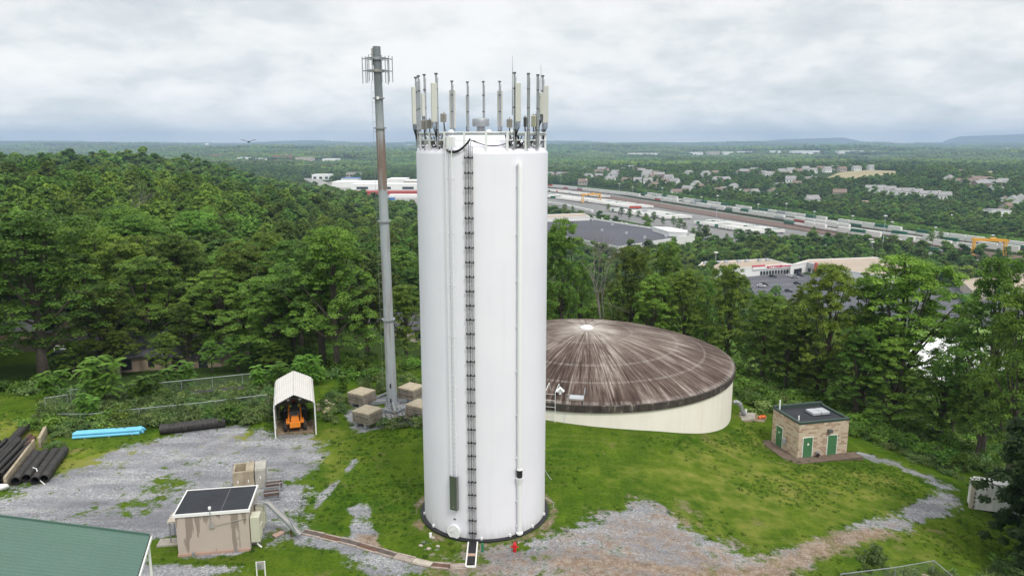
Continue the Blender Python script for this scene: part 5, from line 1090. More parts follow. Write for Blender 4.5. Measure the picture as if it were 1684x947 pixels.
for sx in (-.6, .6):
    for y in (1.9, 3.0): MB().beam((sx, y, 1.4), (sx*.95, y, 2.7), .07, .07).build('roll_bar', M['black'], tr_)
MB().box((0, 2.45, 2.74), (1.5, 1.45, .1)).build('canopy', M['steel_dark'], tr_, bevel=.03)
for sx in (-.52, .52): MB().box((sx, 1.8, 2.62), (.22, .1, .16)).build('work_lamp', M['whitewall'], tr_)
MB().beam((-.1, 3.3, 1.2), (.0, 3.8, 3.1), .25, .3).beam((0, 3.8, 3.1), (.1, 3.4, 2.3), .2, .24).box((.0, 3.7, 3.05), (.9, .3, .3)).build('digger_arm', plain('dull_red_arm', (.28, .08, .04), .6, .2, 2), tr_)
MB().box((0, 2.5, 1.75), (.55, .5, .5)).build('seat', M['black'], tr_)

# ================================================================ GREEN ROOFED BUILDING (bottom left)
gh = 4.5; E1, E2 = atz(243, 880, gh), atz(222, 947, gh); dE = (E2-E1).normalized(); nE = Vector((dE.y, -dE.x, 0)); 
if nE.x > 0: nE = -nE
sl = (6.753-4.5)/6.85; ga = math.atan2(-nE.y, -nE.x); RL = 9.0; EL = 14.0
g = G('green_metal_roof'); v = g.vec('Object'); c = g.mix(g.noise(v, .6, 5, .6), (.085, .155, .125), (.11, .19, .16)); c = g.mix(g.ramp(g.noise(v, .25, 4), [(.4, .0), (.7, .4)]), c, (.10, .19, .12)); M['greenroof'] = g.bsdf(c, .5, .1, None, .3)
gb_ = thing('barn', 'large building with a ribbed green metal roof in the bottom left corner', 'building', (E1.x, E1.y, 0), ga)     # local +x out of the eave, local -x up the roof
sgn = 1 if (Matrix.Rotation(ga, 3, 'Z') @ Vector((0, 1, 0))).dot(dE) > 0 else -1
n = 46; pitchw = EL/n
for i in range(n):          # one sheet rib each
    y0_ = sgn*i*pitchw; y1_ = sgn*(i+1)*pitchw; ya, yb = (y0_, y1_) if sgn > 0 else (y1_, y0_)
    mb = MB(); pr = [(ya, 0), (ya+.02, .035), (ya+.07, .035), (ya+.09, 0), (ya+pitchw*.52, .006), (yb-.001, 0)]; vs_ = []
    for y, z in pr: vs_ += [(0.12, y, gh+z-.12*sl), (-RL, y, gh+z+RL*sl)]
    mb.add(vs_, [(2*k, 2*k+2, 2*k+3, 2*k+1) for k in range(len(pr)-1)]); mb.build('roof_sheet', M['greenroof'], gb_)
MB().add([(.10, 0, gh-.05), (.10, sgn*EL, gh-.05), (-RL, sgn*EL, gh-.05+RL*sl), (-RL, 0, gh-.05+RL*sl)], [(0, 1, 2, 3), (3, 2, 1, 0)]).build('roof_lining', M['whitewall'], gb_)
MB().beam((.1, sgn*-.04, gh-.02), (-RL, sgn*-.04, gh-.02+RL*sl), .06, .2).build('rake_trim', M['greenroof'], gb_)
MB().beam((.16, 0, gh-.15), (.16, sgn*EL, gh-.15), .1, .16).build('gutter', M['whitewall'], gb_)
for i in range(n): MB().box((.115, sgn*(i+.52)*pitchw, gh-.045), (.05, pitchw*.75, .07)).build('rib_gap_shade', M['black'], gb_)  # black blocks stand in for the shade inside the open rib ends
MB().box((-.45, sgn*EL/2, gh/2-.2), (.15, EL-.9, gh-.4)).build('side_wall', M['whitewall'], gb_); MB().box((-RL/2-.4, sgn*.5, gh/2), (RL-.2, .15, gh)).build('end_wall', M['whitewall'], gb_)
for i in range(5): MB().beam((.10, sgn*(.6+i*3.2), 0), (.10, sgn*(.6+i*3.2), gh-.2), .12, .12).build('post', M['whitewall'], gb_)

# ================================================================ PIPES AND YARD STORES (left)
def pipe_between(p, q, r, hollow=True, n=16):
    mb = MB(); p = Vector(p); q = Vector(q); mb.tube([p, q], r, n, cap=not hollow)
    if hollow:
        mb.tube([q, p], r*.82, n, cap=False); d = (q-p).normalized(); u = d.cross(Vector((0, 0, 1))).normalized(); w2 = d.cross(u)
        for e in (p, q):
            vs_ = []
            for k in range(n):
                a = 2*PI*k/n; o = u*math.cos(a)+w2*math.sin(a); vs_ += [e+o*r, e+o*r*.82]
            f = [(2*k, 2*k+1, (2*k+3) % (2*n), (2*k+2) % (2*n)) for k in range(n)]; mb.add(vs_, f if e == p else [tuple(reversed(x)) for x in f])
    return mb
b0, b1 = at(122, 719), at(237, 711); dB = (b1-b0); dB.z = 0; LB = dB.length; ab = math.atan2(dB.y, dB.x)
for i, (yy, zz_, ln) in enumerate(((-.42, .14, .95), (-.14, .14, 1.0), (.14, .14, .97), (.42, .14, 1), (-.28, .38, .98), (.0, .38, 1.0), (.28, .38, .96))):
    t = thing('blue_pipe', 'light blue plastic pipe in the bundle at the yard edge', 'pipe', (b0.x, b0.y, b0.z+zz_), ab, 'bundle of light blue pipes'); s0 = random.uniform(0, .25)
    pipe_between((s0, yy, 0), (LB*ln, yy, 0), .13, True, 12).build('barrel', M['blue'], t, smooth=True); pipe_between((LB*ln-.28, yy, 0), (LB*ln+.02, yy, 0), .15, True, 12).build('socket', M['blue'], t, smooth=True)
for f in (.18, .52, .85): tag(MB().box((LB*f, .03, -.02), (.12, 1.35, .08)).build('timber_bearer', M['wood'], None, loc=(b0.x, b0.y, b0.z+.02), rot=(0, 0, ab)), 'timber bearer under the light blue pipes', 'timber', 'bearers under the blue pipes')
def black_pipe(p, q, r, label, group=None, ribs=14, flare=False):
    p = Vector(p); q = Vector(q); d = q-p; t = thing('black_pipe', label, 'pipe', (p.x, p.y, p.z+r), math.atan2(d.y, d.x), group); Ln = math.hypot(d.x, d.y); e = Vector((Ln, 0, d.z))
    pipe_between((0, 0, 0), e, r, True, 18).build('barrel', M['black_pipe'], t, smooth=True)
    mb = MB(); 
    for k in range(ribs): c_ = e*((k+.5)/ribs); dd = e.normalized()*.06; mb.tube([c_-dd, c_-dd*.6, c_+dd*.6, c_+dd], [r*.99, r*1.05, r*1.05, r*.99], 18, cap=False)
    mb.build('ribbing', M['black_pipe'], t, smooth=True); return t
black_pipe(at(264, 714), at(371, 701), .46, 'long fat black pipe lying between bushes right of the blue pipes', ribs=16)
black_pipe(at(308, 655), at(401, 645), .36, 'black pipe lying in weeds by the back fence', ribs=14)
for i, (a, b, lab) in enumerate((((26, 798), (62, 752), 'black drain pipe farthest left of the row of four'), ((44, 793), (76, 750), 'black drain pipe second from the left in the row of four'), ((58, 797), (92, 748), 'black drain pipe third from the left with a white strap'), ((73, 794), (107, 746), 'black drain pipe farthest right of the row of four'))):
    pa_, pb2 = at(*a), at(*b); black_pipe(pa_, pb2, .35, lab, 'row of four black drain pipes', 10)
tag(MB().tube([at(56, 785)+Vector((0, 0, .86)), at(62, 786)+Vector((0, 0, .8)), at(66, 795)+Vector((0, 0, .3)), at(74, 797)+Vector((0, 0, .03))], .035, 5).build('strap', M['whitewall'], None), 'white strap trailing off the third black drain pipe', 'strap')
# planks wall, pipe heap at far left
w0, w1 = at(10, 803), at(58, 737); tw = thing('timber_barrier', 'long pale timber barrier between the pipe heap and drain pipes', 'barrier', tuple(w0), math.atan2((w1-w0).y, (w1-w0).x))
Lw = (w1-w0).length; nb = 3
for i in range(nb):
    for z in (.25, .72): MB().box((Lw*(i+.5)/nb, rng.uniform(-.02, .02), z), (Lw/nb-.04, .18, .40)).build('timber', M['timberpale' if z > .5 else 'wood'], tw)
w2_, w3 = at(66, 737), at(76, 716); tw = thing('timber_barrier', 'short pale timber barrier end behind the drain pipes', 'barrier', tuple(w2_), math.atan2((w3-w2_).y, (w3-w2_).x))
for z in (.25, .72): MB().box(((w3-w2_).length/2, 0, z), ((w3-w2_).length, .24, .45)).build('timber', M['timberpale' if z > .5 else 'wood'], tw)
hA, hB = at(-30, 800), at(24, 742); dh = (hB-hA); ah = math.atan2(dh.y, dh.x); Lh = math.hypot(dh.x, dh.y); pn = Vector((-math.sin(ah), math.cos(ah), 0))
for row in range(4):
    for i in range(9-row):
        p = hA+pn*((i+row*.5)*.38-1.6)*1.0; t = thing('iron_pipe', 'thin black pipe in the big heap at the far left', 'pipe', (p.x, p.y, Tz(p.x, p.y)+.18+.32*row), ah+rng.uniform(-.02, .02), 'heap of thin black pipes'); s0 = rng.uniform(-.4, .5)
        pipe_between((s0, 0, 0), (Lh+rng.uniform(-.5, .3), 0, 0), .165, True, 10).build('barrel', M['black_pipe'], t, smooth=True)
for i, (a, b, r_, m_, lab) in enumerate((((12, 745), (44, 709), .36, 'black_pipe', 'thick dark pipe leaning out behind the heap'), ((30, 742), (50, 718), .2, 'rust', 'rusty iron pipe right of the thick dark pipe'), ((38, 742), (56, 722), .2, 'rust', 'rusty iron pipe nearest the short barrier'))):
    pa_, pb2 = at(*a), at(*b); d = pb2-pa_; t = thing('iron_pipe', lab, 'pipe', (pa_.x, pa_.y, pa_.z+r_+.25*(i == 0)), math.atan2(d.y, d.x)); pipe_between((0, 0, 0), (d.length, 0, 0), r_, True, 14).build('barrel', M[m_], t, smooth=True)
pa_, pb2 = at(8, 742), at(28, 720); d = pb2-pa_; t = thing('white_pipe', 'thin white pipe left of the thick dark pipe', 'pipe', (pa_.x, pa_.y, pa_.z+.35), math.atan2(d.y, d.x)); pipe_between((0, 0, 0), (d.length, 0, 0), .07, True, 8).build('barrel', M['whitewall'], t)
sk = at(3, 805); t = thing('white_sack', 'crumpled white sack on the ground at the left edge', 'sack', tuple(sk))
sv_, sf_ = ICO2; vv = sv_*np.array([.5, .35, .28])*(1+rng.uniform(-.25, .25, (len(sv_), 1)))+np.array([0, 0, .22]); link('cloth', np_mesh('cloth', vv, sf_, M['whitewall']), t)
# curved blue strip, rubble, logs
bl = at(120, 690); t = thing('blue_hoop', 'blue plastic arch lying in weeds behind the blue pipes', 'plastic arch', tuple(bl), .1)
MB().tube([(1.0*math.cos(a)*1.0, 0, .55*math.sin(a)) for a in np.linspace(.15, PI-.15, 12)], .07, 8).build('hoop', M['blue_dark'], t, smooth=True)
for i, (px, py, n_) in enumerate(((533, 676, 9), (538, 671, 7))):
    for k in range(n_):
        p = at(px+rng.uniform(-9, 9), py+rng.uniform(-6, 6)); t = thing('log', 'cut pale log in the heap right of the carport', 'log', (p.x, p.y, p.z+.16+rng.uniform(0, .25)), rng.uniform(0, 3), 'log heap by the carport'); MB().tube([(-.35, 0, 0), (.35, 0, 0)], rng.uniform(.11, .19), 8).build('stem', M['timberpale' if k % 2 else 'wood'], t)
for k in range(7):
    p = at(432+rng.uniform(-9, 12), 666+rng.uniform(-3, 4)); tag(link('boulder', np_mesh('boulder', ICO1[0]*np.array([.42, .32, .28])*(1+rng.uniform(-.2, .2, (len(ICO1[0]), 1))), ICO1[1], M['concrete_pale']), None, (p.x, p.y, p.z+.15)), 'pale boulder in the weeds left of the carport', 'boulder', 'boulders left of the carport')
# loose stones
stones = [(692, 898), (712, 885), (705, 903), (720, 899)]
for px, py in stones:
    p = at(px, py); tag(link('stone', np_mesh('stone', ICO1[0]*np.array([.16, .12, .1])*(1+rng.uniform(-.2, .2, (len(ICO1[0]), 1))), ICO1[1], M['concrete_pale']), None, (p.x, p.y, p.z+.06)), 'pale loose stone on dirt left of the tower foot', 'stone', 'stones left of the tower foot')
pst = at(708, 883); tag(MB().box((0, 0, .15), (.16, .14, .34), .4).build('stake', M['whitewall'], None, loc=tuple(pst)), 'short white stake on the dirt at the left of the tower base', 'stake')

# ================================================================ CHAIN LINK FENCES
def chain_fence(pts, h, label, name='chain_link_fence', gap=.22, zs=None):
    P_ = [Vector(p) for p in pts]; t = thing(name, label, 'fence', tuple(P_[0])); o = P_[0]
    for a, b in zip(P_[:-1], P_[1:]):
        d = b-a; Ln = math.hypot(d.x, d.y); dn = d/Ln; k = max(1, round(Ln/3.2))
        for i in range(k+1 if b is P_[-1] else k):
            p = a+d*(i/k)-o; p.z = Tz(a.x+d.x*i/k, a.y+d.y*i/k)-o.z; MB().tube([p-Vector((0, 0, .1)), p+Vector((0, 0, h+.03))], .035, 6).build('post', M['galv'], t)
        za, zb_ = Tz(a.x, a.y)-o.z, Tz(b.x, b.y)-o.z
        MB().tube([Vector((a.x-o.x, a.y-o.y, za+h)), Vector((b.x-o.x, b.y-o.y, zb_+h))], .028, 6).build('top_rail', M['galv'], t)
        n = int((Ln+h)/gap); mb = MB()
        for s in (1, -1):
            for i in range(n):
                u0 = i*gap-h; u1 = i*gap; v0_, v1_ = 0, h
                if u0 < 0: v0_ = -u0; u0 = 0
                if u1 > Ln: v1_ = h-(u1-Ln); u1 = Ln
                if v1_ <= v0_: continue
                if s < 0: u0, u1 = Ln-u0, Ln-u1
                pt = lambda u, v_: Vector((a.x-o.x+dn.x*u, a.y-o.y+dn.y*u, za+(zb_-za)*u/Ln+v_+.03))
                p, q_ = pt(u0, v0_), pt(u1, v1_); w_ = Vector((0, 0, .006)); mb.add([p-w_, q_-w_, q_+w_, p+w_], [(0, 1, 2, 3)])
        mb.build('mesh_panel', M['galv'], t)
    return t
fz = lambda px, py: at(px, py)
chain_fence([fz(118, 668), fz(210, 661), fz(300, 652), fz(400, 641), fz(447, 637)], 1.75, 'chain link fence along the back of the yard before the houses')
chain_fence([fz(76, 676), fz(113, 670)], 1.35, 'chain link gate panel at the left end of the back fence', 'chain_link_gate')
chain_fence([fz(95, 697), fz(150, 697), fz(230, 688), fz(330, 678), fz(440, 664)], 1.0, 'low chain link fence overgrown by weeds behind the blue pipes')
fa = at(1533, 950); chain_fence([at(1380, 972), at(1470, 960), at(1533, 948), at(1575, 985)], 1.2, 'chain link fence corner at the bottom right edge')
chain_fence([at(1300, 610), at(1380, 655), at(1480, 700), at(1560, 740)], 1.8, 'chain link fence in the shade under the right hand trees')
fp_ = at(1515, 950); tag(MB().tube([(0, 0, .25), (1.2, -.5, .12)], .09, 8).build('fallen_pole', M['wood'], None, loc=tuple(fp_)), 'pale log leaning inside the bottom right fence', 'log')

# ================================================================ BIRD
bd = Vector(ray(409, 233.5)); bd = bd/bd.length*95+Vector((0, 0, CZ))
V_, F_ = [], []
def ringv(c, r1, r2, n=8): return [(c[0]+r1*math.cos(2*PI*k/n), c[1], c[2]+r2*math.sin(2*PI*k/n)) for k in range(n)]
mb = MB(); secs = [((0, -.42, .02), .02, .02), ((0, -.34, .03), .05, .05), ((0, -.22, 0), .09, .08), ((0, 0, 0), .12, .10), ((0, .2, .01), .09, .07), ((0, .45, .02), .10, .02), ((0, .5, .02), .02, .01)]
vs_ = []; 
for c_, a, b in secs: vs_ += ringv(c_, a, b)
mb.add(vs_, [(i*8+k, i*8+(k+1) % 8, (i+1)*8+(k+1) % 8, (i+1)*8+k) for i in range(len(secs)-1) for k in range(8)])
for s in (-1, 1):
    w_ = [(.08, .0, .26, .0), (.32, .13, .25, .02), (.55, .19, .22, .03), (.75, .24, .16, .05), (.84, .25, .03, .12)]; vs_ = []
    for x, z, hw, y in w_: vs_ += [(s*x, y-hw*.5, z+.02), (s*x, y+hw, z), (s*x, y+hw*.2, z-.03)]
    f = []
    for i in range(len(w_)-1):
        for k in range(3): f.append((i*3+k, i*3+(k+1) % 3, (i+1)*3+(k+1) % 3, (i+1)*3+k))
    mb.add(vs_, f)
tag(mb.build('bird', M['feather'], None, loc=tuple(bd), rot=(0, 0, .3)), 'dark vulture with raised wings gliding above the left woods', 'bird')

# ================================================================ FAR BUILDINGS
def px_block(name, label, cat, pts, zr, mroof, mwall, z0=None, parapet=.8, group=None, clear=6):
    """building whose roof outline is seen at the given pixels at height zr"""
    poly = [atz(x, y, zr) for x, y in pts]; P_ = [(p.x, p.y) for p in poly]; cx0 = sum(p[0] for p in P_)/len(P_); cy0 = sum(p[1] for p in P_)/len(P_)
    z0 = (min(Tz(*p) for p in P_)-.5) if z0 is None else z0; t = thing(name, label, cat, (cx0, cy0, z0), 0, group); Lp = [(a-cx0, b-cy0) for a, b in P_]
    MB().prism(Lp, 0, zr-z0).build('wall', mwall, t); MB().prism([(a*.985, b*.985) for a, b in Lp], zr-z0, zr-z0+.05).build('roof', mroof, t)
    mb = MB()
    for a, b in zip(Lp, Lp[1:]+Lp[:1]): mb.beam((*a, zr-z0+parapet/2), (*b, zr-z0+parapet/2), .5, parapet)
    mb.build('parapet', mwall, t); CLEAR.append((P_, clear)); return t, Lp
M['wareroof'] = plain('dark_membrane_roof', (.085, .085, .10), .9, .18, .015)
t, Lp = px_block('warehouse', 'huge low warehouse with a dark grey roof and white edge', 'warehouse', [(860, 358), (968, 359.5), (1073, 376), (1143, 387.5), (1018, 408), (860, 378)], -54.5, M['wareroof'], M['whitewall'], V0, 1.2)
o_ = t.location
def on_roof(px, py, zr): p = atz(px, py, zr)-o_; return p
for px, py in ((975, 363), (1007, 371), (1038, 372), (1095, 390), (1030, 385), (1060, 392), (990, 380)): p = on_roof(px, py, -54.5); MB().box((p.x, p.y, p.z+.9), (2.2, 2.2, 1.8)).build('roof_unit', M['cgrey'], t)
px_block('dock_building', 'white dock building with three roofs on the warehouse corner', 'warehouse', [(1073, 374), (1104, 375), (1130, 380), (1130, 383.5), (1100, 382)], -51, M['whitewall'], M['whitewall'], V0)
px_block('office_block', 'taupe roofed building behind the left end of the dark warehouse', 'warehouse', [(870, 355), (960, 352), (970, 357), (880, 360)], -51, M['tanroof'], M['whitewall'], V0)
# shopping strip
tS, Lp = px_block('shopping_strip', 'long tan roofed strip of shops with a white and red sign band', 'shops', [(1140, 447), (1237, 440.5), (1300.5, 436), (1264, 426.5), (1155, 432)], -59, M['tanroof'], M['whitewall'], V0, .6)
o_ = tS.location
f0, f1 = atz(1237, 440.5, -59)-o_, atz(1300.5, 436, -59)-o_; fd = (f1-f0); fd.z = 0; Lf = fd.length; fa_ = math.atan2(fd.y, fd.x); fn = Vector((fd.y, -fd.x, 0)).normalized()
band = MB().box((Lf/2, -.4, 0), (Lf, .8, 2.6)).build('sign_band', M['whitewall'], tS, loc=(f0.x, f0.y, 5.9), rot=(0, 0, fa_))
MB().box((5, -.42, 1.25), (10.5, .9, .9)).build('red_stripe', M['signred'], band)
def text(body, size, m, parent, loc, rotz=0.0, ext=.08, name='sign_lettering', font_bold=False, sx=1.0):
    cu = bpy.data.curves.new(name, 'FONT'); cu.body = body; cu.size = size; cu.extrude = ext; cu.offset = size*.02; cu.align_x = 'CENTER'; cu.materials.append(m)
    o = bpy.data.objects.new(name, cu); COL.objects.link(o); o.parent = parent; o.location = loc; bpy.context.view_layer.update(); me = bpy.data.meshes.new_from_object(o.evaluated_get(bpy.context.evaluated_depsgraph_get())); bpy.data.objects.remove(o); me.materials.clear(); me.materials.append(m)
    o = link(name, me, parent, loc, (PI/2, 0, rotz)); o.scale = (sx, 1, 1); return o
text('MATTRESS', 2.4, M['signred'], band, (Lf*.545, -.9, -.8), sx=1.15); text('Warehouse', 2.0, M['signred'], band, (Lf*.835, -.9, -.55), sx=1.0)
for i in range(10):
    x = Lf*(.24+.075*i); w_ = MB().box((0, 0, 0), (Lf*.055, .3, 2.6)).build('shop_window', M['glass'], tS, loc=tuple(Vector((f0.x, f0.y, 1.9))+fd.normalized()*x+fn*.1), rot=(0, 0, fa_))
for i in range(7): p = atz(1160+i*17+(i % 2)*4, 434-i*.8, -59)-o_; MB().box((p.x, p.y, 6.9), (2.6, 2.2, 1.7), .3).build('roof_unit', M['cgrey'], tS, bevel=.1)
t2, Lp = px_block('shop_corner', 'white canopied corner shops with a red pillar and red lettering', 'shops', [(1300.5, 436.5), (1328, 432), (1350, 436.5), (1380, 443.5), (1450, 455), (1500, 440), (1440, 424), (1330, 428)], -58.2, M['tanroof'], M['whitewall'], V0, .6)
o2 = t2.location; g0_, g1_ = atz(1328, 432, -58.2)-o2, atz(1380, 443.5, -58.2)-o2; gd_ = g1_-g0_; Lg = gd_.length; ga_ = math.atan2(gd_.y, gd_.x); gn = Vector((gd_.y, -gd_.x, 0)).normalized()
bnd = MB().box((Lg/2, -.4, 0), (Lg, .8, 2.8)).build('sign_band', M['cgrey'], t2, loc=(g0_.x, g0_.y, 5.8), rot=(0, 0, ga_))
MB().box((Lg*.33, -1.2, -1.2), (1.6, 1.6, 7.5)).build('red_pillar', M['signred'], bnd)
text('CWB', 2.3, M['signred'], bnd, (Lg*.53, -.95, -.1)); MB().box((Lg*.55, -.9, -1.0), (7.0, .1, .6)).build('blue_stripe', M['cblue'], bnd)
for i in range(6): MB().box((0, 0, 0), (Lg*.09, .3, 2.6)).build('shop_window', M['glass'], t2, loc=tuple(Vector((g0_.x, g0_.y, 1.9))+gd_.normalized()*Lg*(.08+.15*i)+gn*.12), rot=(0, 0, ga_))
c0_, c1_ = atz(1303, 436.3, -58.2)-o2, atz(1327, 432.2, -58.2)-o2; cd_ = c1_-c0_; cn_ = Vector((cd_.y, -cd_.x, 0)).normalized()
MB().box((cd_.length*.4, 0, 0), (cd_.length*.5, .4, 3.4)).build('canopy_opening', M['glass'], t2, loc=tuple(Vector((c0_.x, c0_.y, 2.0))+cn_*.15), rot=(0, 0, math.atan2(cd_.y, cd_.x)))
px_block('flat_roofed_store', 'pale flat white roof glimpsed between the right hand trees', 'building', [(1470, 566), (1560, 553), (1670, 585), (1640, 640), (1500, 640)], -60, M['whitewall'], M['whitewall'], V0)
px_block('brown_roofed_store', 'low tan roofed store behind the right hand trees', 'building', [(1580, 462), (1690, 450), (1690, 476), (1600, 480)], -59, M['tanroof'], M['concrete_pale'], V0)
px_block('green_kiosk', 'small green kiosk in the car park behind the trees', 'kiosk', [(1581, 484), (1595, 483), (1597, 488), (1584, 490)], -62, M['cgreen'], M['cgreen'], V0, .2)
# simple far box buildings seen from pixels
def far_box(px0, px1, yt, yb, depth, mr, mw, label, name='far_building', cat='building', group=None, base=None, windows=0, clear=True, near_clear=120):
    pm = at((px0+px1)/2, yb) if base is None else atz((px0+px1)/2, yb, base); Y = pm.y; a = atY(px0, yt, Y); b = atY(px1, yt, Y); W_ = b.x-a.x; H_ = max(3.5, a.z-pm.z)
    t = thing(name, label, cat, (pm.x, Y+depth/2, pm.z-1), 0, group); MB().box((0, 0, H_/2), (W_, depth, H_)).build('wall', mw, t); MB().box((0, 0, H_+.3), (W_*1.01, depth*1.01, .6)).build('roof', mr, t)
    for i in range(windows): MB().box((W_*((i+.5)/windows-.5), -depth/2-.06, H_*.45), (W_/windows*.5, .2, H_*.4)).build('window', M['glass'], t)
    if clear: CLEAR.append(([(pm.x-W_/2, Y-near_clear), (pm.x+W_/2, Y-near_clear), (pm.x+W_/2, Y+depth), (pm.x-W_/2, Y+depth)], 6))
    return t
far_box(513, 542, 287, 296, 40, M['whitewall'], M['whitewall'], 'white building by the far left end of the highway', windows=3)
far_box(569, 591, 284, 292, 40, M['greyroof'], M['concrete_pale'], 'grey office building behind the white factory', windows=4)
far_box(561, 589, 293, 298, 50, M['cblue'], M['whitewall'], 'pale blue roofed shed behind the white factory')
far_box(546, 628, 299, 309, 60, M['whitewall'], M['whitewall'], 'long white factory left of the monopole', windows=0)
far_box(577, 690, 303, 313, 50, M['whitewall'], M['whitewall'], 'white factory annex crossing behind the monopole', windows=3)
far_box(634, 664, 295, 305, 90, M['whitewall'], M['whitewall'], 'white barrel roofed factory hall right of the monopole')
far_box(664, 700, 297, 306, 60, M['whitewall'], M['concrete_pale'], 'white factory end wall beside the tower')
far_box(584, 690, 315, 321, 30, M['redwall'], M['redwall'], 'long low red building in front of the white factory', windows=0)
far_box(640, 690, 320, 326, 20, M['whitewall'], M['whitewall'], 'row of white shop fronts under the long red building')
far_box(638, 648, 325, 330, 12, M['cblue'], M['cblue'], 'small blue building by the highway')
hz_ = [(346, 363, 254.5, 260, 'brickred', 'brick building beyond the wooded ridge'), (390, 412, 259, 264, 'whitewall', 'white building beyond the woods, left of the monopole'), (420, 438, 260, 264, 'whitewall', 'pale building beyond the woods left of the brick mall'), (448, 480, 255.5, 262, 'brickred', 'wide red brick building in the far plain'), (486, 512, 259, 264, 'concrete_pale', 'pale commercial building right of the red brick one'), (530, 555, 261, 264, 'whitewall', 'low cream building in the far plain'), (522, 540, 253, 256, 'whitewall', 'white far warehouse before the horizon'), (566, 606, 252.5, 256, 'concrete_pale', 'long pale far building left of the monopole'),
       (1034, 1083, 252, 255.5, 'whitewall', 'long white warehouse in the far right plain'), (1095, 1130, 251, 253.5, 'cgrey', 'pale blue roofed far warehouse'), (1135, 1156, 250.5, 254, 'whitewall', 'white far warehouse left of the mast'), (1164, 1184, 249.5, 254, 'concrete_pale', 'pale far office block by the mast'), (1190, 1206, 250, 254, 'whitewall', 'white far building right of the mast'), (1215, 1236, 249, 252.5, 'whitewall', 'white far roofs in a row'), (1266, 1284, 248, 252, 'whitewall', 'white far building with a small tower'),
       (1303, 1348, 248, 252.5, 'whitewall', 'row of white far buildings left of the tan hospital'), (1380, 1420, 248, 252, 'whitewall', 'long white far building before the tan hospital'), (1432, 1452, 248.5, 251, 'whitewall', 'low white far sheds by the tan hospital'), (1455, 1475, 243.5, 249, 'brickred', 'tan brick far hospital block'), (1455, 1478, 255, 257.5, 'concrete_pale', 'low pale far sheds under the hospital'), (1652, 1658, 243, 248.5, 'whitewall', 'white square far water tank'), (912, 932, 243, 246, 'concrete_pale', 'pale far buildings right of the white tower'), (668, 680, 238, 243, 'cream', 'cluster of pale far towers by the white tower')]
for a, b, yt, yb, m_, lab in hz_: far_box(a, b, yt, yb+1.5, 60, M[m_] if m_ != 'brickred' else M['brownroof'], M[m_], lab, near_clear=500, windows=0)
# small distant water tower
wt = at(341, 247); t = thing('far_water_tower', 'tiny white water tower on the far horizon', 'water tower', (wt.x, wt.y, wt.z)); s_ = wt.y/1222
MB().tube([(0, 0, 0), (0, 0, 9*s_)], 1.1*s_, 8).build('column', M['whitewall'], t); MB().lathe([(.3*s_, 6.5*s_), (2.6*s_, 7.5*s_), (2.9*s_, 9*s_), (2.2*s_, 10.4*s_), (.01, 11*s_)], 16).build('tank', M['whitewall'], t)
# apartments and houses
def house_mesh(w_, d, h, rh, mw, mr):
    wl = MB(); wl.add([(-w_/2, -d/2, -1), (w_/2, -d/2, -1), (w_/2, d/2, -1), (-w_/2, d/2, -1), (-w_/2, -d/2, h), (w_/2, -d/2, h), (w_/2, d/2, h), (-w_/2, d/2, h), (-w_/2, 0, h+rh), (w_/2, 0, h+rh)], [(0, 1, 5, 4), (2, 3, 7, 6), (3, 0, 4, 8, 7), (1, 2, 6, 9, 5)])
    e = .4; rf = MB(); 
    for s in (-1, 1): rf.add([(-w_/2-e, s*(d/2+e), h-.2), (w_/2+e, s*(d/2+e), h-.2), (w_/2+e, 0, h+rh+.1), (-w_/2-e, 0, h+rh+.1), (-w_/2-e, s*(d/2+e), h-.4), (w_/2+e, s*(d/2+e), h-.4), (w_/2+e, 0, h+rh-.1), (-w_/2-e, 0, h+rh-.1)], [(0, 1, 2, 3), (7, 6, 5, 4), (0, 4, 5, 1), (1, 5, 6, 2), (3, 7, 4, 0)])
    wn = MB().box((0, 0, 0), (1.3, .12, 1.4)).mesh('window', M['glass']); return wl.mesh('wall', M[mw]), rf.mesh('roof', M[mr]), wn, (w_, d, h)
HM = [house_mesh(13, 8.5, 5.2, 2.6, 'whitewall', 'greyroof'), house_mesh(12, 9, 4.8, 3.0, 'concrete_pale', 'brownroof'), house_mesh(15, 9, 3.4, 2.4, 'whitewall', 'brownroof'), house_mesh(14, 9, 5.4, 2.8, 'tan', 'greyroof'), house_mesh(11, 8, 5.6, 3.2, 'whitewall', 'greyroof')]
def house(px, py, k, rz, s=1.0, label='', group=None, wins=True, p=None, name='house'):
    p = at(px, py) if p is None else p; wl, rf, wn, (w_, d, h) = HM[k]; t = thing(name, label, 'house', (p.x, p.y, p.z), rz, group); t.scale = (s, s, s); link('wall', wl, t); link('roof', rf, t)
    if wins:
        for s2 in (-1, 1):
            for x in (-.3, 0, .3): link('window', wn, t, (x*w_, s2*(d/2+.02), h*.55))
    c, s_ = math.cos(rz), math.sin(rz); u = Vector((p.x, p.y)).normalized(); nc = 45 if py > 300 else 90
    CLEAR.append(([(p.x-7*s-u.x*nc, p.y-u.y*nc), (p.x+7*s-u.x*nc, p.y-u.y*nc), (p.x+8*s, p.y+6*s), (p.x-8*s, p.y+6*s)], 4)); return t
HL = ['white house with a grey roof beyond the rail yard', 'beige house with a brown roof beyond the rail yard', 'low white house with a brown roof beyond the rail yard', 'tan house with a grey roof beyond the rail yard', 'tall white house with a grey roof beyond the rail yard']
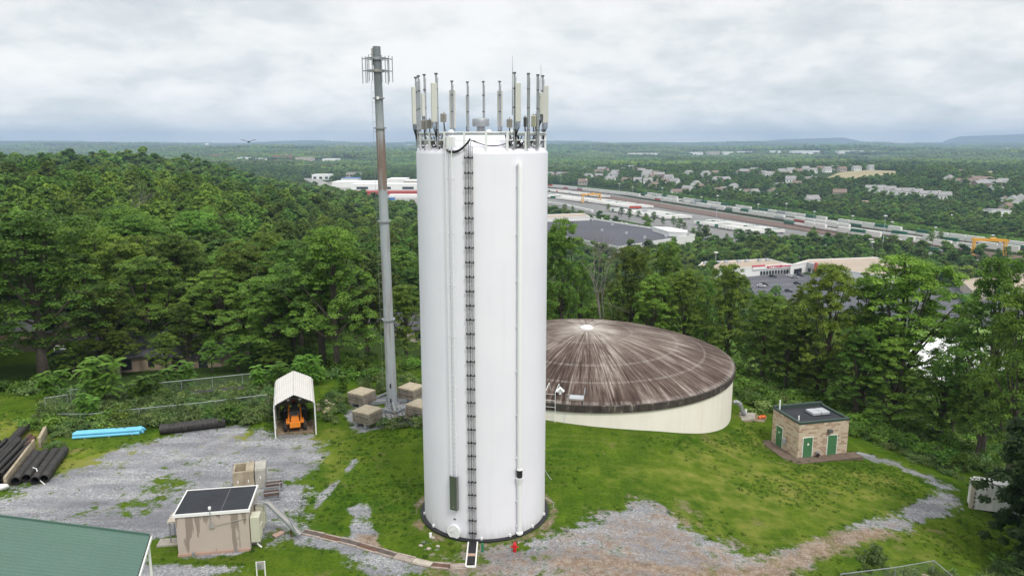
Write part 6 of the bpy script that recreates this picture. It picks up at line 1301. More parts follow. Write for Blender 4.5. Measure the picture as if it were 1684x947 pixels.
hp_list = [(905, 288), (913, 290), (920, 288), (928, 287), (925, 279), (958, 302), (968, 294), (982, 284), (990, 281), (995, 283), (985, 291), (1008, 290), (1012, 285), (1003, 297), (1022, 279), (1038, 276), (1048, 280), (1055, 284), (1063, 279), (1066, 287), (1078, 286), (1062, 291), (1074, 292), (1084, 291), (1095, 272), (1103, 274), (1112, 273), (1125, 270), (1132, 287), (1147, 272), (1155, 273), (1163, 275), (1160, 290), (1172, 302), (1180, 300), (1150, 309), (1144, 308), (1175, 287), (1192, 300), (1216, 285), (1225, 286), (1240, 281), (1255, 287), (1262, 289), (1275, 285), (1285, 283), (1292, 286), (1100, 296), (1090, 300), (1048, 300), (1030, 300), (1110, 303), (1075, 308), (950, 270), (975, 268), (984, 267), (962, 278), (1205, 264), (1172, 268), (1120, 262), (1080, 266), (1140, 265), (930, 262), (1000, 258), (1300, 300), (1310, 305), (1335, 335), (1590, 302), (1598, 298), (1606, 300), (1612, 308), (1622, 306), (1634, 305), (1640, 315), (1570, 300), (1560, 297), (1625, 296), (1648, 303), (1650, 330), (1664, 334), (1655, 345), (1676, 332), (1580, 285), (1650, 270), (1500, 262), (1540, 262), (1420, 265), (1610, 262), (1575, 266),
           (1184, 313), (1206, 309), (1230, 316), (1130, 315), (1115, 318), (1065, 302), (1270, 318), (1240, 320), (1380, 322)]
for i, (px, py) in enumerate(hp_list):
    k = (i*7+i//3) % 5; house(px, py+2, k, rng.uniform(-.9, .9), rng.uniform(1.25, 1.75), HL[k], 'houses beyond the rail yard', wins=py > 280)
for i, (px, py, k, rz) in enumerate([(1433+x, 312+x*.115, 0, -.35) for x in range(0, 132, 15)]): house(px, py+4, 4 if i % 3 else 0, rz+(.6 if i % 2 else 0), 1.45, 'white gabled townhouse in the terrace below the straw field', 'white townhouses below the straw field')
for i, x in enumerate(range(1300, 1460, 12)): house(x, 284-(x-1300)*.055+(i % 2)*3, (0, 1, 4)[i % 3], .2, 1.5, 'pale townhouse in the long row above the straw field', 'pale townhouses above the straw field')
far_box(1319, 1345, 291, 297, 22, M['greyroof'], M['concrete_pale'], 'grey roofed church building at the edge of the straw field', 'church', 'church', near_clear=60); ch = at(1335, 297); t = thing('steeple', 'thin white church steeple at the edge of the straw field', 'steeple', (ch.x, ch.y, ch.z)); sc_ = ch.y/1222; MB().tube([(0, 0, 0), (0, 0, 5*sc_)], 1.4*sc_, 4).build('tower', M['whitewall'], t); MB().tube([(0, 0, 5*sc_), (0, 0, 10.5*sc_)], [.8*sc_, .05], 6).build('spire', M['whitewall'], t)
for a, b, yt, yb, mr, mw, lab in ((1188, 1214, 308, 314, 'cgrey', 'whitewall', 'long pale roofed building beyond the rail yard trees'), (1208, 1225, 312, 317, 'whitewall', 'whitewall', 'low white building right of the long pale roof'), (1268, 1302, 301, 308, 'greyroof', 'cgrey', 'dark grey roofed hall at the foot of the church hill'), (1278, 1303, 319, 325, 'cgrey', 'whitewall', 'pale roofed shed above the hedge line'), (1355, 1368, 327, 333, 'brickred', 'brickred', 'small red brick building above the hedge'), (1390, 1402, 334, 339, 'redwall', 'redwall', 'dark red shop above the hedge'), (1404, 1448, 331, 339, 'tanroof', 'redwall', 'long red fronted store above the hedge'), (1548, 1590, 354, 363, 'whitewall', 'whitewall', 'white fronted store behind dark trees'), (1590, 1606, 357, 364, 'tanroof', 'brickred', 'tan store end beside the white fronted store'), (1630, 1662, 345, 361, 'greyroof', 'whitewall', 'white gabled inn near the right edge'), (1627, 1672, 361, 366, 'cgreen', 'whitewall', 'green roofed canopy in front of the white inn')):
    far_box(a, b, yt, yb, 18, M[mr], M[mw], lab, windows=4, near_clear=18)
# houses close behind the left wood edge
M['shingle'] = plain('dark_shingles', (.085, .085, .095), .9, .2, 1.2, bumpd=.02)
HN = house_mesh(13, 9, 2.8, 2.2, 'tan', 'shingle'); HM.append(HN)
HM.append(house_mesh(18, 9, 2.6, 2.0, 'tan', 'shingle')); HM.append(house_mesh(13, 9, 2.7, 1.9, 'tan', 'shingle')); HM.append(house_mesh(12, 9, 3, 2.2, 'concrete_pale', 'shingle'))
for px, py, k, rz, lab in ((205, 604, 5, .55, 'tan house gable end with one window behind the back fence'), (318, 598, 7, -.08, 'tan walled house with a dark shingle roof behind the back fence'), (60, 556, 7, -.1, 'pale house behind the big oak at the far left'), (660, 555, 8, .1, 'house with a dark roof glimpsed right of the monopole')):
    p = at(px, py); t = house(px, py, k, rz, .95, lab, None, True, p)
    wl = t
# white car, board fence, swing frames beside the house
def car(p, rz, m_, label, group=None, detail=True):
    t = thing('parked_car', label, 'car', tuple(p), rz, group)
    MB().extr([(-2.2, .35), (2.2, .35), (2.25, .7), (1.3, .92), (-2.1, .98), (-2.25, .7)], -.88, .88).build('body', M[m_], t, bevel=.05)
    MB().extr([(-1.75, .95), (1.15, .92), (.45, 1.42), (-1.3, 1.45)], -.76, .76).build('cabin', M['glass'], t, bevel=.04)
    MB().extr([(-1.32, 1.40), (.46, 1.38), (.40, 1.47), (-1.25, 1.50)], -.72, .72).build('roof', M[m_], t)
    wh = MB().tube([(0, -.11, 0), (0, .11, 0)], .34, 10).mesh('wheel', M['tyre'])
    for x in (-1.4, 1.4):
        for y in (-.8, .8): link('wheel', wh, t, (x, y, .34))
    return t
car(at(119, 588), .9, 'carwhite', 'white car parked on the lawn by the house behind the oak'); car(at(107, 594), .2, 'cardark', 'dark low car in front of the white car behind the oak')
fa0, fa1 = at(-20, 583), at(122, 566); t = thing('board_fence', 'grey weathered board fence beyond the shaded lawn at the left', 'fence', tuple(fa0), math.atan2((fa1-fa0).y, (fa1-fa0).x)); Lb = (fa1-fa0).length; dz_ = fa1.z-fa0.z
board = MB().box((0, 0, .9), (.26, .04, 1.8)).mesh('board', M['wood']); nbd = int(Lb/.28)
for i in range(nbd): link('board', board, t, (Lb*(i+.5)/nbd, rng.uniform(-.01, .01), dz_*(i+.5)/nbd))
for z in (.4, 1.4): MB().beam((0, .05, z), (Lb, .05, z+dz_), .06, .1).build('rail', M['wood'], t)
for px, py, lab in ((100, 583, 'white pipe frame on the lawn, left of two'), (124, 577, 'white pipe frame behind the white car, right of two')):
    p = at(px, py); t = thing('pipe_frame', lab, 'frame', tuple(p), -.1)
    for s in (-.9, .9): MB().tube([(s, 0, 0), (s, 0, 1.3)], .06, 6).build('leg', M['whitewall'], t)
    MB().tube([(-.9, 0, 1.3), (.9, 0, 1.3)], .06, 6).build('top_bar', M['whitewall'], t)

# ================================================================ RAIL YARD
def cont_mesh(Ln, h, mat, trailer=False):
    mb = MB(); z0 = 1.15 if trailer else 0; mb.box((0, 0, z0+h/2), (Ln, 2.5, h))
    for s in (-1, 1):
        mb.box((0, s*1.27, z0+.08), (Ln+.02, .06, .16)).box((0, s*1.27, z0+h-.08), (Ln+.02, .06, .16))
        for i in range(9): mb.box((Ln*((i+.5)/9-.5), s*1.265, z0+h/2), (.16, .04, h-.3))
    me = mb.mesh('container_body', M[mat]); return me
CM = {m_: cont_mesh(16.1, 2.9, m_) for m_ in ('cwhite', 'cgreen', 'cred', 'cgrey', 'cblue')}
TM = {m_: cont_mesh(16.1, 2.9, m_, True) for m_ in CM}
und = MB(); und.box((5.2, 0, .9), (3.2, 2.0, .35)).box((-5.5, 0, .7), (.2, 1.8, 1.2))
for x in (4.5, 6.0):
    for y in (-.95, .95): und.tube([(x, y-.18, .5), (x, y+.18, .5)], .5, 10)
und = und.mesh('running_gear', M['tyre'])
well = MB().box((0, 0, .75), (18.6, 1.2, .5)).box((0, 1.3, .8), (17, .2, .9)).box((0, -1.3, .8), (17, .2, .9)); 
for x in (-8.6, 8.6):
    for dx in (-.85, .85): well.tube([(x+dx, -.9, .45), (x+dx, .9, .45)], .45, 10)
well = well.mesh('well_car', M['rust'])
CN = {'cwhite': 'white', 'cgreen': 'green', 'cred': 'red', 'cgrey': 'grey', 'cblue': 'blue'}
def pickc(p=(.74, .14, .03, .08, .01)): return ['cwhite', 'cgreen', 'cred', 'cgrey', 'cblue'][int(np.searchsorted(np.cumsum(p), rng.uniform(0, .999)))]
CONTS = []
def train(pts, name, where, stack, pitch=17.6, pr=(.74, .16, .03, .06, .01), z=V0, skip=0.0, flat=True):
    P_ = [atz(*q, z) for q in pts]; S_ = [0]
    for a, b in zip(P_[:-1], P_[1:]): S_.append(S_[-1]+(b-a).length)
    s = pitch/2
    while s < S_[-1]:
        k = max(i for i in range(len(S_)-1) if S_[i] <= s); a, b = P_[k], P_[k+1]; p = a.lerp(b, (s-S_[k])/(S_[k+1]-S_[k])); rz = math.atan2((b-a).y, (b-a).x)
        if flat: tag(link('well_car', well, None, (p.x, p.y, z+.7), (0, 0, rz)), 'rust brown well car of the '+where, 'rail car', 'rail cars of the '+where)
        if rng.uniform() > skip:
            for lv in range(2 if (stack and rng.uniform() < stack) else 1):
                m_ = pickc(pr); o = link('shipping_container', CM[m_], None, (p.x, p.y, z+1.35+2.95*lv), (0, 0, rz)); tag(o, '%s container on the %s level of the %s' % (CN[m_], 'upper' if lv else 'lower', where), 'container', '%s containers, %s level, %s' % (CN[m_], 'upper' if lv else 'lower', where)); CONTS.append(o)
        s += pitch
train([(900, 309), (925, 311), (1031, 323), (1155, 342.5), (1280, 362), (1411, 382.5), (1540, 401), (1684, 420)], 'a', 'long front train', .85, pr=(.90, .05, .02, .03, 0))
train([(1050, 321), (1155, 337.5), (1280, 356), (1411, 375), (1540, 393.5), (1684, 412)], 'b', 'back train', .9, pr=(.70, .23, .02, .05, 0))
train([(1290, 369), (1395, 387), (1480, 398.5), (1600, 415)], 'c', 'middle train', .8, pr=(.86, .08, .0, .06, 0), skip=.05)
train([(1395, 396), (1480, 407), (1600, 424)], 'c', 'short near train', .3, skip=.3)
train([(958, 358), (1010, 369), (1060, 380), (1108, 391)], 'd', 'warehouse row', 0, pr=(.86, .14, 0, 0, 0), flat=False, pitch=17.2)
train([(880, 333), (930, 341), (975, 351)], 'e', 'yard road row', 0, pr=(.9, .05, .0, .05, 0), flat=False, pitch=17.2)
def lot(corner, rows, cols, dcol, dra, where, rz=None):
    """parked trailers in ranks: corner pixel, each rank goes towards dcol pixel"""
    a = atz(*corner, V0); b = atz(*dcol, V0); d = (b-a).normalized(); n = Vector((-d.y, d.x, 0)); nose = math.atan2(d.y, d.x)+(dra if rz is None else rz)
    for i in range(rows):
        for j in range(cols):
            if rng.uniform() < .10: continue
            p = a+d*(j*5.4)+n*(-i*20); m_ = pickc((.86, .10, .01, .03, 0)); t = thing('parked_trailer', '%s trailer in the rank %s' % (CN[m_], where), 'trailer', (p.x, p.y, V0+.7), nose+rng.uniform(-.02, .02), '%s trailers in the rank %s' % (CN[m_], where)); link('container_body', TM[m_], t); link('running_gear', und, t)
lot((890, 314), 1, 40, (985, 325), 1.25, 'along the main tracks'); lot((897, 322), 2, 30, (965, 331), 1.25, 'left of the yellow gantry crane'); lot((985, 332), 2, 26, (1080, 346), 1.25, 'in the middle of the rail yard'); lot((1060, 350), 2, 18, (1150, 365), 1.25, 'nearest the yard trees'); lot((1172, 368), 2, 20, (1290, 387), 1.25, 'by the tall right hand light mast'); lot((1010, 348), 1, 18, (1090, 363), 1.25, 'behind the yard road')
def gantry(px, py, span, h, rz, label):
    p = atz(px, py, V0); t = thing('gantry_crane', label, 'gantry crane', (p.x, p.y, V0+.5), rz)
    for s in (-1, 1):
        for y in (-4, 4): MB().beam((s*span/2, y, 0), (s*span/2, y*.8, h), 1.0, 1.0).build('leg', M['yellow'], t)
        MB().box((s*span/2, 0, .8), (1.3, 10, 1.4)).build('wheel_beam', M['yellow'], t)
    for y in (-3, 3): MB().box((0, y, h+.6), (span+3, 1.1, 1.7)).build('girder', M['yellow'], t)
    MB().box((span*.1, 0, h+1.6), (4, 5, 1.6)).build('trolley', M['yellow'], t); MB().box((span*.3, -3.4, h-1.4), (2.4, 2.2, 2.4)).build('cab', M['cgrey'], t)
gantry(972, 334, 27, 12, .25, 'yellow gantry crane standing over trailers in the left rail yard'); gantry(1625, 421, 22, 12, -.35, 'yellow gantry crane over the train near the right edge')
def mastlight(px, yb, yt, label, group, z=V0, heads=3):
    p = atz(px, yb, z); H_ = atY(px, yt, p.y).z-z; t = thing('light_mast', label, 'light mast', (p.x, p.y, z), 0, group); MB().tube([(0, 0, 0), (0, 0, H_)], [.35, .18], 6).build('pole', M['cgrey'], t)
    MB().lathe([(.1, 0), (1.5, .1), (1.5, .6), (.1, .9)], 8, (0, 0, H_-.4)).build('lamp_head', M['whitewall'], t)
for px, yb, yt in ((921, 311, 289), (964, 318, 295), (1018, 327, 302), (1088, 337, 309), (1178, 362, 322), (1291, 368, 335), (1450, 420, 355), (1176, 446, 415)): mastlight(px, yb, yt, 'tall light mast over the rail yard', 'tall light masts of the rail yard')
for px, yb, yt in ((1040, 322, 308), (1105, 332, 317), (1153, 338, 324), (1246, 355, 336), (1338, 365, 348), (1401, 372, 355), (1466, 382, 365), (1537, 391, 374), (1631, 404, 387)): mastlight(px, yb, yt, 'short grey pole along the hedge behind the back train', 'short poles along the hedge')
for px, yb, yt in ((1411, 424, 402), (1426, 425, 402), (1432, 428, 398), (1443, 428, 420), (1467, 426, 412), (1582, 545, 505), (1640, 500, 470)): mastlight(px, yb, yt, 'thin street light pole beyond the shopping strip', 'street light poles beyond the shops')
# car park: bays and cars
pc = [(1270, 455.5), (1262, 459), (1256, 464.5), (1258, 472)]
mb = MB()
for r_ in range(6):
    a = atz(1236, 458+r_*7.5, V0); b = atz(1330, 452+r_*8.5, V0); d = (b-a).normalized(); n = Vector((-d.y, d.x, 0)); Lr = (b-a).length
    for i in range(int(Lr/2.8)): c0 = a+d*(i*2.8); mb.beam((c0.x, c0.y, V0+.62), (c0.x+n.x*5, c0.y+n.y*5, V0+.62), .14, .02)
tag(mb.build('bay_lines', M['line']), kind='stuff', label='white painted parking bay lines in the shop car park')
for px, py, rz, m_, lab in ((1271, 455.5, -.6, 'cardark', 'black car alone near the mattress shop'), (1299, 454.5, -.5, 'carwhite', 'white car in the row before the canopy'), (1307, 457, -.5, 'carsilver', 'silver car right of the white car before the canopy'), (1316, 453.5, -.9, 'cardark', 'dark car nearest the shop corner'), (1308, 448.5, -.4, 'carsilver', 'silver car driving under the canopy'), (1297, 479.5, -.55, 'cardark', 'black car alone in the middle of the car park'), (1311, 467, -.5, 'cardark', 'dark car beside the tree crowns in the car park'), (1257, 468.5, -.4, 'cardark', 'dark car at the left of the car park'), (1252, 471.5, -.4, 'carwhite', 'white car at the left of the car park'), (1397, 482, -.5, 'carwhite', 'white van glimpsed between two crowns'), (1318, 504, -.3, 'carwhite', 'white car low between the trees'), (1291, 512, .2, 'cblue', 'bright blue car glimpsed through the leaves'), (1424, 478, -.7, 'carsilver', 'silver car seen right of the tall crown'), (1430, 484, -.7, 'carwhite', 'white car seen right of the tall crown'), (1566, 518, .3, 'carsilver', 'silver car by the kerbed island')):
    p = atz(px, py, V0+.45); c = car(p, rz, m_, lab); c.scale = (1.15, 1.15, 1.15)

# ================================================================ FAR MOUNTAINS
def mountain(pts, Y, label, dep=2600):
    """a long forested ridge: crest heights from pixels at distance Y"""
    n = len(pts)*10; cx_l = np.interp(np.linspace(0, len(pts)-1, n), range(len(pts)), [p[0] for p in pts]); cy_l = np.interp(np.linspace(0, len(pts)-1, n), range(len(pts)), [p[1] for p in pts])
    V_ = []; J = 14
    for i in range(n):
        q = atY(cx_l[i], cy_l[i], Y)
        for j in range(J+1):
            u = j/J*2-1; hh = (q.z+62)*(math.cos(u*PI)*.5+.5)**.8*(1+.05*math.sin(i*.9+j*1.3)*(abs(u) > .1)); V_.append((q.x*(1+u*.06), Y+u*dep/2+40*math.sin(i*.5+j), -66+max(0, hh)))
    F_ = [(i*(J+1)+j, (i+1)*(J+1)+j, (i+1)*(J+1)+j+1, i*(J+1)+j+1) for i in range(n-1) for j in range(J)]
    o = MB().add(V_, F_).build('mountain_ridge', M['hill'], None, smooth=True); tag(o, kind='structure'); return o
M['hill'] = plain('forested_hill', (.035, .06, .022), .95, .3, .004)
mountain([(1535, 241), (1552, 236), (1562, 230), (1575, 225), (1590, 223.5), (1640, 222), (1700, 220), (1800, 219), (1950, 220)], 14200, '')
mountain([(1150, 239), (1230, 235), (1284, 229), (1340, 227.5), (1385, 226), (1400, 229), (1430, 235), (1500, 237)], 14600, '')
mountain([(-120, 240), (-20, 235), (15, 233.5), (80, 234), (120, 236), (230, 238)], 13500, '')
# haze
hx, hy0, hy1 = 15600, -300, 16600
tag(MB().box((0, (hy0+hy1)/2, 77), (2*hx, hy1-hy0, 290)).build('haze', None), kind='stuff')
hm = bpy.data.materials.new('haze'); hm.use_nodes = True; t_ = hm.node_tree; t_.nodes.clear(); ho = t_.nodes.new('ShaderNodeOutputMaterial'); hv = t_.nodes.new('ShaderNodeVolumePrincipled')
hv.inputs['Color'].default_value = (.55, .74, 1.0, 1); hv.inputs['Density'].default_value = 1.0e-4; hv.inputs['Anisotropy'].default_value = .0; t_.links.new(hv.outputs[0], ho.inputs['Volume']); bpy.data.objects['haze'].data.materials.append(hm)

# ================================================================ TREES
CLEAR.append(([(lawn2.x-9, lawn2.y-9), (lawn2.x+9, lawn2.y-9), (lawn2.x+10, lawn2.y+9), (lawn2.x-10, lawn2.y+9)], 1))
rect_clear(RX, RY, 17, 17)
NEAR_TREES = []
def T0(px, Y, top, wpx, kit, label, group=None, dx=0, name='broadleaf_tree'):
    """tree whose crown top is at pixel (px, top) at depth Y and whose crown is wpx pixels wide"""
    p = atY(px, top, Y); x = p.x+dx; zg = Tz(x, Y); h = p.z-zg; t = place_tree(kit, x, Y, h, label, group, name, width=wpx*Y/FPX*1.0); NEAR_TREES.append((x, Y)); return t
K = TREES0
T0(925, 106, 362, 92, K[0], 'dark broad oak rising right behind the white tower and the dome')
T0(1040, 108, 407, 100, K[1], 'round bushy tree behind the dome, right of the bare tree')
T0(1098, 112, 402, 82, K[5], 'tree with an open top behind the dome, under the warehouse end')
T0(1130, 103, 445, 90, K[3], 'feathery dark tree behind the right side of the dome')
T0(1075, 102, 452, 85, K[6], 'low full tree hugging the dome roof behind')
T0(1205, 100, 436, 98, K[2], 'tall dark green tree left of the car park gap'); T0(1165, 108, 462, 70, K[7], 'narrow dark tree between the dome and the car park gap')
T0(1262, 96, 482, 82, K[4], 'smaller grey green tree in front of the car park'); T0(1300, 92, 520, 90, K[0], 'low bright green tree in front of the car park')
T0(1372, 89, 437, 128, K[1], 'bright green maple left of the widest crown, trunk visible'); T0(1325, 94, 470, 80, K[6], 'medium green tree behind the pump house')
T0(1500, 87, 424, 205, K[3], 'widest spreading tree of the right row with forked trunk'); T0(1437, 92, 452, 110, K[5], 'dark tree filled in left of the widest crown')
T0(1655, 76, 427, 170, K[2], 'tall open tree at the right edge above the white container'); T0(1590, 84, 500, 90, K[7], 'lower tree between the widest tree and the edge tree')
T0(1420, 84, 540, 110, K[4], 'dark low tree in the shade behind the pump house'); T0(1480, 82, 560, 120, K[0], 'low shaded tree under the widest crown'); T0(1560, 80, 590, 120, K[6], 'shaded low tree left of the right edge trunk'); T0(1350, 90, 575, 90, K[5], 'low dark tree right above the pump house roof')
T0(1700, 66, 470, 150, K[1], 'tree cut off by the right picture edge'); T0(1625, 73, 610, 100, K[3], 'low tree at the foot of the right edge tree')
t = place_tree(DARKT, 40.2, 50.0, atY(1684, 600, 50).z-Tz(40.2, 50), 'dark dense evergreen at the right edge, tallest of the two', None, 'evergreen_tree', width=10.4); NEAR_TREES.append((40.9, 50))
t = place_tree(DARKT, 38.7, 46.4, 8.0, 'dark dense evergreen filling the bottom right corner', None, 'evergreen_tree', width=9.0); NEAR_TREES.append((39.3, 46.6))
t = place_tree(DARKT, 44.5, 57.0, 12.5, 'dark dense evergreen just behind the bottom right one', None, 'evergreen_tree', width=8.0); NEAR_TREES.append((44.5, 57))
bm_ = bare(17)
for bx0, bt0, bY, lab_ in ((196, 296, 190, 'leafless grey brown tree among green crowns in the upper left wood'), (478, 398, 150, 'leafless grey tree among crowns above the carport')):
    p = atY(bx0, bt0, bY); t = thing('bare_tree', lab_, 'tree', (p.x, bY, p.z-17), rng.uniform(0, 6)); link('branches', bm_, t); NEAR_TREES.append((p.x, bY))
p = atY(985, 388, 110); t = thing('bare_tree', 'leafless grey tree among the crowns behind the dome', 'tree', (p.x, 106, Tz(p.x, 106)), .5); link('branches', bare(p.z-Tz(p.x, 110)), t); NEAR_TREES.append((p.x, 106))
for px_, top_, w_, lab_ in ((190, 545, 60, 'low tree hiding the left corner of the left tan house'), (268, 548, 56, 'low tree between the two tan houses'), (388, 552, 70, 'low tree at the right end of the dark shingle roof'), (345, 560, 40, 'small bright tree before the dark shingle roof'), (120, 560, 60, 'low tree right of the oak trunk'), (455, 560, 70, 'low tree behind the carport roof')):
    T0(px_, 89, top_, w_, K[(px_ // 7) % 8], lab_)
T0(955, 112, 430, 70, K[7], 'lower tree half behind the bare tree')
tb = atz(40, 622, -2.0); T0(60, tb.y, 352, 260, K[2], 'huge oak with a thick dark trunk at the far left', dx=-1.5)
T0(165, 92, 470, 120, K[4], 'light green tree in front of the tan houses, left'); T0(235, 100, 425, 150, K[0], 'full green tree over the left tan house'); T0(300, 94, 500, 70, K[7], 'thin tree with bare stem before the wide tan house'); T0(355, 99, 445, 140, K[6], 'mid green tree over the right end of the wide tan house')
T0(440, 92, 455, 140, K[1], 'dark blue green tree above the carport'); T0(520, 92, 400, 170, K[3], 'large dark tree behind the carport and slab stacks'); T0(600, 93, 470, 110, K[5], 'tree directly behind the monopole foot'); T0(665, 92, 470, 90, K[2], 'bright tree between the monopole and the tower'); T0(395, 104, 400, 130, K[5], 'tall tree behind the dark blue green tree'); T0(130, 112, 375, 170, K[1], 'tall tree right behind the huge oak')
T0(-40, 96, 400, 200, K[6], 'tree cut off by the left picture edge')
jx, jy = jgrid(-420, 260, 84, 460, 8.0, .36)
ok = (abs(jx) < .82*jy+16) & (poly_sd(jx, jy, wood_edge) > 3.0) | ((jy > 130) & (abs(jx) < .82*jy+16)); jx, jy = jx[ok], jy[ok]
ok = free(jx, jy)
for x, y in NEAR_TREES: ok &= np.hypot(jx-x, jy-y) > 6.0
ok &= ~((jx > .30*jy) & (jy < 140) & (rng.uniform(size=len(jx)) < .6)); ok &= ~((jx > 50) & (jy > 175) & (rng.uniform(size=len(jx)) < .35)) ; jx, jy = jx[ok], jy[ok]
dist = np.hypot(jx, jy); order = np.argsort(dist); jx, jy, dist = jx[order], jy[order], dist[order]; NI = 300-len(NEAR_TREES)-4
def hh_for(x, y):
    return (20.5 if x < -55-.2*(y-90) else 16.0)*rng.uniform(.84, 1.14)
def pxof(x, y, z):
    c, s_ = math.cos(PITCH), math.sin(PITCH); d = y*c-(z-CZ)*s_; return 842+FPX*x/d, 473.5-FPX*(y*s_+(z-CZ)*c)/d
COLS = [(0, 'at the far left edge'), (120, 'beyond the shaded lawn and white car'), (220, 'above the left tan house'), (320, 'above the dark shingle roof'), (420, 'above the back fence end'), (520, 'above the carport'), (610, 'left of the monopole'), (690, 'right of the monopole'), (905, 'hidden partly by the white tower'), (990, 'above the left part of the dome'), (1080, 'above the middle of the dome'), (1170, 'above the right part of the dome'), (1260, 'between the dome and the pump house'), (1360, 'above the pump house'), (1450, 'right of the pump house'), (1560, 'above the gravel track'), (1640, 'above the white container'), (9999, 'at the far right edge')]
for x, y, d in zip(jx[:NI], jy[:NI], dist[:NI]):
    left = x < .06*y; h = hh_for(x, y) if x < .22*y else rng.uniform(11, 15); cpx, cpy = pxof(x, y, Tz(x, y)+h)
    where = next(lab for lim, lab in COLS if cpx <= lim); rowi = 0 if y < 100 else (1 if y < 118 else (2 if y < 145 else 3)); row = ('first row', 'second row', 'third row', 'deeper rows')[rowi]
    size = 'tall' if h > 17.5 else ('medium' if h > 14 else 'low'); kit = random.choice(TREES0 if d < 150 else TREES1+TREES0[:3])
    place_tree(kit, x, y, h, '%s broadleaf tree, %s, %s' % (size, row, where), '%s trees, %s, %s' % (size, row, where), width=h*rng.uniform(.56, .72)+1.0)
rx, ry = jx[NI:], jy[NI:]; z = T(rx, ry); hz = np.where(rx < -55-.2*(ry-90), 1.25, 1.0)*rng.uniform(.8, 1.12, len(rx))
scatter('woodland', 'mass of green tree crowns filling the middle of the left wood', np.stack([rx, ry, z-.3], 1), hz, [k_[0] for k_ in TREES1], zs=rng.uniform(.95, 1.15, len(rx)))
def belt(y0, y1, sp, name, label, meshes, s0, s1, wmul=.84, jit=.42, zoff=-.8):
    X, Y = jgrid(-wmul*y1-20, wmul*y1+20, y0, y1, sp, jit); k = (abs(X) < wmul*Y+30); X, Y = X[k], Y[k]; k = free(X, Y); X, Y = X[k], Y[k]; n = len(X)
    big = np.clip(rng.normal(1, .22, n), .55, 1.6); lf = np.where((X < -.12*Y) & (Y < 1150), 1.35, 1.0); scatter(name, label, np.stack([X, Y, T(X, Y)+zoff], 1), rng.uniform(s0, s1, n)*big*lf, meshes); return n
n1_ = belt(460, 1100, 7.0, 'woodland', 'green woodland canopy across the middle distance', FAR, .66, .84); n2_ = belt(1100, 2300, 9.2, 'woodland', 'green woodland canopy in the valley beyond', FAR, .66, .88)
n3_ = belt(2300, 5200, 100, 'woodland', 'distant blue green woodland canopy', PATCH, .85, 1.1, zoff=-2); n4_ = belt(5200, 16000, 210, 'woodland', 'hazy blue woodland on the far plain', PATCH, 1.6, 2.1, zoff=-4)
print('TREES', n1_, n2_, n3_, n4_, len(rx))
yt_extra = [(1300+rng.uniform(-130, 260), 0) for _ in range(0)]
# hedge line behind the trains
hx_ = [atz(px, 332+(px-1155)*.146, V0) for px in range(1040, 1700, 4)]; hx_ += [p+(p-Vector((0, 0, CZ)))*.022-Vector((0, 0, (V0-CZ)*.022)) for p in hx_]
pts = np.array([(p.x+rng.uniform(-3, 3)+8*0, p.y-6+rng.uniform(-5, 5), V0-1.5) for p in hx_ for _ in range(3)]); scatter('hedge_row', 'light green hedge of young trees along the rail line', pts, rng.uniform(.6, .8, len(pts)), HEDGE)
yt_ = [(903, 352), (915, 350), (928, 353), (942, 354), (983, 363), (1012, 369), (1000, 348), (1022, 357), (1035, 362), (1050, 360), (1062, 366), (1075, 366), (1090, 372), (1107, 374), (1125, 382), (1140, 391), (1150, 388), (1160, 394), (1118, 380), (1195, 401), (1210, 398), (1230, 402), (1250, 404), (1262, 399), (1280, 408), (1300, 412), (1320, 404), (1338, 398), (1355, 407), (1372, 410), (1390, 405), (1400, 412), (1462, 412), (1478, 418), (1655, 428), (1640, 432), (1530, 402), (1545, 406)]
for px, py in yt_:
    p = atz(px, py, V0); place_tree(random.choice(TREES1), p.x, p.y, rng.uniform(9, 14), 'bushy green tree between the warehouse and the rail yard', 'trees along the rail yard', z=V0)
# undergrowth along the wood edge, weeds in the yard strip, tufts on the lawns
X, Y = jgrid(-95, 95, 74, 135, 2.0); k = (poly_sd(X, Y, wood_edge) > -1.0) & (abs(X) < .75*Y+5) & free(X, Y); X, Y = X[k], Y[k]
X2, Y2 = jgrid(25, 62, 50, 100, 1.7); k = (poly_sd(X2, Y2, wood_edge) > -2.0); X = np.concatenate([X, X2[k]]); Y = np.concatenate([Y, Y2[k]]); k = np.hypot(X-RX, Y-RY) > 17.6; X, Y = X[k], Y[k]
scatter('undergrowth', 'dark green undergrowth along the edge of the woods', np.stack([X, Y, T(X, Y)-.15], 1), rng.uniform(.7, 1.9, len(X)), FLOORB)
wpoly = [tuple(p[:2]) for p in G_([(60, 700), (75, 668), (120, 660), (300, 648), (440, 634), (452, 690), (420, 696), (375, 690), (330, 694), (250, 700), (240, 703), (118, 706), (100, 712)])]
X, Y = jgrid(-62, -18, 58, 86, .62); d_ = poly_sd(X, Y, wpoly); k = (d_ > -.3) & (rng.uniform(size=len(X)) < .85); X, Y = X[k], Y[k]
scatter('weeds', 'tangled weeds and bushes in the strip behind the yard', np.stack([X, Y, T(X, Y)], 1), rng.uniform(.5, 1.25, len(X)), WEED)
wp2 = [G_([(75, 712), (118, 704), (118, 716), (95, 745), (72, 735)]), G_([(520, 690), (540, 650), (560, 640), (600, 655), (570, 665), (560, 700)]), G_([(1360, 960), (1420, 930), (1440, 925), (1480, 935), (1570, 945), (1560, 975)]), G_([(575, 700), (640, 692), (700, 690), (700, 702), (620, 706)]), G_([(590, 640), (600, 612), (690, 625), (690, 640), (640, 652)]), G_([(1225, 640), (1290, 640), (1380, 700), (1500, 760), (1580, 790), (1590, 770), (1480, 715), (1380, 660), (1280, 605), (1215, 600)]), G_([(1600, 940), (1684, 930), (1690, 970), (1600, 970)])]
X, Y = jgrid(-60, 62, 40, 100, .8); k = np.zeros(len(X), bool)
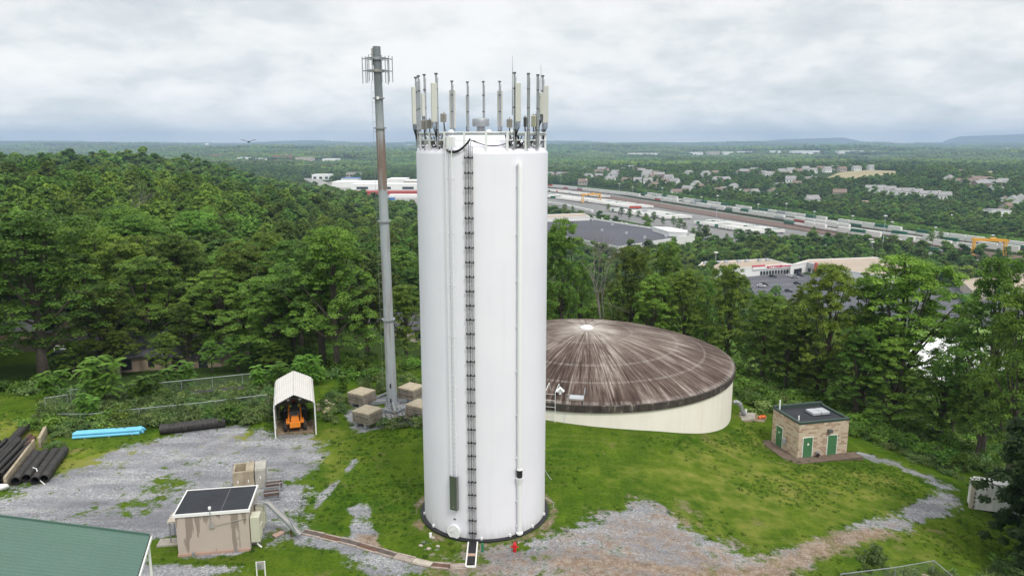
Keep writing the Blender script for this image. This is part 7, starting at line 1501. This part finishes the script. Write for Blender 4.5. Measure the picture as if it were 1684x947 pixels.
for pl in wp2: k |= poly_sd(X, Y, pl) > 0
X, Y = X[k], Y[k]; scatter('weeds', 'tall weeds growing round the slabs, fences and wood edges', np.stack([X, Y, T(X, Y)], 1), rng.uniform(.35, .95, len(X)), WEED)
X, Y = jgrid(-60, 60, 33, 98, .42); m_ = abs(X) < .72*Y+2; X, Y = X[m_], Y[m_]
gi = np.clip(np.searchsorted(xs, X), 1, NX-1), np.clip(np.searchsorted(ys, Y), 1, NY-1); gg = gravel.reshape(NY, NX)[gi[1], gi[0]]; dd = dirt.reshape(NY, NX)[gi[1], gi[0]]; ww = floor_.reshape(NY, NX)[gi[1], gi[0]]
cl_ = (np.sin(X*.31+1)*np.sin(Y*.43+2)+np.sin(X*.11+Y*.17)*.8+rng.normal(0, .45, len(X)))
k = (gg < .25) & (dd < .35) & (cl_ > .25) & (np.hypot(X-RX, Y-RY) > 17) & (np.hypot(X-TX, Y-TY) > 5); k |= (gg > .3) & (gg < .75) & (rng.uniform(size=len(X)) < .35) & (np.hypot(X-TX, Y-TY) > 5)
X, Y = X[k], Y[k]; print('TUFTS', len(X)); scatter('grass_tufts', 'short tufts of grass in the lawns and at the gravel edges', np.stack([X, Y, T(X, Y)-.02], 1), rng.uniform(.35, .9, len(X)), TUFT)
# sumac saplings and shrubs one can point to
for px, py, k_, s, lab in ((166, 668, 0, 1.3, 'tallest bright green sumac left of the back fence'), (152, 690, 1, 1.0, 'sumac sapling at the left end of the back fence'), (232, 662, 1, 1.0, 'small sumac sapling by the back fence'), (248, 658, 1, 1.1, 'sumac sapling right of the small one by the back fence'), (299, 648, 1, 1.3, 'sumac sapling behind the fence before the wide house'), (436, 640, 1, 1.1, 'sumac sapling at the right end of the back fence'), (565, 645, 2, 1.0, 'lone small sapling on the grass left of the slab stacks'), (505, 636, 0, .9, 'sumac clump behind the carport'), (470, 640, 0, .8, 'sumac clump behind the left of the carport'), (88, 655, 1, 1.2, 'sumac sapling in the bushes under the oak')):
    p = at(px, py); t = thing('sumac_sapling', lab, 'sapling', tuple(p), rng.uniform(0, 6)); t.scale = (s,)*3; link('fronds', SUM[k_][0], t); link('stems', SUM[k_][1], t)
for px, py, k_, s, lab in ((375, 694, 3, 1.7, 'bright green bush at the right end of the fat black pipe'), (300, 700, 1, 1.6, 'grey green bush behind the fat black pipe'), (165, 700, 4, 1.6, 'dark bush behind the light blue pipes'), (200, 695, 5, 1.5, 'dark bush in the middle behind the light blue pipes'), (95, 705, 4, 1.8, 'bush between the pipe heap and the light blue pipes'), (130, 655, 0, 2.3, 'large pale bush at the left of the back fence'), (47, 706, 5, 1.3, 'round shrub on the grass behind the pipe heap'), (105, 610, 5, 2.6, 'broad bush under the big oak'), (70, 640, 4, 2.2, 'low bush left of the gate panel'), (1440, 925, 1, 1.2, 'weedy bush at the bottom edge left of the fence corner'), (1665, 945, 3, 1.3, 'bright bush under the dark evergreen'), (280, 668, 1, 1.4, 'low weedy bush before the back fence'), (510, 630, 3, 2.0, 'bright bush behind the right side of the carport')):
    p = at(px, py); t = thing('shrub', lab, 'shrub', tuple(p), rng.uniform(0, 6)); t.scale = (s,)*3; link('foliage', BUSH[k_], t)

# ---------------------------------------------------------------- labels that several things share get their place in the row
bpy.context.view_layer.update()
_by = {}
for o in bpy.data.objects:
    if o.parent is None and 'label' in o and 'category' in o: _by.setdefault(o['label'], []).append(o)
def _ord(n): return '%d%s' % (n, 'th' if 10 <= n % 100 <= 20 else {1: 'st', 2: 'nd', 3: 'rd'}.get(n % 10, 'th'))
for lab, os_ in _by.items():
    if len(os_) < 2: continue
    os_.sort(key=lambda o: o.location.x/max(1.0, o.location.y)); 
    for i, o in enumerate(os_):
        if len(lab.split()) <= 12: o['label'] = '%s, %s from the left' % (lab, _ord(i+1))
